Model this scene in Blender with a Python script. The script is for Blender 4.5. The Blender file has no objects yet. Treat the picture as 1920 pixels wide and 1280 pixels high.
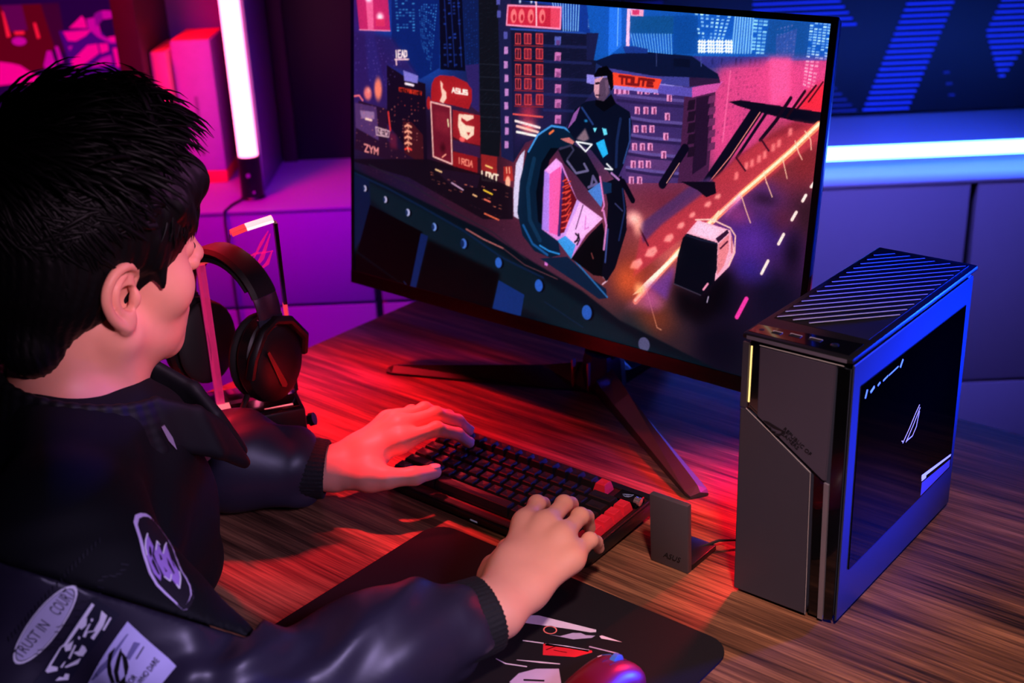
import bpy, bmesh, math, random
import numpy as np
from mathutils import Vector, Matrix
random.seed(7); rng = np.random.default_rng(7)
SC = bpy.context.scene; COL = SC.collection
# ------------------------------------------------------------------ camera
cam = bpy.data.objects.new('camera', bpy.data.cameras.new('camera')); COL.objects.link(cam)
cam.data.sensor_width = 36.0; cam.data.lens = 2334.43 / 1920 * 36.0
cam.data.clip_start = 0.02
cam.matrix_world = Matrix(((0.99909068, 0.04263579, 0.0, 0.0),
                           (-0.01662447, 0.38956357, -0.92084953, 0.0),
                           (-0.03926115, 0.92001218, 0.38991813, 0.0),
                           (0, 0, 0, 1))).transposed().transposed()
_R = Matrix(((0.99909068, 0.04263579, 0.0), (-0.01662447, 0.38956357, -0.92084953), (-0.03926115, 0.92001218, 0.38991813)))
cam.matrix_world = Matrix.Translation((0, 0, 1.5249)) @ _R.to_4x4()
cam.data.dof.use_dof = True; cam.data.dof.focus_distance = 1.38; cam.data.dof.aperture_fstop = 5.0
SC.camera = cam
# ------------------------------------------------------------------ exposure, world
SC.view_settings.view_transform = 'Standard'; SC.view_settings.look = 'None'
SC.view_settings.exposure = 0.0; SC.view_settings.gamma = 1.0; SC.view_settings.use_curve_mapping = False
SC.cycles.max_bounces = 6; SC.cycles.use_denoising = True
wd = bpy.data.worlds.new('world'); SC.world = wd; wd.use_nodes = True
wd.node_tree.nodes['Background'].inputs[0].default_value = (0.02, 0.008, 0.035, 1)
wd.node_tree.nodes['Background'].inputs[1].default_value = 0.03
# ------------------------------------------------------------------ desk frame: u along the desk, b away from the sitter
YAW = math.radians(-40.5); CU, SU = math.cos(YAW), math.sin(YAW); DZ = 0.75
def dk(a, b, z=0.0): return Vector((a * CU - b * SU, a * SU + b * CU, DZ + z))
# ------------------------------------------------------------------ lamps of the room, and unseen fills added for single parts
def lamp(name, kind, loc, target, power, color, size=0.2, spot=60, blend=0.8, size_y=None, spread=None):
    L = bpy.data.lights.new(name, kind); L.energy = power; L.color = color
    o = bpy.data.objects.new(name, L); COL.objects.link(o); o.location = loc
    o.rotation_euler = (Vector(target) - Vector(loc)).to_track_quat('-Z', 'Y').to_euler()
    if kind == 'AREA':
        L.size = size
        if size_y: L.shape = 'RECTANGLE'; L.size_y = size_y
        if spread: L.spread = math.radians(spread)
    else: L.shadow_soft_size = size
    if kind == 'SPOT': L.spot_size = math.radians(spot); L.spot_blend = blend
    return o
RED = (1.0, 0.012, 0.03)
lamp('red_key_lamp', 'SPOT', (-0.80, 2.0, 1.80), dk(-1.22, 0.97), 350, RED, 0.08, 33, 1.0)
lamp('red_hand_fill', 'SPOT', (-0.30, 1.66, 1.70), (-0.155, 1.365, 0.84), 220, (1.0, 0.04, 0.06), 0.04, 12, 0.9)  # added red fill that brightens the left hand
lamp('red_desk_lamp', 'SPOT', dk(-0.60, 1.36, 0.24), dk(-0.64, 1.02, 0.0), 31, RED, 0.03, 88, 1.0)
lamp('white_spot_lamp', 'SPOT', (0.20, 0.05, 2.35), (0.31, 0.95, 0.78), 185, (1.0, 0.70, 0.67), 0.08, 29, 1.0)
lamp('pink_face_fill', 'SPOT', (0.62, 1.42, 1.64), (-0.36, 1.19, 1.11), 27, (0.92, 0.28, 0.86), 0.08, 16, 0.8)  # unseen pink spot, narrowed to tint the face alone
lamp('rose_ear_fill', 'SPOT', (0.45, -0.30, 1.95), (-0.33, 1.13, 1.12), 125, (1.0, 0.60, 0.88), 0.08, 10, 0.9)  # extra narrow spot added to lift the ear and neck
lamp('violet_soft_fill', 'SPOT', (0.65, -0.15, 1.80), (-0.17, 0.89, 0.85), 135, (0.62, 0.48, 1.0), 0.15, 23, 1.0)  # violet fill added for the sleeve, wrist and patches
lamp('blue_side_lamp', 'SPOT', (1.60, 1.60, 1.06), (0.43, 1.17, 0.94), 2600, (0.003, 0.03, 1.0), 0.10, 14, 1.0)
lamp('blue_leg_fill', 'SPOT', dk(-0.50, 1.43, 0.15), dk(-0.74, 1.19, 0.02), 20, (0.02, 0.05, 1.0), 0.03, 34, 1.0)  # hidden spot added to put blue on the stand leg
lamp('blue_monitor_fill', 'SPOT', (1.60, 0.40, 1.72), (0.355, 1.335, 1.14), 1000, (0.005, 0.04, 1.0), 0.08, 12, 1.0)  # added to bring blue to the monitor's right side
lamp('magenta_wall_lamp', 'AREA', (-1.0, 1.85, 2.3), (-0.72, 2.75, 0.85), 7.0, (1.0, 0.0, 0.12), 0.35, spread=60)
lamp('violet_wall_lamp', 'AREA', (-0.25, 1.45, 1.8), (-0.38, 2.7, 0.62), 3.0, (0.24, 0.0, 1.0), 0.35, spread=50)
lamp('blue_wall_lamp', 'AREA', (0.62, 1.6, 2.4), (0.62, 2.6, 0.5), 6.0, (0.17, 0.13, 1.0), 0.35, spread=50)
lamp('blue_counter_fill', 'AREA', (1.05, 2.45, 1.75), (1.0, 2.95, 0.79), 3.8, (0.004, 0.07, 1.0), 0.3, spread=60)  # unseen fill added to brighten the back of the counter
# ------------------------------------------------------------------ materials
def lin(c):
    c = np.asarray(c, float) / 255.0
    return tuple(np.where(c <= 0.04045, c / 12.92, ((c + 0.055) / 1.055) ** 2.4))
MATS = {}
def mat(name, rgb, rough=0.5, metal=0.0, emit=None, strength=1.0, noise=0.12, nscale=40.0, coat=0.0, bump=0.0, trans=0.0, spec=0.5, sheen=0.0, ior=1.45, sss=0.0):
    if name in MATS: return MATS[name]
    m = bpy.data.materials.new(name); m.use_nodes = True; N = m.node_tree; n = N.nodes; P = n['Principled BSDF']
    c = lin(rgb)
    tc = n.new('ShaderNodeTexCoord'); nz = n.new('ShaderNodeTexNoise'); nz.inputs['Scale'].default_value = nscale; nz.inputs['Detail'].default_value = 4
    N.links.new(tc.outputs['Object'], nz.inputs['Vector'])
    mx = n.new('ShaderNodeMix'); mx.data_type = 'RGBA'
    mx.inputs[6].default_value = (*[max(0, v * (1 - noise)) for v in c], 1); mx.inputs[7].default_value = (*[min(1, v * (1 + noise)) for v in c], 1)
    N.links.new(nz.outputs['Fac'], mx.inputs[0]); N.links.new(mx.outputs[2], P.inputs['Base Color'])
    P.inputs['Roughness'].default_value = rough; P.inputs['Metallic'].default_value = metal
    P.inputs['Coat Weight'].default_value = coat; P.inputs['Transmission Weight'].default_value = trans; P.inputs['IOR'].default_value = ior
    P.inputs['Specular IOR Level'].default_value = spec; P.inputs['Sheen Weight'].default_value = sheen
    if sss: P.inputs['Subsurface Weight'].default_value = sss; P.inputs['Subsurface Radius'].default_value = (0.01, 0.004, 0.002); P.inputs['Subsurface Scale'].default_value = 0.5
    if emit is not None:
        P.inputs['Emission Color'].default_value = (*lin(emit), 1); P.inputs['Emission Strength'].default_value = strength
    if bump:
        b = n.new('ShaderNodeBump'); b.inputs['Strength'].default_value = bump; b.inputs['Distance'].default_value = 0.002
        N.links.new(nz.outputs['Fac'], b.inputs['Height']); N.links.new(b.outputs['Normal'], P.inputs['Normal'])
    MATS[name] = m; return m
def wood():
    m = bpy.data.materials.new('walnut_wood'); m.use_nodes = True; N = m.node_tree; n = N.nodes; P = n['Principled BSDF']; lk = N.links.new
    tc = n.new('ShaderNodeTexCoord'); mp = n.new('ShaderNodeMapping'); mp.inputs['Scale'].default_value = (0.9, 22, 22); lk(tc.outputs['Object'], mp.inputs['Vector'])
    nz = n.new('ShaderNodeTexNoise'); nz.inputs['Scale'].default_value = 2.6; nz.inputs['Detail'].default_value = 8; nz.inputs['Roughness'].default_value = 0.62; nz.inputs['Distortion'].default_value = 0.5
    lk(mp.outputs['Vector'], nz.inputs['Vector'])
    mp2 = n.new('ShaderNodeMapping'); mp2.inputs['Scale'].default_value = (5, 170, 170); lk(tc.outputs['Object'], mp2.inputs['Vector'])
    fz = n.new('ShaderNodeTexNoise'); fz.inputs['Scale'].default_value = 2.0; fz.inputs['Detail'].default_value = 3; lk(mp2.outputs['Vector'], fz.inputs['Vector'])
    mp3 = n.new('ShaderNodeMapping'); mp3.inputs['Scale'].default_value = (2.0, 7, 7); lk(tc.outputs['Object'], mp3.inputs['Vector'])
    bz = n.new('ShaderNodeTexNoise'); bz.inputs['Scale'].default_value = 1.2; bz.inputs['Detail'].default_value = 2; lk(mp3.outputs['Vector'], bz.inputs['Vector'])
    r = n.new('ShaderNodeValToRGB'); e = r.color_ramp.elements
    e[0].position = 0.32; e[0].color = (*lin((32, 18, 12)), 1); e[1].position = 0.70; e[1].color = (*lin((166, 108, 76)), 1)
    k = r.color_ramp.elements.new(0.5); k.color = (*lin((100, 62, 44)), 1)
    ad = n.new('ShaderNodeMath'); ad.operation = 'MULTIPLY_ADD'; lk(fz.outputs['Fac'], ad.inputs[0]); ad.inputs[1].default_value = 0.45; 
    ad2 = n.new('ShaderNodeMath'); ad2.operation = 'MULTIPLY_ADD'; lk(nz.outputs['Fac'], ad2.inputs[0]); ad2.inputs[1].default_value = 0.75; ad2.inputs[2].default_value = -0.27
    ad3 = n.new('ShaderNodeMath'); ad3.operation = 'MULTIPLY_ADD'; lk(bz.outputs['Fac'], ad3.inputs[0]); ad3.inputs[1].default_value = 0.35; lk(ad2.outputs[0], ad3.inputs[2])
    lk(ad3.outputs[0], ad.inputs[2]); lk(ad.outputs[0], r.inputs['Fac']); lk(r.outputs['Color'], P.inputs['Base Color'])
    b = n.new('ShaderNodeBump'); b.inputs['Strength'].default_value = 0.35; b.inputs['Distance'].default_value = 0.001; lk(ad.outputs[0], b.inputs['Height']); lk(b.outputs['Normal'], P.inputs['Normal'])
    P.inputs['Roughness'].default_value = 0.55; P.inputs['Specular IOR Level'].default_value = 0.22
    return m
WOOD = wood()
BLACK = mat('black_plastic', (14, 14, 17), 0.42); MATTE = mat('matte_black', (9, 9, 11), 0.7)
GLOSS = mat('gloss_black', (6, 6, 8), 0.12, coat=0.5)
# ------------------------------------------------------------------ object helpers
def tag(o, label=None, cat=None, group=None, kind=None):
    if label: o['label'] = label
    if cat: o['category'] = cat
    if group: o['group'] = group
    if kind: o['kind'] = kind
    return o
def empty(name, loc=(0, 0, 0), rz=0.0, label=None, cat=None, group=None):
    o = bpy.data.objects.new(name, None); COL.objects.link(o); o.location = loc; o.rotation_euler = (0, 0, rz); o.empty_display_size = 0.02
    return tag(o, label, cat, group)
def obj(name, bm, m, parent=None, smooth=False, label=None):
    me = bpy.data.meshes.new(name); bm.normal_update(); bm.to_mesh(me); bm.free()
    for x in (m if isinstance(m, (list, tuple)) else [m]): me.materials.append(x)
    if smooth:
        me.polygons.foreach_set('use_smooth', [True] * len(me.polygons))
        if smooth != 2: me.set_sharp_from_angle(angle=math.radians(35))
    o = bpy.data.objects.new(name, me); COL.objects.link(o)
    if parent is not None: o.parent = parent
    if label: o['label'] = label
    return o
def share(name, src, parent, loc=None, rot=None, scale=None, label=None):
    o = bpy.data.objects.new(name, src.data); COL.objects.link(o); o.parent = parent
    if loc is not None: o.location = loc
    if rot is not None: o.rotation_euler = rot
    if scale is not None: o.scale = scale
    if label: o['label'] = label
    return o
def add_box(bm, lo, hi, bevel=0.0, seg=1, mi=0, rot=None):
    r = bmesh.ops.create_cube(bm, size=1.0); vs = r['verts']
    lo, hi = Vector(lo), Vector(hi); c = (lo + hi) / 2; d = hi - lo
    for v in vs: v.co = Vector((v.co.x * d.x, v.co.y * d.y, v.co.z * d.z))
    fs = list({f for v in vs for f in v.link_faces})
    if bevel:
        es = list({e for v in vs for e in v.link_edges})
        q = bmesh.ops.bevel(bm, geom=es, offset=min(bevel, 0.49 * min(d)), segments=seg, affect='EDGES', profile=0.5)
        fs = [f for f in q['faces']] ; vs = list({v for f in q['faces'] for v in f.verts} | {v for v in vs if v.is_valid})
        fs = list({f for v in vs for f in v.link_faces})
    for f in fs: f.material_index = mi
    for v in vs: v.co = (rot @ v.co if rot else v.co) + c
    return vs
def box(name, lo, hi, m, parent=None, bevel=0.0, seg=2, label=None):
    bm = bmesh.new(); add_box(bm, lo, hi, bevel, seg); return obj(name, bm, m, parent, smooth=bool(bevel), label=label)
def add_prism(bm, pts, frame, h, mi=0):
    """polygon pts (2-D) in frame = (origin, ex, ey, ez), extruded h along ez"""
    o, ex, ey, ez = [Vector(x) for x in frame]
    a = [bm.verts.new(o + ex * p[0] + ey * p[1]) for p in pts]; b = [bm.verts.new(v.co + ez * h) for v in a]
    n = len(a); fs = [bm.faces.new(a[::-1]), bm.faces.new(b)]
    for i in range(n): fs.append(bm.faces.new((a[i], a[(i + 1) % n], b[(i + 1) % n], b[i])))
    for f in fs: f.material_index = mi
    bmesh.ops.recalc_face_normals(bm, faces=fs)
    return fs
def add_tube(bm, pts, r, n=8, mi=0, caps=True):
    pts = [Vector(p) for p in pts]; rs = r if isinstance(r, (list, tuple)) else [r] * len(pts); rings = []; prev = None
    for i, p in enumerate(pts):
        t = (pts[min(i + 1, len(pts) - 1)] - pts[max(i - 1, 0)]).normalized()
        if prev is None: s = t.orthogonal().normalized()
        else: s = (prev - t * prev.dot(t)).normalized()
        prev = s; w = t.cross(s)
        rings.append([bm.verts.new(p + (s * math.cos(2 * math.pi * k / n) + w * math.sin(2 * math.pi * k / n)) * rs[i]) for k in range(n)])
    for a, b in zip(rings, rings[1:]):
        for k in range(n): bm.faces.new((a[k], a[(k + 1) % n], b[(k + 1) % n], b[k])).material_index = mi
    if caps: bm.faces.new(rings[0][::-1]).material_index = mi; bm.faces.new(rings[-1]).material_index = mi
def add_lathe(bm, prof, o=(0, 0, 0), axis=(0, 0, 1), n=24, mi=0):
    z = Vector(axis).normalized(); x = z.orthogonal().normalized(); y = z.cross(x); o = Vector(o); rings = []
    for r, h in prof:
        rings.append([bm.verts.new(o + z * h + (x * math.cos(2 * math.pi * k / n) + y * math.sin(2 * math.pi * k / n)) * r) for k in range(n)])
    for a, b in zip(rings, rings[1:]):
        for k in range(n): bm.faces.new((a[k], a[(k + 1) % n], b[(k + 1) % n], b[k])).material_index = mi
    bm.faces.new(rings[0][::-1]).material_index = mi; bm.faces.new(rings[-1]).material_index = mi
def add_stroke(bm, pts, w, frame, h, mi=0):
    """a polyline of width w (number or per-point) as thin raised quads"""
    P = [Vector(p) for p in pts]; ws = w if isinstance(w, (list, tuple)) else [w] * len(P); L, R_ = [], []
    for i, p in enumerate(P):
        t = (P[min(i + 1, len(P) - 1)] - P[max(i - 1, 0)]); t = t / max(t.length, 1e-9); nrm = Vector((-t.y, t.x))
        L.append(p + nrm * ws[i] / 2); R_.append(p - nrm * ws[i] / 2)
    add_prism(bm, [tuple(x) for x in L + R_[::-1]], frame, h, mi)
def text_mesh(body, size, frame, h, m, name, parent, shear=0.0, label=None, align='CENTER'):
    c = bpy.data.curves.new(name, 'FONT'); c.body = body; c.size = size; c.align_x = align; c.align_y = 'CENTER'; c.extrude = h / 2; c.shear = shear; c.resolution_u = 2
    t = bpy.data.objects.new('tmp', c); COL.objects.link(t); dg = bpy.context.evaluated_depsgraph_get(); me = bpy.data.meshes.new_from_object(t.evaluated_get(dg))
    bpy.data.objects.remove(t); o, ex, ey, ez = [Vector(x) for x in frame]
    me.transform(Matrix((ex, ey, ez)).transposed().to_4x4()); me.transform(Matrix.Translation(o))
    me.name = name; me.materials.clear(); me.materials.append(m)
    q = bpy.data.objects.new(name, me); COL.objects.link(q)
    if parent is not None: q.parent = parent
    if label: q['label'] = label
    return q
def struct(name, lo, hi, m): return tag(box(name, lo, hi, m), kind='structure')
"""eye emblem: three sweeping strokes in a unit square"""
EYE = [([(-.5, -.12), (-.3, -.02), (.0, .1), (.42, .34)], [.03, .12, .13, .02]), ([(-.38, -.22), (-.1, -.3), (.2, -.2), (.36, .02), (.42, .34)], [.02, .11, .13, .10, .02]),
       ([(-.12, -.06), (.02, -.16), (.2, -.02)], [.02, .08, .02])]
def add_eye(bm, c, s, frame, h, mi=0, rot=0.0):
    cr, sr = math.cos(rot), math.sin(rot)
    for pts, w in EYE: add_stroke(bm, [(c[0] + s * (x * cr - y * sr), c[1] + s * (x * sr + y * cr)) for x, y in pts], [q * s for q in w], frame, h, mi)
SCREEN_BASE = [[4.7,534.1,60,30,110],[108.4,490.4,18,60,150],[193.7,457.2,25,75,170],[51.2,395.2,60,40,130],[259.8,500.5,14,40,110],[375.0,508.2,10,22,50],[447.7,513.0,18,36,86],[52.4,301.8,58,30,80],[169.8,305.2,28,14,40],[281.2,288.6,70,20,34],[53.5,217.2,40,20,50],[23.2,169.7,10,25,55],[336.1,246.2,60,24,40],[462.2,263.9,110,40,60],[542.5,484.2,25,35,80],[548.6,395.3,40,36,86],[615.5,541.3,28,110,205],[719.8,539.4,20,100,180],[817.9,537.7,20,105,190],[909.3,543.8,20,80,160],[775.4,477.4,60,60,130],[890.1,471.2,215,80,150],[946.3,452.7,225,80,150],[999.8,442.4,220,50,90],[862.6,378.7,195,70,130],[829.3,424.6,170,70,130],[929.5,362.3,170,60,70],[983.4,361.3,140,45,55],[1001.5,282.8,60,28,44],[943.2,239.9,62,32,104],[888.6,221.9,80,40,130],[918.6,294.7,90,45,110],[939.4,355.5,120,45,55],[860.0,119.9,16,12,36],[954.4,139.4,20,15,42],[745.0,259.5,120,45,70],[750.5,197.7,190,90,90],[703.3,124.9,150,60,50],[764.3,44.3,54,36,46],[868.1,40.4,10,10,30],[712.7,13.6,22,40,52],[938.9,21.2,16,16,34]]
SCREEN_ART = [
('P',(12,38,112),1,0,[(102.9,549.2),(225.9,555.4),(230,430.7),(179.5,405.4),(104.4,470.6)]),
('W',(80,165,230),0.9,(6,11,0.7,0.4,0.6,1),[(110.5,547),(164.6,549.8),(166.1,490.6),(117.4,487.3)]),
('W',(70,150,225),0.9,(8,22,0.55,0.45,0.6,2),[(172.1,542.5),(222.7,545.2),(208.6,421.1),(181.4,470.9)]),
('P',(50,28,92),0.8,6,[(-0.1,479.4),(102.3,478.4),(179.4,408),(91.7,424.3),(89.1,350.9),(0.8,353)]),
('P',(50,40,120),0.7,4,[(32,484.2),(55.6,485.8),(84.5,388.6),(61.4,353.6),(40.9,395.5)]),
('P',(185,40,105),1,0,[(7.5,544.3),(93.4,548.7),(100.2,488.3),(16,484.3)]),
('P',(225,110,160),0.8,0,[(33.3,545.6),(52.9,546.6),(55.6,488),(39.9,486.4)]),
('E',(255,225,235),1,1,(41.2,542.9,14.4,9)),
('E',(255,225,230),1,1,(72.8,512.1,15.6,12.6)),
('P',(200,50,100),1,0,[(61.2,507.5),(84.5,508.9),(86.6,495.8),(61.4,494.2)]),
('L',(255,150,190),1,1.8,[(16,484.3),(100.2,488.3)]),
('P',(10,12,36),1,0,[(225.9,555.4),(281.9,558.3),(293.9,431.1),(231.9,428.3)]),
('L',(30,50,130),0.8,2.4,[(238.3,556.1),(251.4,435.1)]),
('L',(30,50,130),0.8,2.4,[(254.1,556.9),(267.3,436.5)]),
('L',(30,50,130),0.8,2.4,[(271.5,557.7),(284.9,438)]),
('W',(40,70,170),0.9,(4,20,0.5,0.5,0.35,3),[(233,555.8),(278.4,558.1),(290.1,438.4),(237.1,433.9)]),
('P',(18,34,88),1,0,[(282.6,558.3),(321,560.3),(329.8,360.4),(304.8,378.4),(297.5,428.9)]),
('W',(30,80,180),0.6,(5,24,0.4,0.4,0.5,4),[(285.3,558.5),(319.3,560.2),(324.3,446.3),(297.3,433.9)]),
('P',(60,40,110),0.8,0,[(293.5,441.2),(326,446.5),(329.8,360.4),(310.4,368.7)]),
('P',(20,22,33),1,0,[(321,560.3),(365.9,562.5),(383.6,340.9),(381.2,286.8),(336.6,286.2)]),
('L',(40,44,60),1,1.2,[(327.7,446.6),(374.8,449)]),
('L',(40,44,60),1,1.2,[(328.7,424),(375.9,426.8)]),
('L',(40,44,60),1,1.2,[(329.8,401.3),(377.1,404.3)]),
('L',(40,44,60),1,1.2,[(330.9,375.9),(378.3,379.3)]),
('L',(40,44,60),1,1.2,[(331.9,353),(379.4,356.7)]),
('L',(40,44,60),1,1.2,[(333,327.3),(380.7,331.4)]),
('P',(32,34,78),1,0,[(365.9,562.5),(395.2,564),(415.1,281),(386.2,287.4)]),
('P',(90,90,170),1,0,[(362.6,563.8),(371.1,563.8),(371.7,552.2),(363.2,551.3)]),
('P',(90,90,170),1,0,[(364.9,542.1),(373.5,542.1),(374.1,530.5),(365.6,529.5)]),
('P',(90,90,170),1,0,[(381.9,506.7),(390.4,506.8),(391,495.1),(382.5,494)]),
('P',(190,135,195),1,0,[(384.2,481.1),(392.7,481.3),(393.3,469.6),(384.8,468.4)]),
('P',(190,135,195),1,0,[(384.7,456.6),(393.3,456.8),(393.9,445),(385.4,443.7)]),
('P',(190,135,195),1,0,[(387.3,433.2),(395.8,433.5),(396.5,421.6),(387.9,420.4)]),
('P',(190,135,195),1,0,[(388.8,409),(397.4,409.3),(398,397.4),(389.5,396)]),
('P',(190,135,195),1,0,[(389,385.5),(397.6,385.8),(398.3,373.8),(389.7,372.4)]),
('P',(190,135,195),1,0,[(391.3,361),(399.9,361.4),(400.5,349.4),(391.9,347.9)]),
('P',(190,135,195),1,0,[(392.3,340.9),(401,341.3),(401.6,329.2),(393,327.7)]),
('P',(190,135,195),1,0,[(392.9,316.7),(401.5,317.3),(402.2,305.1),(393.5,303.5)]),
('P',(22,25,58),1,0,[(397.9,512.4),(587.1,517.9),(583.6,425.7),(527.8,357.5),(441,319.9),(415.1,281)]),
('P',(44,34,84),0.7,8,[(407.3,428.6),(528.5,439.5),(530.2,367.5),(441,319.9),(414.4,293.7)]),
('L',(40,80,170),1,3,[(397.9,512.4),(587.1,517.9)]),
('L',(38,44,100),0.8,4.8,[(472.7,489.9),(572.7,494.5)]),
('L',(38,44,100),0.8,4.8,[(474.3,463.6),(574.5,469)]),
('L',(38,44,100),0.8,4.8,[(476,434.8),(576.5,441.1)]),
('L',(38,44,100),0.8,4.8,[(477.6,408.2),(578.4,415.3)]),
('L',(38,44,100),0.8,4.8,[(479.3,381.4),(580.3,389.3)]),
('E',(190,50,80),0.8,1,(444.5,372.8,33,33)),
('E',(255,120,120),0.8,1,(446,348,30,18)),
('P',(70,20,45),1,0,[(408.7,505.3),(420.3,505.6),(421.2,488.8),(409.6,488.4)]),
('L',(235,80,85),1,1.5,[(408.7,505.3),(420.3,505.6),(421.2,488.8),(409.6,488.4),(408.7,505.3)]),
('L',(235,90,90),1,1.2,[(414.5,505.2),(415.4,488.8)]),
('P',(130,35,60),1,0,[(428.9,506.7),(443.6,507.2),(444.5,490.5),(429.9,489.9)]),
('L',(235,80,85),1,1.5,[(428.9,506.7),(443.6,507.2),(444.5,490.5),(429.9,489.9),(428.9,506.7)]),
('L',(235,90,90),1,1.2,[(436.3,506.7),(437.2,490.4)]),
('P',(130,35,60),1,0,[(454.9,508.5),(469.3,509),(470.3,492.3),(455.9,491.8)]),
('L',(235,80,85),1,1.5,[(454.9,508.5),(469.3,509),(470.3,492.3),(455.9,491.8),(454.9,508.5)]),
('L',(235,90,90),1,1.2,[(462.1,508.5),(463.1,492.3)]),
('L',(150,40,50),1,1.8,[(407.5,485.3),(471.2,488.6)]),
('P',(70,20,45),1,0,[(410.1,479.9),(421.7,480.3),(422.6,463.3),(411,462.9)]),
('L',(235,80,85),1,1.5,[(410.1,479.9),(421.7,480.3),(422.6,463.3),(411,462.9),(410.1,479.9)]),
('L',(235,90,90),1,1.2,[(415.9,479.8),(416.8,463.3)]),
('P',(130,35,60),1,0,[(430.3,481.4),(445,482),(446,465.2),(431.3,464.5)]),
('L',(235,80,85),1,1.5,[(430.3,481.4),(445,482),(446,465.2),(431.3,464.5),(430.3,481.4)]),
('L',(235,90,90),1,1.2,[(437.7,481.5),(438.6,465.1)]),
('P',(130,35,60),1,0,[(456.4,483.4),(470.8,484),(471.8,467.3),(457.4,466.6)]),
('L',(235,80,85),1,1.5,[(456.4,483.4),(470.8,484),(471.8,467.3),(457.4,466.6),(456.4,483.4)]),
('L',(235,90,90),1,1.2,[(463.6,483.5),(464.6,467.2)]),
('L',(150,40,50),1,1.8,[(408.9,459.7),(472.7,463.5)]),
('P',(70,20,45),1,0,[(411.5,453.1),(423.2,453.6),(424.1,436.5),(412.4,436)]),
('L',(235,80,85),1,1.5,[(411.5,453.1),(423.2,453.6),(424.1,436.5),(412.4,436),(411.5,453.1)]),
('L',(235,90,90),1,1.2,[(417.4,453.1),(418.3,436.5)]),
('P',(130,35,60),1,0,[(431.8,454.8),(446.5,455.5),(447.5,438.6),(432.8,437.8)]),
('L',(235,80,85),1,1.5,[(431.8,454.8),(446.5,455.5),(447.5,438.6),(432.8,437.8),(431.8,454.8)]),
('L',(235,90,90),1,1.2,[(439.2,454.9),(440.2,438.4)]),
('P',(130,35,60),1,0,[(457.9,457),(472.4,457.7),(473.4,440.9),(458.9,440.1)]),
('L',(235,80,85),1,1.5,[(457.9,457),(472.4,457.7),(473.4,440.9),(458.9,440.1),(457.9,457)]),
('L',(235,90,90),1,1.2,[(465.2,457.1),(466.2,440.7)]),
('L',(150,40,50),1,1.8,[(410.3,432.8),(474.3,437.1)]),
('P',(70,20,45),1,0,[(412.8,428.6),(424.5,429.2),(425.5,412),(413.8,411.4)]),
('L',(235,80,85),1,1.5,[(412.8,428.6),(424.5,429.2),(425.5,412),(413.8,411.4),(412.8,428.6)]),
('L',(235,90,90),1,1.2,[(418.7,428.6),(419.6,411.9)]),
('P',(130,35,60),1,0,[(433.2,430.4),(447.9,431.3),(448.9,414.2),(434.2,413.3)]),
('L',(235,80,85),1,1.5,[(433.2,430.4),(447.9,431.3),(448.9,414.2),(434.2,413.3),(433.2,430.4)]),
('L',(235,90,90),1,1.2,[(440.6,430.6),(441.5,414)]),
('P',(130,35,60),1,0,[(459.4,432.8),(473.9,433.6),(474.9,416.7),(460.4,415.8)]),
('L',(235,80,85),1,1.5,[(459.4,432.8),(473.9,433.6),(474.9,416.7),(460.4,415.8),(459.4,432.8)]),
('L',(235,90,90),1,1.2,[(466.6,433),(467.6,416.5)]),
('L',(150,40,50),1,1.8,[(411.6,408.2),(475.8,412.9)]),
('P',(70,20,45),1,0,[(414.3,401.5),(426,402.1),(427,384.9),(415.2,384.1)]),
('L',(235,80,85),1,1.5,[(414.3,401.5),(426,402.1),(427,384.9),(415.2,384.1),(414.3,401.5)]),
('L',(235,90,90),1,1.2,[(420.2,401.6),(421.1,384.7)]),
('P',(130,35,60),1,0,[(434.7,403.5),(449.5,404.5),(450.5,387.3),(435.7,386.3)]),
('L',(235,80,85),1,1.5,[(434.7,403.5),(449.5,404.5),(450.5,387.3),(435.7,386.3),(434.7,403.5)]),
('L',(235,90,90),1,1.2,[(442.1,403.7),(443.1,387)]),
('P',(130,35,60),1,0,[(460.9,406.1),(475.5,407),(476.5,390),(461.9,389)]),
('L',(235,80,85),1,1.5,[(460.9,406.1),(475.5,407),(476.5,390),(461.9,389),(460.9,406.1)]),
('L',(235,90,90),1,1.2,[(468.2,406.3),(469.2,389.7)]),
('L',(150,40,50),1,1.8,[(413.1,380.9),(477.4,386.2)]),
('L',(255,215,215),1,4.2,[(416.1,355.2),(471.6,349.8)]),
('L',(255,190,180),1,4.2,[(419.9,346.3),(472.1,341.1)]),
('L',(255,230,225),1,4.2,[(420.4,336.3),(464.5,334.7)]),
('L',(230,90,90),1,3,[(410.6,366.6),(476.9,368.9)]),
('P',(90,100,180),1,0,[(495.8,507),(509.3,507.5),(509,493.3),(496.1,492.8)]),
('P',(120,50,110),0.6,0,[(499.3,501.3),(507.5,501.7),(507.1,493.6),(499.8,493.1)]),
('P',(200,120,180),1,0,[(497.5,481),(511,481.6),(510.7,467.3),(497.8,466.7)]),
('P',(120,50,110),0.6,0,[(500.9,475.3),(509.2,475.8),(508.8,467.6),(501.5,467)]),
('P',(200,120,180),1,0,[(499.2,453.7),(512.8,454.4),(512.5,440),(499.5,439.3)]),
('P',(120,50,110),0.6,0,[(502.7,448),(511,448.5),(510.6,440.3),(503.2,439.7)]),
('P',(200,120,180),1,0,[(500.9,427.4),(514.5,428.2),(514.2,413.7),(501.2,412.9)]),
('P',(120,50,110),0.6,0,[(504.4,421.7),(512.7,422.3),(512.3,414),(504.9,413.3)]),
('P',(200,120,180),1,0,[(502.5,402.2),(516.1,403),(515.8,388.5),(502.8,387.6)]),
('P',(120,50,110),0.6,0,[(506,396.4),(514.3,397.1),(513.9,388.8),(506.5,388)]),
('P',(200,120,180),1,0,[(504.2,375.6),(517.8,376.6),(517.6,361.9),(504.5,360.9)]),
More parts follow.
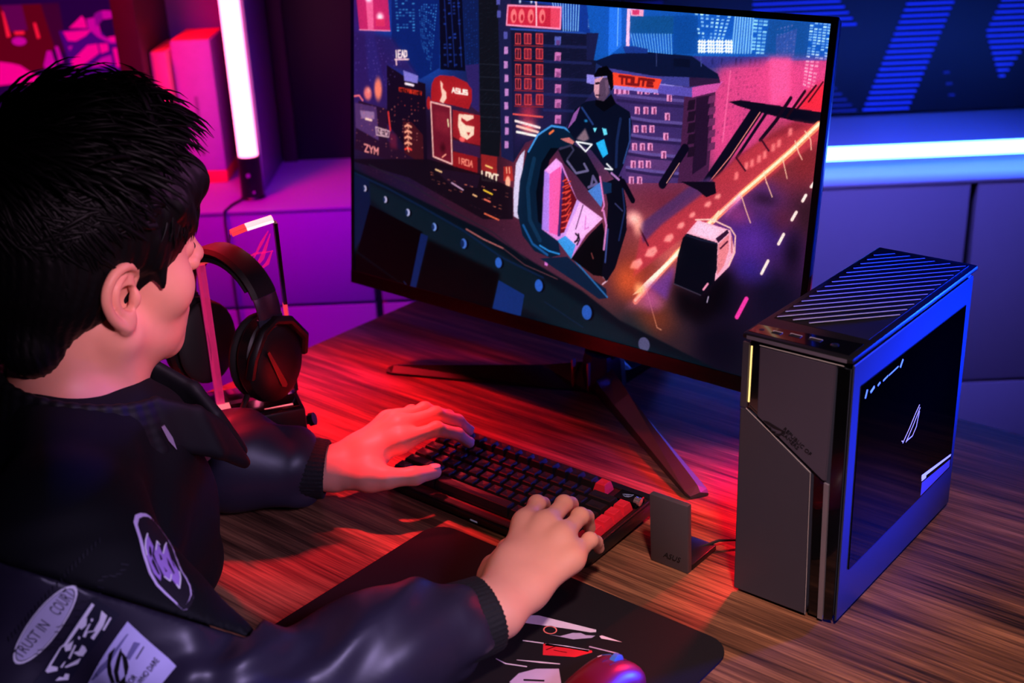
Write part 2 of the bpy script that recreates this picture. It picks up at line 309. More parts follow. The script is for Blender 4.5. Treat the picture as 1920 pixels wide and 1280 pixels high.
('P',(120,50,110),0.6,0,[(507.7,369.8),(516.1,370.5),(515.7,362.2),(508.2,361.3)]),
('P',(22,60,150),1,0,[(388.8,563.7),(601.6,574.5),(606.1,515.8),(510.9,519.8),(505.5,555.7)]),
('L',(150,205,245),0.85,2.1,[(486.6,565.2),(490.3,554.9)]),
('L',(150,205,245),0.85,2.1,[(492.4,565.5),(495.5,555.2)]),
('L',(150,205,245),0.85,2.1,[(498.2,565.8),(500.7,555.4)]),
('L',(150,205,245),0.85,2.1,[(503.9,566.1),(505.8,555.7)]),
('L',(150,205,245),0.85,2.1,[(509.7,566.4),(513.5,517.6)]),
('L',(150,205,245),0.85,2.1,[(515.4,566.7),(518.6,518)]),
('L',(150,205,245),0.85,2.1,[(521.1,567),(523.8,518.3)]),
('L',(150,205,245),0.85,2.1,[(526.8,567.3),(528.9,518.6)]),
('L',(150,205,245),0.85,2.1,[(532.5,567.6),(534,519)]),
('L',(150,205,245),0.85,2.1,[(538.1,567.9),(539.1,519.3)]),
('L',(150,205,245),0.85,2.1,[(543.8,568.1),(544.1,519.7)]),
('E',(220,235,255),1,1,(416.4,559.9,4.2,5.4)),
('E',(220,235,255),1,1,(441.7,561.2,4.2,5.4)),
('E',(220,235,255),1,1,(451.1,561.7,4.2,5.4)),
('W',(150,210,250),0.9,(4,16,0.75,0.4,0.75,5),[(560.4,562.2),(602.6,562.2),(605.9,518.1),(563.5,518.6)]),
('P',(60,120,200),1,0,[(577,516.1),(597.5,515.2),(600.4,476.3),(580,474.6)]),
('W',(140,190,235),0.9,(4,8,0.7,0.5,0.7,6),[(579.5,502.4),(597.8,503.7),(599.7,477.4),(581.4,475.9)]),
('P',(185,38,68),1,0,[(389.4,551.7),(506.2,555.3),(506.6,520.2),(387.8,518.7)]),
('P',(215,80,110),0.8,0,[(484.2,554.1),(505.6,554.3),(506.6,521.2),(485.6,521.7)]),
('L',(255,150,185),1,3,[(389.4,551.7),(506.2,555.3),(506.6,520.2),(387.8,518.7),(389.4,551.7)]),
('L',(255,190,205),1,3,[(451.9,564.6),(455,522.1)]),
('E',(250,140,140),0.8,0.3,(403.3,534.5,7.8,13.8)),
('E',(160,25,50),0.9,0.3,(404.7,532.1,3.6,6.6)),
('E',(250,140,140),0.8,0.3,(420.9,535.5,7.8,13.8)),
('E',(160,25,50),0.9,0.3,(422.3,533.2,3.6,6.6)),
('E',(250,140,140),0.8,0.3,(441.5,536.7,7.8,13.8)),
('E',(160,25,50),0.9,0.3,(442.9,534.4,3.6,6.6)),
('E',(250,140,140),0.8,0.3,(466.6,538.2,7.8,13.8)),
('E',(160,25,50),0.9,0.3,(468,535.9,3.6,6.6)),
('P',(26,12,34),1,0,[(91.7,424.3),(145.8,405),(194.5,398.8),(202.8,244.4),(183.9,244.6),(93.6,313)]),
('P',(44,18,44),0.9,0,[(13.1,348.7),(93.2,340.4),(94.2,279.9),(183.8,247.3),(199.3,233),(1.5,251.5)]),
('W',(190,70,70),0.9,(9,7,0.3,0.3,0.25,8),[(100.5,368.4),(180.5,371),(181.8,323),(101.3,322.1)]),
('P',(130,120,195),1,0,[(136,417.9),(174.9,411.5),(174.1,397.5),(139.1,399)]),
('L',(255,220,230),1,4.2,[(142.2,394),(163,392.7)]),
('P',(195,50,30),1,0,[(124.1,385.6),(185.7,383.5),(184.8,375.7),(125.4,377.6)]),
('X',(40,10,16),1,('MENU TIME',1.5),[(127.2,383.4),(183.9,381.5),(183.3,376.6),(127.3,378.6)]),
('X',(255,215,215),1,('IEAD',2.7),[(112.4,452.6),(146.5,455.3),(146.7,443.4),(113.8,439.5)]),
('L',(255,200,205),1,2.7,[(113.9,436.3),(149.5,439.7)]),
('L',(255,200,205),1,3,[(116.6,435.7),(117.9,427)]),
('E',(235,130,105),0.95,0.6,(68.2,376.2,14.4,30)),
('E',(235,125,120),0.9,0.6,(39.3,365.1,15,18)),
('E',(250,170,150),0.7,1,(41.2,370.8,7.2,9)),
('L',(250,120,130),1,3,[(0.8,355.8),(15.1,358.6),(25.3,349.9)]),
('P',(86,54,108),1,0,[(2.9,343.4),(63.5,341.4),(70.4,277),(5.4,294.5)]),
('P',(190,150,190),0.6,0,[(17.4,329.6),(57.7,331.1),(57.9,317.3),(21.6,314.7)]),
('L',(255,200,190),1,4.2,[(33.8,315.2),(49.9,314.2)]),
('L',(230,190,200),1,1.8,[(62.1,302.5),(100.2,298.6),(98,287),(64.3,287.4),(62.1,302.5)]),
('X',(230,190,200),1,('NEW',1.5),[(66.9,299.4),(97.1,296.9),(95.6,289),(67.9,290.1)]),
('L',(220,60,60),1,3.6,[(96.4,335.3),(102.5,300.3)]),
('X',(235,150,150),1,('ZYM',2.7),[(28.2,264.8),(70.7,261.7),(70.1,249),(30.4,250.9)]),
('P',(120,30,60),0.7,4,[(99.8,297.2),(119.4,294),(121.9,266.8),(102.3,267.1)]),
('P',(70,22,34),1,0,[(136.2,321.9),(159.1,323.2),(189.8,302.4),(193.2,248.6),(168.5,253.5),(141.4,262.4)]),
('L',(250,165,140),1,3.6,[(142.2,313.1),(149.8,316.7),(158.6,313.9)]),
('L',(250,165,140),1,2.1,[(147.8,318.6),(151.8,309.9)]),
('L',(250,165,140),1,3.6,[(142.4,302.2),(150,305.8),(158.8,303.1)]),
('L',(250,165,140),1,2.1,[(148,307.8),(152.1,299)]),
('L',(250,165,140),1,3.6,[(142.7,291.3),(150.3,295),(159.1,292.2)]),
('L',(250,165,140),1,2.1,[(148.3,296.9),(152.3,288.1)]),
('L',(250,165,140),1,3.6,[(142.9,280.4),(150.5,284.1),(159.4,281.4)]),
('L',(250,165,140),1,2.1,[(148.6,286),(152.6,277.2)]),
('L',(240,70,60),1,3.6,[(143.2,269.5),(150.8,273.2),(159.7,270.5)]),
('L',(250,165,140),1,2.1,[(148.8,275.1),(152.9,266.3)]),
('E',(165,32,40),1,0.15,(203.7,364.1,6,13.2)),
('P',(165,30,40),1,0,[(208.9,384.4),(211,400.4),(218,411.5),(232.3,418),(266.2,418.9),(298.2,411.1),(310.8,399.5),(311.7,379.1),(304.3,363.4),(261,366.6),(210.2,368.2)]),
('P',(255,190,175),1,0,[(232.2,408.1),(238.9,403),(238.5,395.1),(247.7,388.2),(248.4,377.3),(240.9,367.1),(232,370.4),(237.5,382),(234.1,394.7)]),
('X',(255,225,215),1,('ASUS',2.7),[(260.6,397.8),(300.9,396.5),(301.9,389.4),(261.6,389.6)]),
('P',(110,24,46),1,0,[(208.8,366.5),(259,362.8),(266.4,257.4),(217.8,265.4)]),
('P',(150,40,60),0.6,6,[(218,353.7),(254.4,352.3),(257.3,310.5),(221,316.8)]),
('E',(60,10,24),0.8,1,(242.2,284.7,12,15)),
('L',(255,185,180),1,2.7,[(208.8,366.5),(259,362.8),(266.4,257.4),(217.8,265.4),(208.8,366.5)]),
('L',(255,235,190),1,2.4,[(253,339),(255.3,326.1)]),
('L',(255,160,140),1,2.4,[(241,267.1),(249.9,273.6)]),
('P',(150,30,42),1,0,[(264.9,358.2),(332.5,355.1),(334.9,301.1),(290.2,302.6),(266.7,309)]),
('P',(248,195,178),1,0,[(280.1,352),(316.3,353.8),(316.8,348.2),(301,341.3),(286.7,346.7),(286.2,340.1),(297.8,333.6),(318.9,333.4),(318.1,318.3),(302.4,307.5),(286.3,312.6),(278.8,331.4)]),
('P',(150,30,42),1,0,[(300.1,320.8),(310.6,322.1),(305.6,315)]),
('E',(235,100,100),0.9,0.3,(290,306.5,7.8,5.4)),
('P',(60,30,70),1,0,[(266.9,303.7),(334.3,298.9),(335.2,278.1),(267.7,282.6)]),
('P',(145,28,36),1,0,[(267.7,281.3),(328.9,279.4),(330.4,244.6),(269,246.7)]),
('X',(235,140,120),1,('IROA',2.1),[(278.9,272.1),(319.8,269.5),(318.5,258.8),(280,261.6)]),
('P',(150,38,42),1,0,[(337.6,285.8),(376.2,285.6),(377,253.8),(339,256.4)]),
('L',(255,200,120),1,3,[(349.6,266.5),(365.2,263.9)]),
('P',(165,45,45),1,0,[(392.2,270.1),(412.1,274.1),(416.9,247.8),(393.5,244.4)]),
('L',(255,170,140),1,2.1,[(399,269.8),(400.5,259.7)]),
('L',(255,170,140),1,2.1,[(405.6,270.7),(407.2,260.6)]),
('X',(255,215,195),1,('LOXT',3.3),[(339.7,254.6),(381.2,253.1),(381.1,240),(341.1,239)]),
('E',(255,190,160),0.9,0.4,(403.7,243.5,7.2,13.8)),
('P',(22,12,26),0.9,0,[(1.7,231.7),(206.1,258.7),(336.5,249.6),(415.9,234.9),(418.9,178),(347.2,166.2),(154.1,215.9),(-0.4,225.7)]),
('P',(40,20,44),0.8,0,[(217.7,244),(336.6,247),(330.7,222.4),(266.5,215.6)]),
('W',(220,120,100),0.9,(14,6,0.5,0.2,0.25,12),[(206.7,237),(409.6,226.2),(408.3,186.7),(215,210.8)]),
('L',(255,200,150),1,2.7,[(224.5,241.6),(240.1,238.9)]),
('L',(255,200,60),1,2.7,[(346.5,220.7),(367.5,215.9)]),
('L',(255,120,100),1,2.7,[(349,203.9),(363,201.2)]),
('L',(200,160,190),1,2.7,[(266.3,222.3),(295.5,213.2)]),
('L',(255,190,140),1,2.7,[(320.7,208.1),(329.6,206.2)]),
('L',(230,110,80),1,2.7,[(350.2,177.4),(385.2,171.1)]),
('W',(210,120,120),0.8,(26,18,0.35,0.3,0.13,21),[(0.9,341.8),(203.1,357.4),(199,243.9),(5.7,252)]),
('W',(120,90,190),0.6,(16,18,0.3,0.4,0.2,22),[(-0,476.7),(102.4,475.7),(164.6,406.7),(4.9,356.2)]),
('W',(60,50,110),0.5,(14,22,0.75,0.12,0.6,23),[(402.9,510.3),(582.9,515.3),(580.6,425.4),(413.1,319)]),
('W',(50,54,80),0.5,(5,30,0.8,0.1,0.5,24),[(322.3,555.4),(364.5,557.6),(380,345.5),(336.2,293.9)]),
('W',(150,80,100),0.5,(40,5,0.5,0.12,0.3,25),[(10,229.9),(412.2,176.9),(413.6,150.7),(10.1,215.6)]),
('P',(22,92,178),1,0,[(559.3,563.2),(1005.1,563.3),(999.3,509.6),(604,473.1),(580.4,474.6)]),
('P',(40,120,215),1,0,[(605.9,561.2),(630,562.1),(634.8,501.9),(609.1,482.7)]),
('L',(130,190,250),1,1.5,[(623.6,561.1),(626.3,501.2)]),
('P',(255,190,220),1,0,[(641.3,561.4),(647.2,561.3),(650.3,503),(643.5,502.5)]),
('P',(250,165,195),1,0,[(647.2,561.3),(673.8,561.4),(673.5,551.2),(649.2,550.7)]),
('P',(200,60,110),1,0,[(651.2,560.1),(665,560.5),(665.7,553),(652.4,552.6)]),
('P',(20,86,150),1,0,[(648.1,549.7),(731,555.5),(732,527.8),(648.6,523.2)]),
('P',(16,80,160),1,0,[(731,555.5),(774.6,559.8),(782.8,501.9),(734.7,497.1)]),
('L',(120,185,230),0.75,2.1,[(652.1,522.3),(663.8,491.6)]),
('L',(120,185,230),0.75,2.1,[(657.6,522.7),(668.8,492)]),
('L',(120,185,230),0.75,2.1,[(663.2,523.1),(673.8,492.4)]),
('L',(120,185,230),0.75,2.1,[(668.7,523.5),(678.8,492.8)]),
('L',(120,185,230),0.75,2.1,[(674.2,523.8),(683.7,493.1)]),
('L',(120,185,230),0.75,2.1,[(679.7,524.2),(688.6,493.5)]),
('L',(120,185,230),0.75,2.1,[(685.2,524.6),(693.6,493.9)]),
('L',(120,185,230),0.75,2.1,[(690.6,525),(698.5,494.3)]),
('L',(120,185,230),0.75,2.1,[(696,525.3),(703.3,494.7)]),
('L',(120,185,230),0.75,2.1,[(701.5,525.7),(708.2,495)]),
('L',(120,185,230),0.75,2.1,[(706.8,526.1),(713.1,495.4)]),
('L',(120,185,230),0.75,2.1,[(712.2,526.4),(717.9,495.8)]),
('L',(120,185,230),0.75,2.1,[(717.6,526.8),(722.7,496.2)]),
('L',(120,185,230),0.75,2.1,[(722.9,527.2),(727.6,496.6)]),
('L',(120,185,230),0.75,2.1,[(728.2,527.5),(732.4,496.9)]),
('W',(190,235,255),1,(7,7,0.55,0.55,0.85,9),[(766.5,563.6),(836.3,563),(825.1,525.6),(778,524.4)]),
('L',(150,205,235),0.8,2.7,[(841.3,562),(840.8,507.5)]),
('L',(150,205,235),0.8,2.7,[(845.7,562.3),(845.5,507.9)]),
('L',(150,205,235),0.8,2.7,[(850.1,562.5),(850.1,508.2)]),
('L',(150,205,235),0.8,2.7,[(854.5,562.8),(854.8,508.6)]),
('L',(150,205,235),0.8,2.7,[(858.9,563),(859.5,508.9)]),
('L',(150,205,235),0.8,2.7,[(863.3,563.3),(864.1,509.3)]),
('L',(150,205,235),0.8,2.7,[(867.6,563.6),(868.7,509.7)]),
('L',(150,205,235),0.8,2.7,[(872,563.8),(873.4,510)]),
('W',(170,230,245),0.9,(3,10,0.8,0.6,0.9,10),[(872.6,560.3),(898.1,560.4),(896.5,509.1),(873.3,508.5)]),
('P',(26,86,160),1,0,[(898.5,560.8),(966,560.9),(966.1,512),(896.9,509.7)]),
('P',(60,90,170),0.8,0,[(913,537),(946.5,551.5),(946.3,512.6),(916,510.2)]),
('W',(110,120,190),0.7,(6,10,0.5,0.6,0.5,11),[(911.6,549.3),(945.5,559.6),(946.5,511.5),(916.1,509.1)]),
('W',(180,225,255),1,(5,13,0.75,0.55,0.85,12),[(965.8,562.9),(1000.8,562),(1000.4,509.7),(965,510.9)]),
('L',(255,255,255),0.9,2.7,[(779.7,520),(792.6,520)]),
('L',(255,255,255),0.9,2.7,[(780.2,515.2),(793.1,515.3)]),
('L',(255,255,255),0.9,2.7,[(780.6,510.5),(793.6,510.6)]),
('L',(255,255,255),0.9,2.7,[(781.1,505.7),(794,505.8)]),
('L',(235,250,255),0.9,2.7,[(781.6,521.8),(782.3,503.6)]),
('L',(235,250,255),0.9,2.7,[(786.2,522.2),(787,504)]),
('L',(235,250,255),0.9,2.7,[(790.8,522.5),(791.6,504.4)]),
('L',(255,255,255),0.9,2.7,[(795.6,521.1),(808.4,521.2)]),
('L',(255,255,255),0.9,2.7,[(796.1,516.4),(808.8,516.5)]),
('L',(255,255,255),0.9,2.7,[(796.5,511.7),(809.3,511.8)]),
('L',(255,255,255),0.9,2.7,[(797,506.9),(809.8,507.1)]),
('L',(235,250,255),0.9,2.7,[(797.5,523),(799.8,505)]),
('L',(235,250,255),0.9,2.7,[(802,523.3),(804.3,505.3)]),
('L',(235,250,255),0.9,2.7,[(806.6,523.6),(808.9,505.7)]),
('L',(255,255,255),0.9,2.7,[(811.3,522.2),(823.9,522.3)]),
('L',(255,255,255),0.9,2.7,[(811.8,517.5),(824.4,517.6)]),
('L',(255,255,255),0.9,2.7,[(812.3,512.8),(824.9,512.9)]),
('L',(255,255,255),0.9,2.7,[(812.7,508.1),(825.4,508.2)]),
('L',(235,250,255),0.9,2.7,[(813.2,524.1),(813.9,506.1)]),
('L',(235,250,255),0.9,2.7,[(817.7,524.4),(818.5,506.4)]),
('L',(235,250,255),0.9,2.7,[(822.2,524.7),(823,506.8)]),
('L',(255,255,255),0.9,2.7,[(826.9,523.3),(839.4,523.4)]),
('L',(255,255,255),0.9,2.7,[(827.3,518.7),(839.8,518.7)]),
('L',(255,255,255),0.9,2.7,[(827.8,514),(840.3,514.1)]),
('L',(255,255,255),0.9,2.7,[(828.3,509.3),(840.8,509.4)]),
('L',(235,250,255),0.9,2.7,[(828.7,525.2),(831,507.4)]),
('L',(235,250,255),0.9,2.7,[(833.2,525.5),(835.5,507.7)]),
('L',(235,250,255),0.9,2.7,[(837.6,525.8),(840,508.1)]),
('P',(58,58,140),1,0,[(770.2,497),(904.5,506.8),(896.6,490.8),(802.8,481.8),(771.4,484.6)]),
('W',(30,30,90),0.9,(14,1,0.4,0.8,0.8,13),[(778.1,496.1),(895.1,504.3),(894.1,491.6),(779.3,484.2)]),
('P',(205,72,138),0.9,8,[(820.6,483.3),(899.9,504.7),(1001.6,509.8),(1003.8,435.1),(951.1,450.5),(906.1,381.5),(822.9,330.9),(814.1,445.7)]),
('P',(235,92,160),0.8,4,[(904.4,507.2),(941.9,510.1),(946.5,450.1),(915.1,432)]),
('L',(245,130,180),0.5,2.4,[(841,480.7),(838.3,371)]),
('W',(140,50,110),0.5,(10,12,0.5,0.5,0.5,14),[(828.5,479.6),(896.5,491.8),(896.7,399.9),(824.3,369.3)]),
('W',(250,170,200),1,(3,8,0.7,0.55,0.8,15),[(964.3,507.8),(988.2,508.7),(984.4,464.2),(964,470.6)]),
('P',(225,40,62),0.9,6,[(1004.9,482.6),(1002.7,435),(957.7,434.4),(975.3,463.3)]),
('P',(66,48,110),1,0,[(621.1,438.6),(762.6,438.4),(762.4,294.9),(648.2,278.5)]),
('P',(120,70,130),0.6,20,[(662.8,349.5),(757.2,351.9),(762.4,294.9),(656.9,279.7)]),
('P',(78,36,78),1,0,[(761.8,432.8),(817.7,448.2),(817.8,302.9),(762.4,294.9)]),
('P',(38,18,50),0.9,0,[(784.1,433.9),(809.4,440.8),(812.4,331.7),(787.8,312.4)]),
('P',(110,50,100),1,0,[(807.1,438.4),(818.3,442.1),(818.2,430.7),(805.7,426.3)]),
('P',(36,18,44),1,0,[(770.2,428),(783,431.5),(781.9,415.8),(769,412.2)]),
('P',(110,50,100),1,0,[(808.8,420.9),(820,424.7),(819.9,413.2),(807.4,408.8)]),
('P',(36,18,44),1,0,[(771.8,410.3),(784.7,413.9),(783.6,398.1),(770.7,394.4)]),
('P',(110,50,100),1,0,[(810.5,403.3),(821.8,407.2),(821.6,395.7),(809.1,391.2)]),
('P',(36,18,44),1,0,[(773.5,392.5),(786.4,396.2),(785.3,380.3),(772.3,376.5)]),
('P',(110,50,100),1,0,[(812.3,385.7),(823.5,389.7),(823.4,378.1),(810.9,373.5)]),
('P',(36,18,44),1,0,[(775.2,374.6),(788.1,378.4),(787,362.4),(774,358.6)]),
('P',(110,50,100),1,0,[(814.2,365.8),(825.5,369.9),(825.4,358.2),(812.8,353.5)]),
('P',(36,18,44),1,0,[(777.1,354.4),(790,358.3),(788.9,342.3),(775.9,338.3)]),
('L',(104,86,156),0.9,4.8,[(632.4,423.4),(698.8,424),(759.7,426.5)]),
('L',(48,34,84),0.9,4.8,[(633.2,414.2),(699.5,414.9),(759.8,417.5)]),
('L',(104,86,156),0.9,4.8,[(653.8,388.8),(701.9,388.1),(760,391)]),
('L',(48,34,84),0.9,4.8,[(654.3,383.7),(702.3,383.1),(760.1,386)]),
('L',(104,86,156),0.9,4.8,[(656.1,360.9),(704.2,360.6),(760.3,363.7)]),
('L',(48,34,84),0.9,4.8,[(656.5,355.8),(704.7,355.6),(760.3,358.7)]),
('L',(104,86,156),0.9,4.8,[(658.3,334.3),(706.5,334.4),(760.5,337.7)]),
('L',(48,34,84),0.9,4.8,[(658.7,328.9),(706.9,329),(760.6,332.4)]),
('L',(104,86,156),0.9,4.8,[(660.5,306.6),(708.8,307),(760.8,310.5)]),
('L',(48,34,84),0.9,4.8,[(660.9,301.4),(709.3,301.9),(760.8,305.4)]),
('P',(225,150,195),1,0,[(624.8,435.7),(635.2,436.2),(636.1,424.2),(625.8,423.7)]),
('P',(110,40,90),0.8,0,[(629,433.8),(633,434.2),(633.8,424.5),(629.8,424.1)]),
('P',(225,150,195),1,0,[(634.8,436.7),(645.1,437.2),(646.1,425.2),(635.8,424.7)]),
('P',(110,40,90),0.8,0,[(639,434.7),(643,435.1),(643.8,425.5),(639.8,425.1)]),
('P',(225,150,195),1,0,[(644.8,437.6),(655,438.1),(656,426.2),(645.7,425.6)]),
('P',(110,40,90),0.8,0,[(648.9,435.7),(652.9,436),(653.7,426.4),(649.7,426)]),
('P',(225,150,195),1,0,[(670.6,440),(680.7,440.5),(681.7,428.7),(671.6,428.2)]),
('P',(110,40,90),0.8,0,[(674.7,438.1),(678.6,438.5),(679.4,428.9),(675.5,428.6)]),
('P',(225,150,195),1,0,[(685.3,441.4),(695.3,441.9),(696.3,430.1),(686.3,429.6)]),
('P',(110,40,90),0.8,0,[(689.4,439.5),(693.2,439.9),(694.1,430.4),(690.2,430)]),
('P',(225,150,195),1,0,[(702.4,443),(712.2,443.5),(713.2,431.8),(703.4,431.3)]),
('P',(110,40,90),0.8,0,[(706.4,441.1),(710.2,441.5),(711,432),(707.2,431.7)]),
('P',(225,150,195),1,0,[(728.6,434.2),(738.3,434.7),(739.3,423.1),(729.6,422.6)]),
('P',(110,40,90),0.8,0,[(732.5,432.3),(736.3,432.7),(737.1,423.3),(733.4,422.9)]),
('P',(225,150,195),1,0,[(668.5,407.6),(678.6,408.2),(679.6,396.3),(669.5,395.6)]),
('P',(110,40,90),0.8,0,[(672.6,405.7),(676.5,406.1),(677.4,396.5),(673.4,396.1)]),
('P',(225,150,195),1,0,[(685.3,409.3),(695.3,409.9),(696.3,398.1),(686.3,397.4)]),
('P',(110,40,90),0.8,0,[(689.3,407.5),(693.2,407.9),(694,398.3),(690.1,397.9)]),
('P',(225,150,195),1,0,[(701,411),(710.9,411.5),(711.9,399.8),(702,399.1)]),
('P',(110,40,90),0.8,0,[(705,409.1),(708.9,409.5),(709.7,400),(705.9,399.6)]),
('P',(225,150,195),1,0,[(727.4,404.2),(737.2,404.8),(738.2,393.1),(728.5,392.4)]),
('P',(110,40,90),0.8,0,[(731.4,402.3),(735.2,402.7),(736.1,393.3),(732.3,392.9)]),
('P',(225,150,195),1,0,[(668.2,377.3),(678.3,378),(679.3,366),(669.2,365.3)]),
('P',(110,40,90),0.8,0,[(672.3,375.5),(676.2,375.9),(677,366.2),(673.1,365.8)]),
('P',(225,150,195),1,0,[(684.2,379.2),(694.2,379.8),(695.2,367.9),(685.2,367.2)]),
('P',(110,40,90),0.8,0,[(688.2,377.3),(692.1,377.7),(693,368.1),(689.1,367.6)]),
('P',(225,150,195),1,0,[(699.4,380.9),(709.4,381.6),(710.4,369.7),(700.4,369)]),
('P',(110,40,90),0.8,0,[(703.5,379),(707.3,379.5),(708.2,369.9),(704.3,369.4)]),
('P',(225,150,195),1,0,[(727.3,372.1),(737.1,372.8),(738.1,361),(728.3,360.3)]),
('P',(110,40,90),0.8,0,[(731.3,370.3),(735.1,370.8),(735.9,361.2),(732.1,360.8)]),
('P',(225,150,195),1,0,[(667.7,348),(677.9,348.8),(678.9,336.7),(668.7,335.9)]),
('P',(110,40,90),0.8,0,[(671.9,346.2),(675.8,346.7),(676.6,336.9),(672.7,336.4)]),
('P',(225,150,195),1,0,[(683.2,349.9),(693.3,350.7),(694.3,338.7),(684.2,337.8)]),
('P',(110,40,90),0.8,0,[(687.3,348.1),(691.2,348.6),(692.1,338.8),(688.2,338.3)]),
('P',(225,150,195),1,0,[(698.5,351.8),(708.5,352.6),(709.6,340.6),(699.6,339.8)]),
('P',(110,40,90),0.8,0,[(702.6,350),(706.5,350.4),(707.3,340.8),(703.5,340.3)]),
('P',(225,150,195),1,0,[(725.8,342.4),(735.6,343.2),(736.7,331.3),(726.8,330.5)]),
('P',(110,40,90),0.8,0,[(729.8,340.6),(733.6,341.1),(734.5,331.5),(730.7,331)]),
('P',(225,150,195),1,0,[(667.3,318.9),(677.5,319.8),(678.5,307.6),(668.3,306.7)]),
('P',(110,40,90),0.8,0,[(671.4,317.1),(675.4,317.6),(676.2,307.8),(672.2,307.2)]),
('P',(225,150,195),1,0,[(682.8,320.9),(692.9,321.8),(694,309.7),(683.8,308.8)]),
('P',(110,40,90),0.8,0,[(686.9,319.1),(690.9,319.7),(691.7,309.9),(687.8,309.3)]),
('P',(225,150,195),1,0,[(697.4,322.9),(707.4,323.7),(708.4,311.7),(698.4,310.8)]),
('P',(110,40,90),0.8,0,[(701.5,321.1),(705.3,321.6),(706.2,311.8),(702.3,311.3)]),
('P',(225,150,195),1,0,[(665.7,292),(676,293),(677,280.7),(666.7,279.7)]),
('P',(110,40,90),0.8,0,[(669.9,290.2),(673.9,290.8),(674.7,280.9),(670.7,280.3)]),
('P',(225,150,195),1,0,[(682.2,294.3),(692.3,295.3),(693.4,283.1),(683.2,282.1)]),
('P',(110,40,90),0.8,0,[(686.3,292.5),(690.3,293.1),(691.1,283.2),(687.1,282.7)]),
('P',(150,140,215),1,0,[(567.4,450.1),(662.9,451.7),(774.9,447.4),(775.7,434.2),(624.5,432),(568.4,436.1)]),
('P',(96,84,175),1,0,[(710.5,446.9),(775.4,448.1),(776.2,434),(711.7,433.5)]),
('P',(195,85,165),1,0,[(774.8,448.9),(830.1,464.2),(817.9,446.5),(776.2,433.5)]),
('P',(70,70,150),1,0,[(595.6,467.7),(768,464.5),(769.4,449.8),(710.3,449.2),(596.6,455)]),
('P',(50,30,70),1,0,[(768,464.5),(822,469.3),(825.3,460.9),(770,449.4)]),
('P',(14,24,62),1,0,[(580.6,472.3),(620.2,488.2),(687,496.3),(770.2,497),(800.2,482),(819.4,474.1),(822.7,467),(766.8,464.2),(703.9,459.9),(598.8,465)]),
('P',(30,60,140),1,0,[(637.7,501),(658.6,503.6),(686.6,501.2),(687.2,494.5),(642.8,491.1)]),
('P',(10,18,48),1,0,[(736.4,490.6),(766.8,491.9),(768,478.8),(737.5,478.5)]),
('L',(60,70,120),1,1.5,[(703.5,495.8),(705.3,475.8)]),
('L',(70,80,150),1,1.8,[(785.8,497.8),(788.5,482.8)]),
('P',(238,74,48),1,0,[(613.8,458.4),(717.4,456.1),(711.2,439.8),(622.7,437.4)]),
('X',(120,24,28),1,('TOUTE',4.5),[(632.9,453.6),(704.5,452.7),(702.6,443.5),(633.8,442.1)]),
('P',(30,34,80),1,0,[(562.6,517.4),(587.4,519.1),(580.4,474.6),(565.7,473.4)]),
('P',(7,10,34),1,0,[(843.3,433.7),(862.9,438.5),(1000.4,435.2),(1001.2,415.7),(954.9,417.6),(886.6,425.2),(858.9,429.4)]),
('L',(9,10,34),1,18.6,[(892.7,425.4),(817.8,302.9)]),
('L',(12,10,36),1,4.8,[(909.3,423.9),(866.9,352.4)]),
('L',(255,150,140),1,1.5,[(898.5,423.8),(854.4,350.8),(822.5,308.1)]),
('L',(20,10,34),1,5.4,[(947.6,450.6),(926.8,414.1),(903.6,382.2)]),
('L',(30,10,30),1,4.2,[(969.5,462.8),(944.9,422.4)]),
('L',(50,10,30),1,3,[(986.1,472.6),(959.9,435.7)]),
('L',(60,10,30),1,2.4,[(996.7,478.8),(977.1,447.9)]),
('L',(12,10,34),1,14.4,[(770.6,352.5),(732.8,288.3)]),
('L',(255,180,170),1,1.2,[(762.2,327.3),(740.8,291.8)]),
('P',(150,42,60),0.85,4,[(906.1,381.5),(957.3,417.5),(1000.6,415),(999,399.1),(969.3,395.5),(881.2,312),(825.6,304),(864.4,352.1)]),
('P',(178,58,74),0.95,3,[(697.2,197.6),(794,282.7),(900.4,376.7),(998.2,420.3),(1001.3,393.9),(881.4,290.7),(771.2,199.6),(687.2,121.7)]),
('P',(84,52,110),0.8,3,[(693.6,215.2),(783.1,291.6),(820.8,314.2),(831.8,303),(737.8,222.6),(703.7,185)]),
('P',(250,160,155),0.85,2,[(679.8,136.4),(685.4,150),(700.7,158.5),(705.4,150.3),(697.1,138.6)]),
('P',(250,160,155),0.85,2,[(708.1,162.7),(713.6,176),(728.5,184.3),(733.2,176.2),(725,164.7)]),
('P',(250,160,155),0.85,2,[(743.6,194.7),(747.7,204.9),(759.2,211.2),(762.7,205),(756.5,196.1)]),
('P',(250,160,155),0.85,2,[(767,221.4),(770.1,229.2),(778.9,233.9),(781.6,229.1),(776.9,222.4)]),
('P',(250,160,155),0.85,2,[(787.9,243),(790.5,249.6),(797.9,253.6),(800.2,249.5),(796.2,243.8)]),
('P',(250,160,155),0.85,2,[(814.7,264.5),(817.5,271.5),(825.3,275.7),(827.8,271.3),(823.6,265.3)]),
('P',(250,160,155),0.85,2,[(832.1,280.1),(834.6,286.5),(841.7,290.3),(844,286.3),(840.2,280.8)]),
('P',(245,140,140),0.8,2,[(864.7,314.6),(865,326.7),(870.8,329.3),(871.6,317.4)]),
('P',(245,140,140),0.8,2,[(880.6,332.5),(880.8,344.5),(886.6,347),(887.3,335.2)]),
('P',(245,140,140),0.8,2,[(890,338.2),(890.2,350.1),(895.9,352.6),(896.7,340.8)]),
('P',(245,140,140),0.8,2,[(901.5,346.3),(901.7,358.2),(907.4,360.7),(908.2,349)]),
('P',(245,140,140),0.8,2,[(910.6,354.1),(910.7,365.9),(916.3,368.4),(917.1,356.7)]),
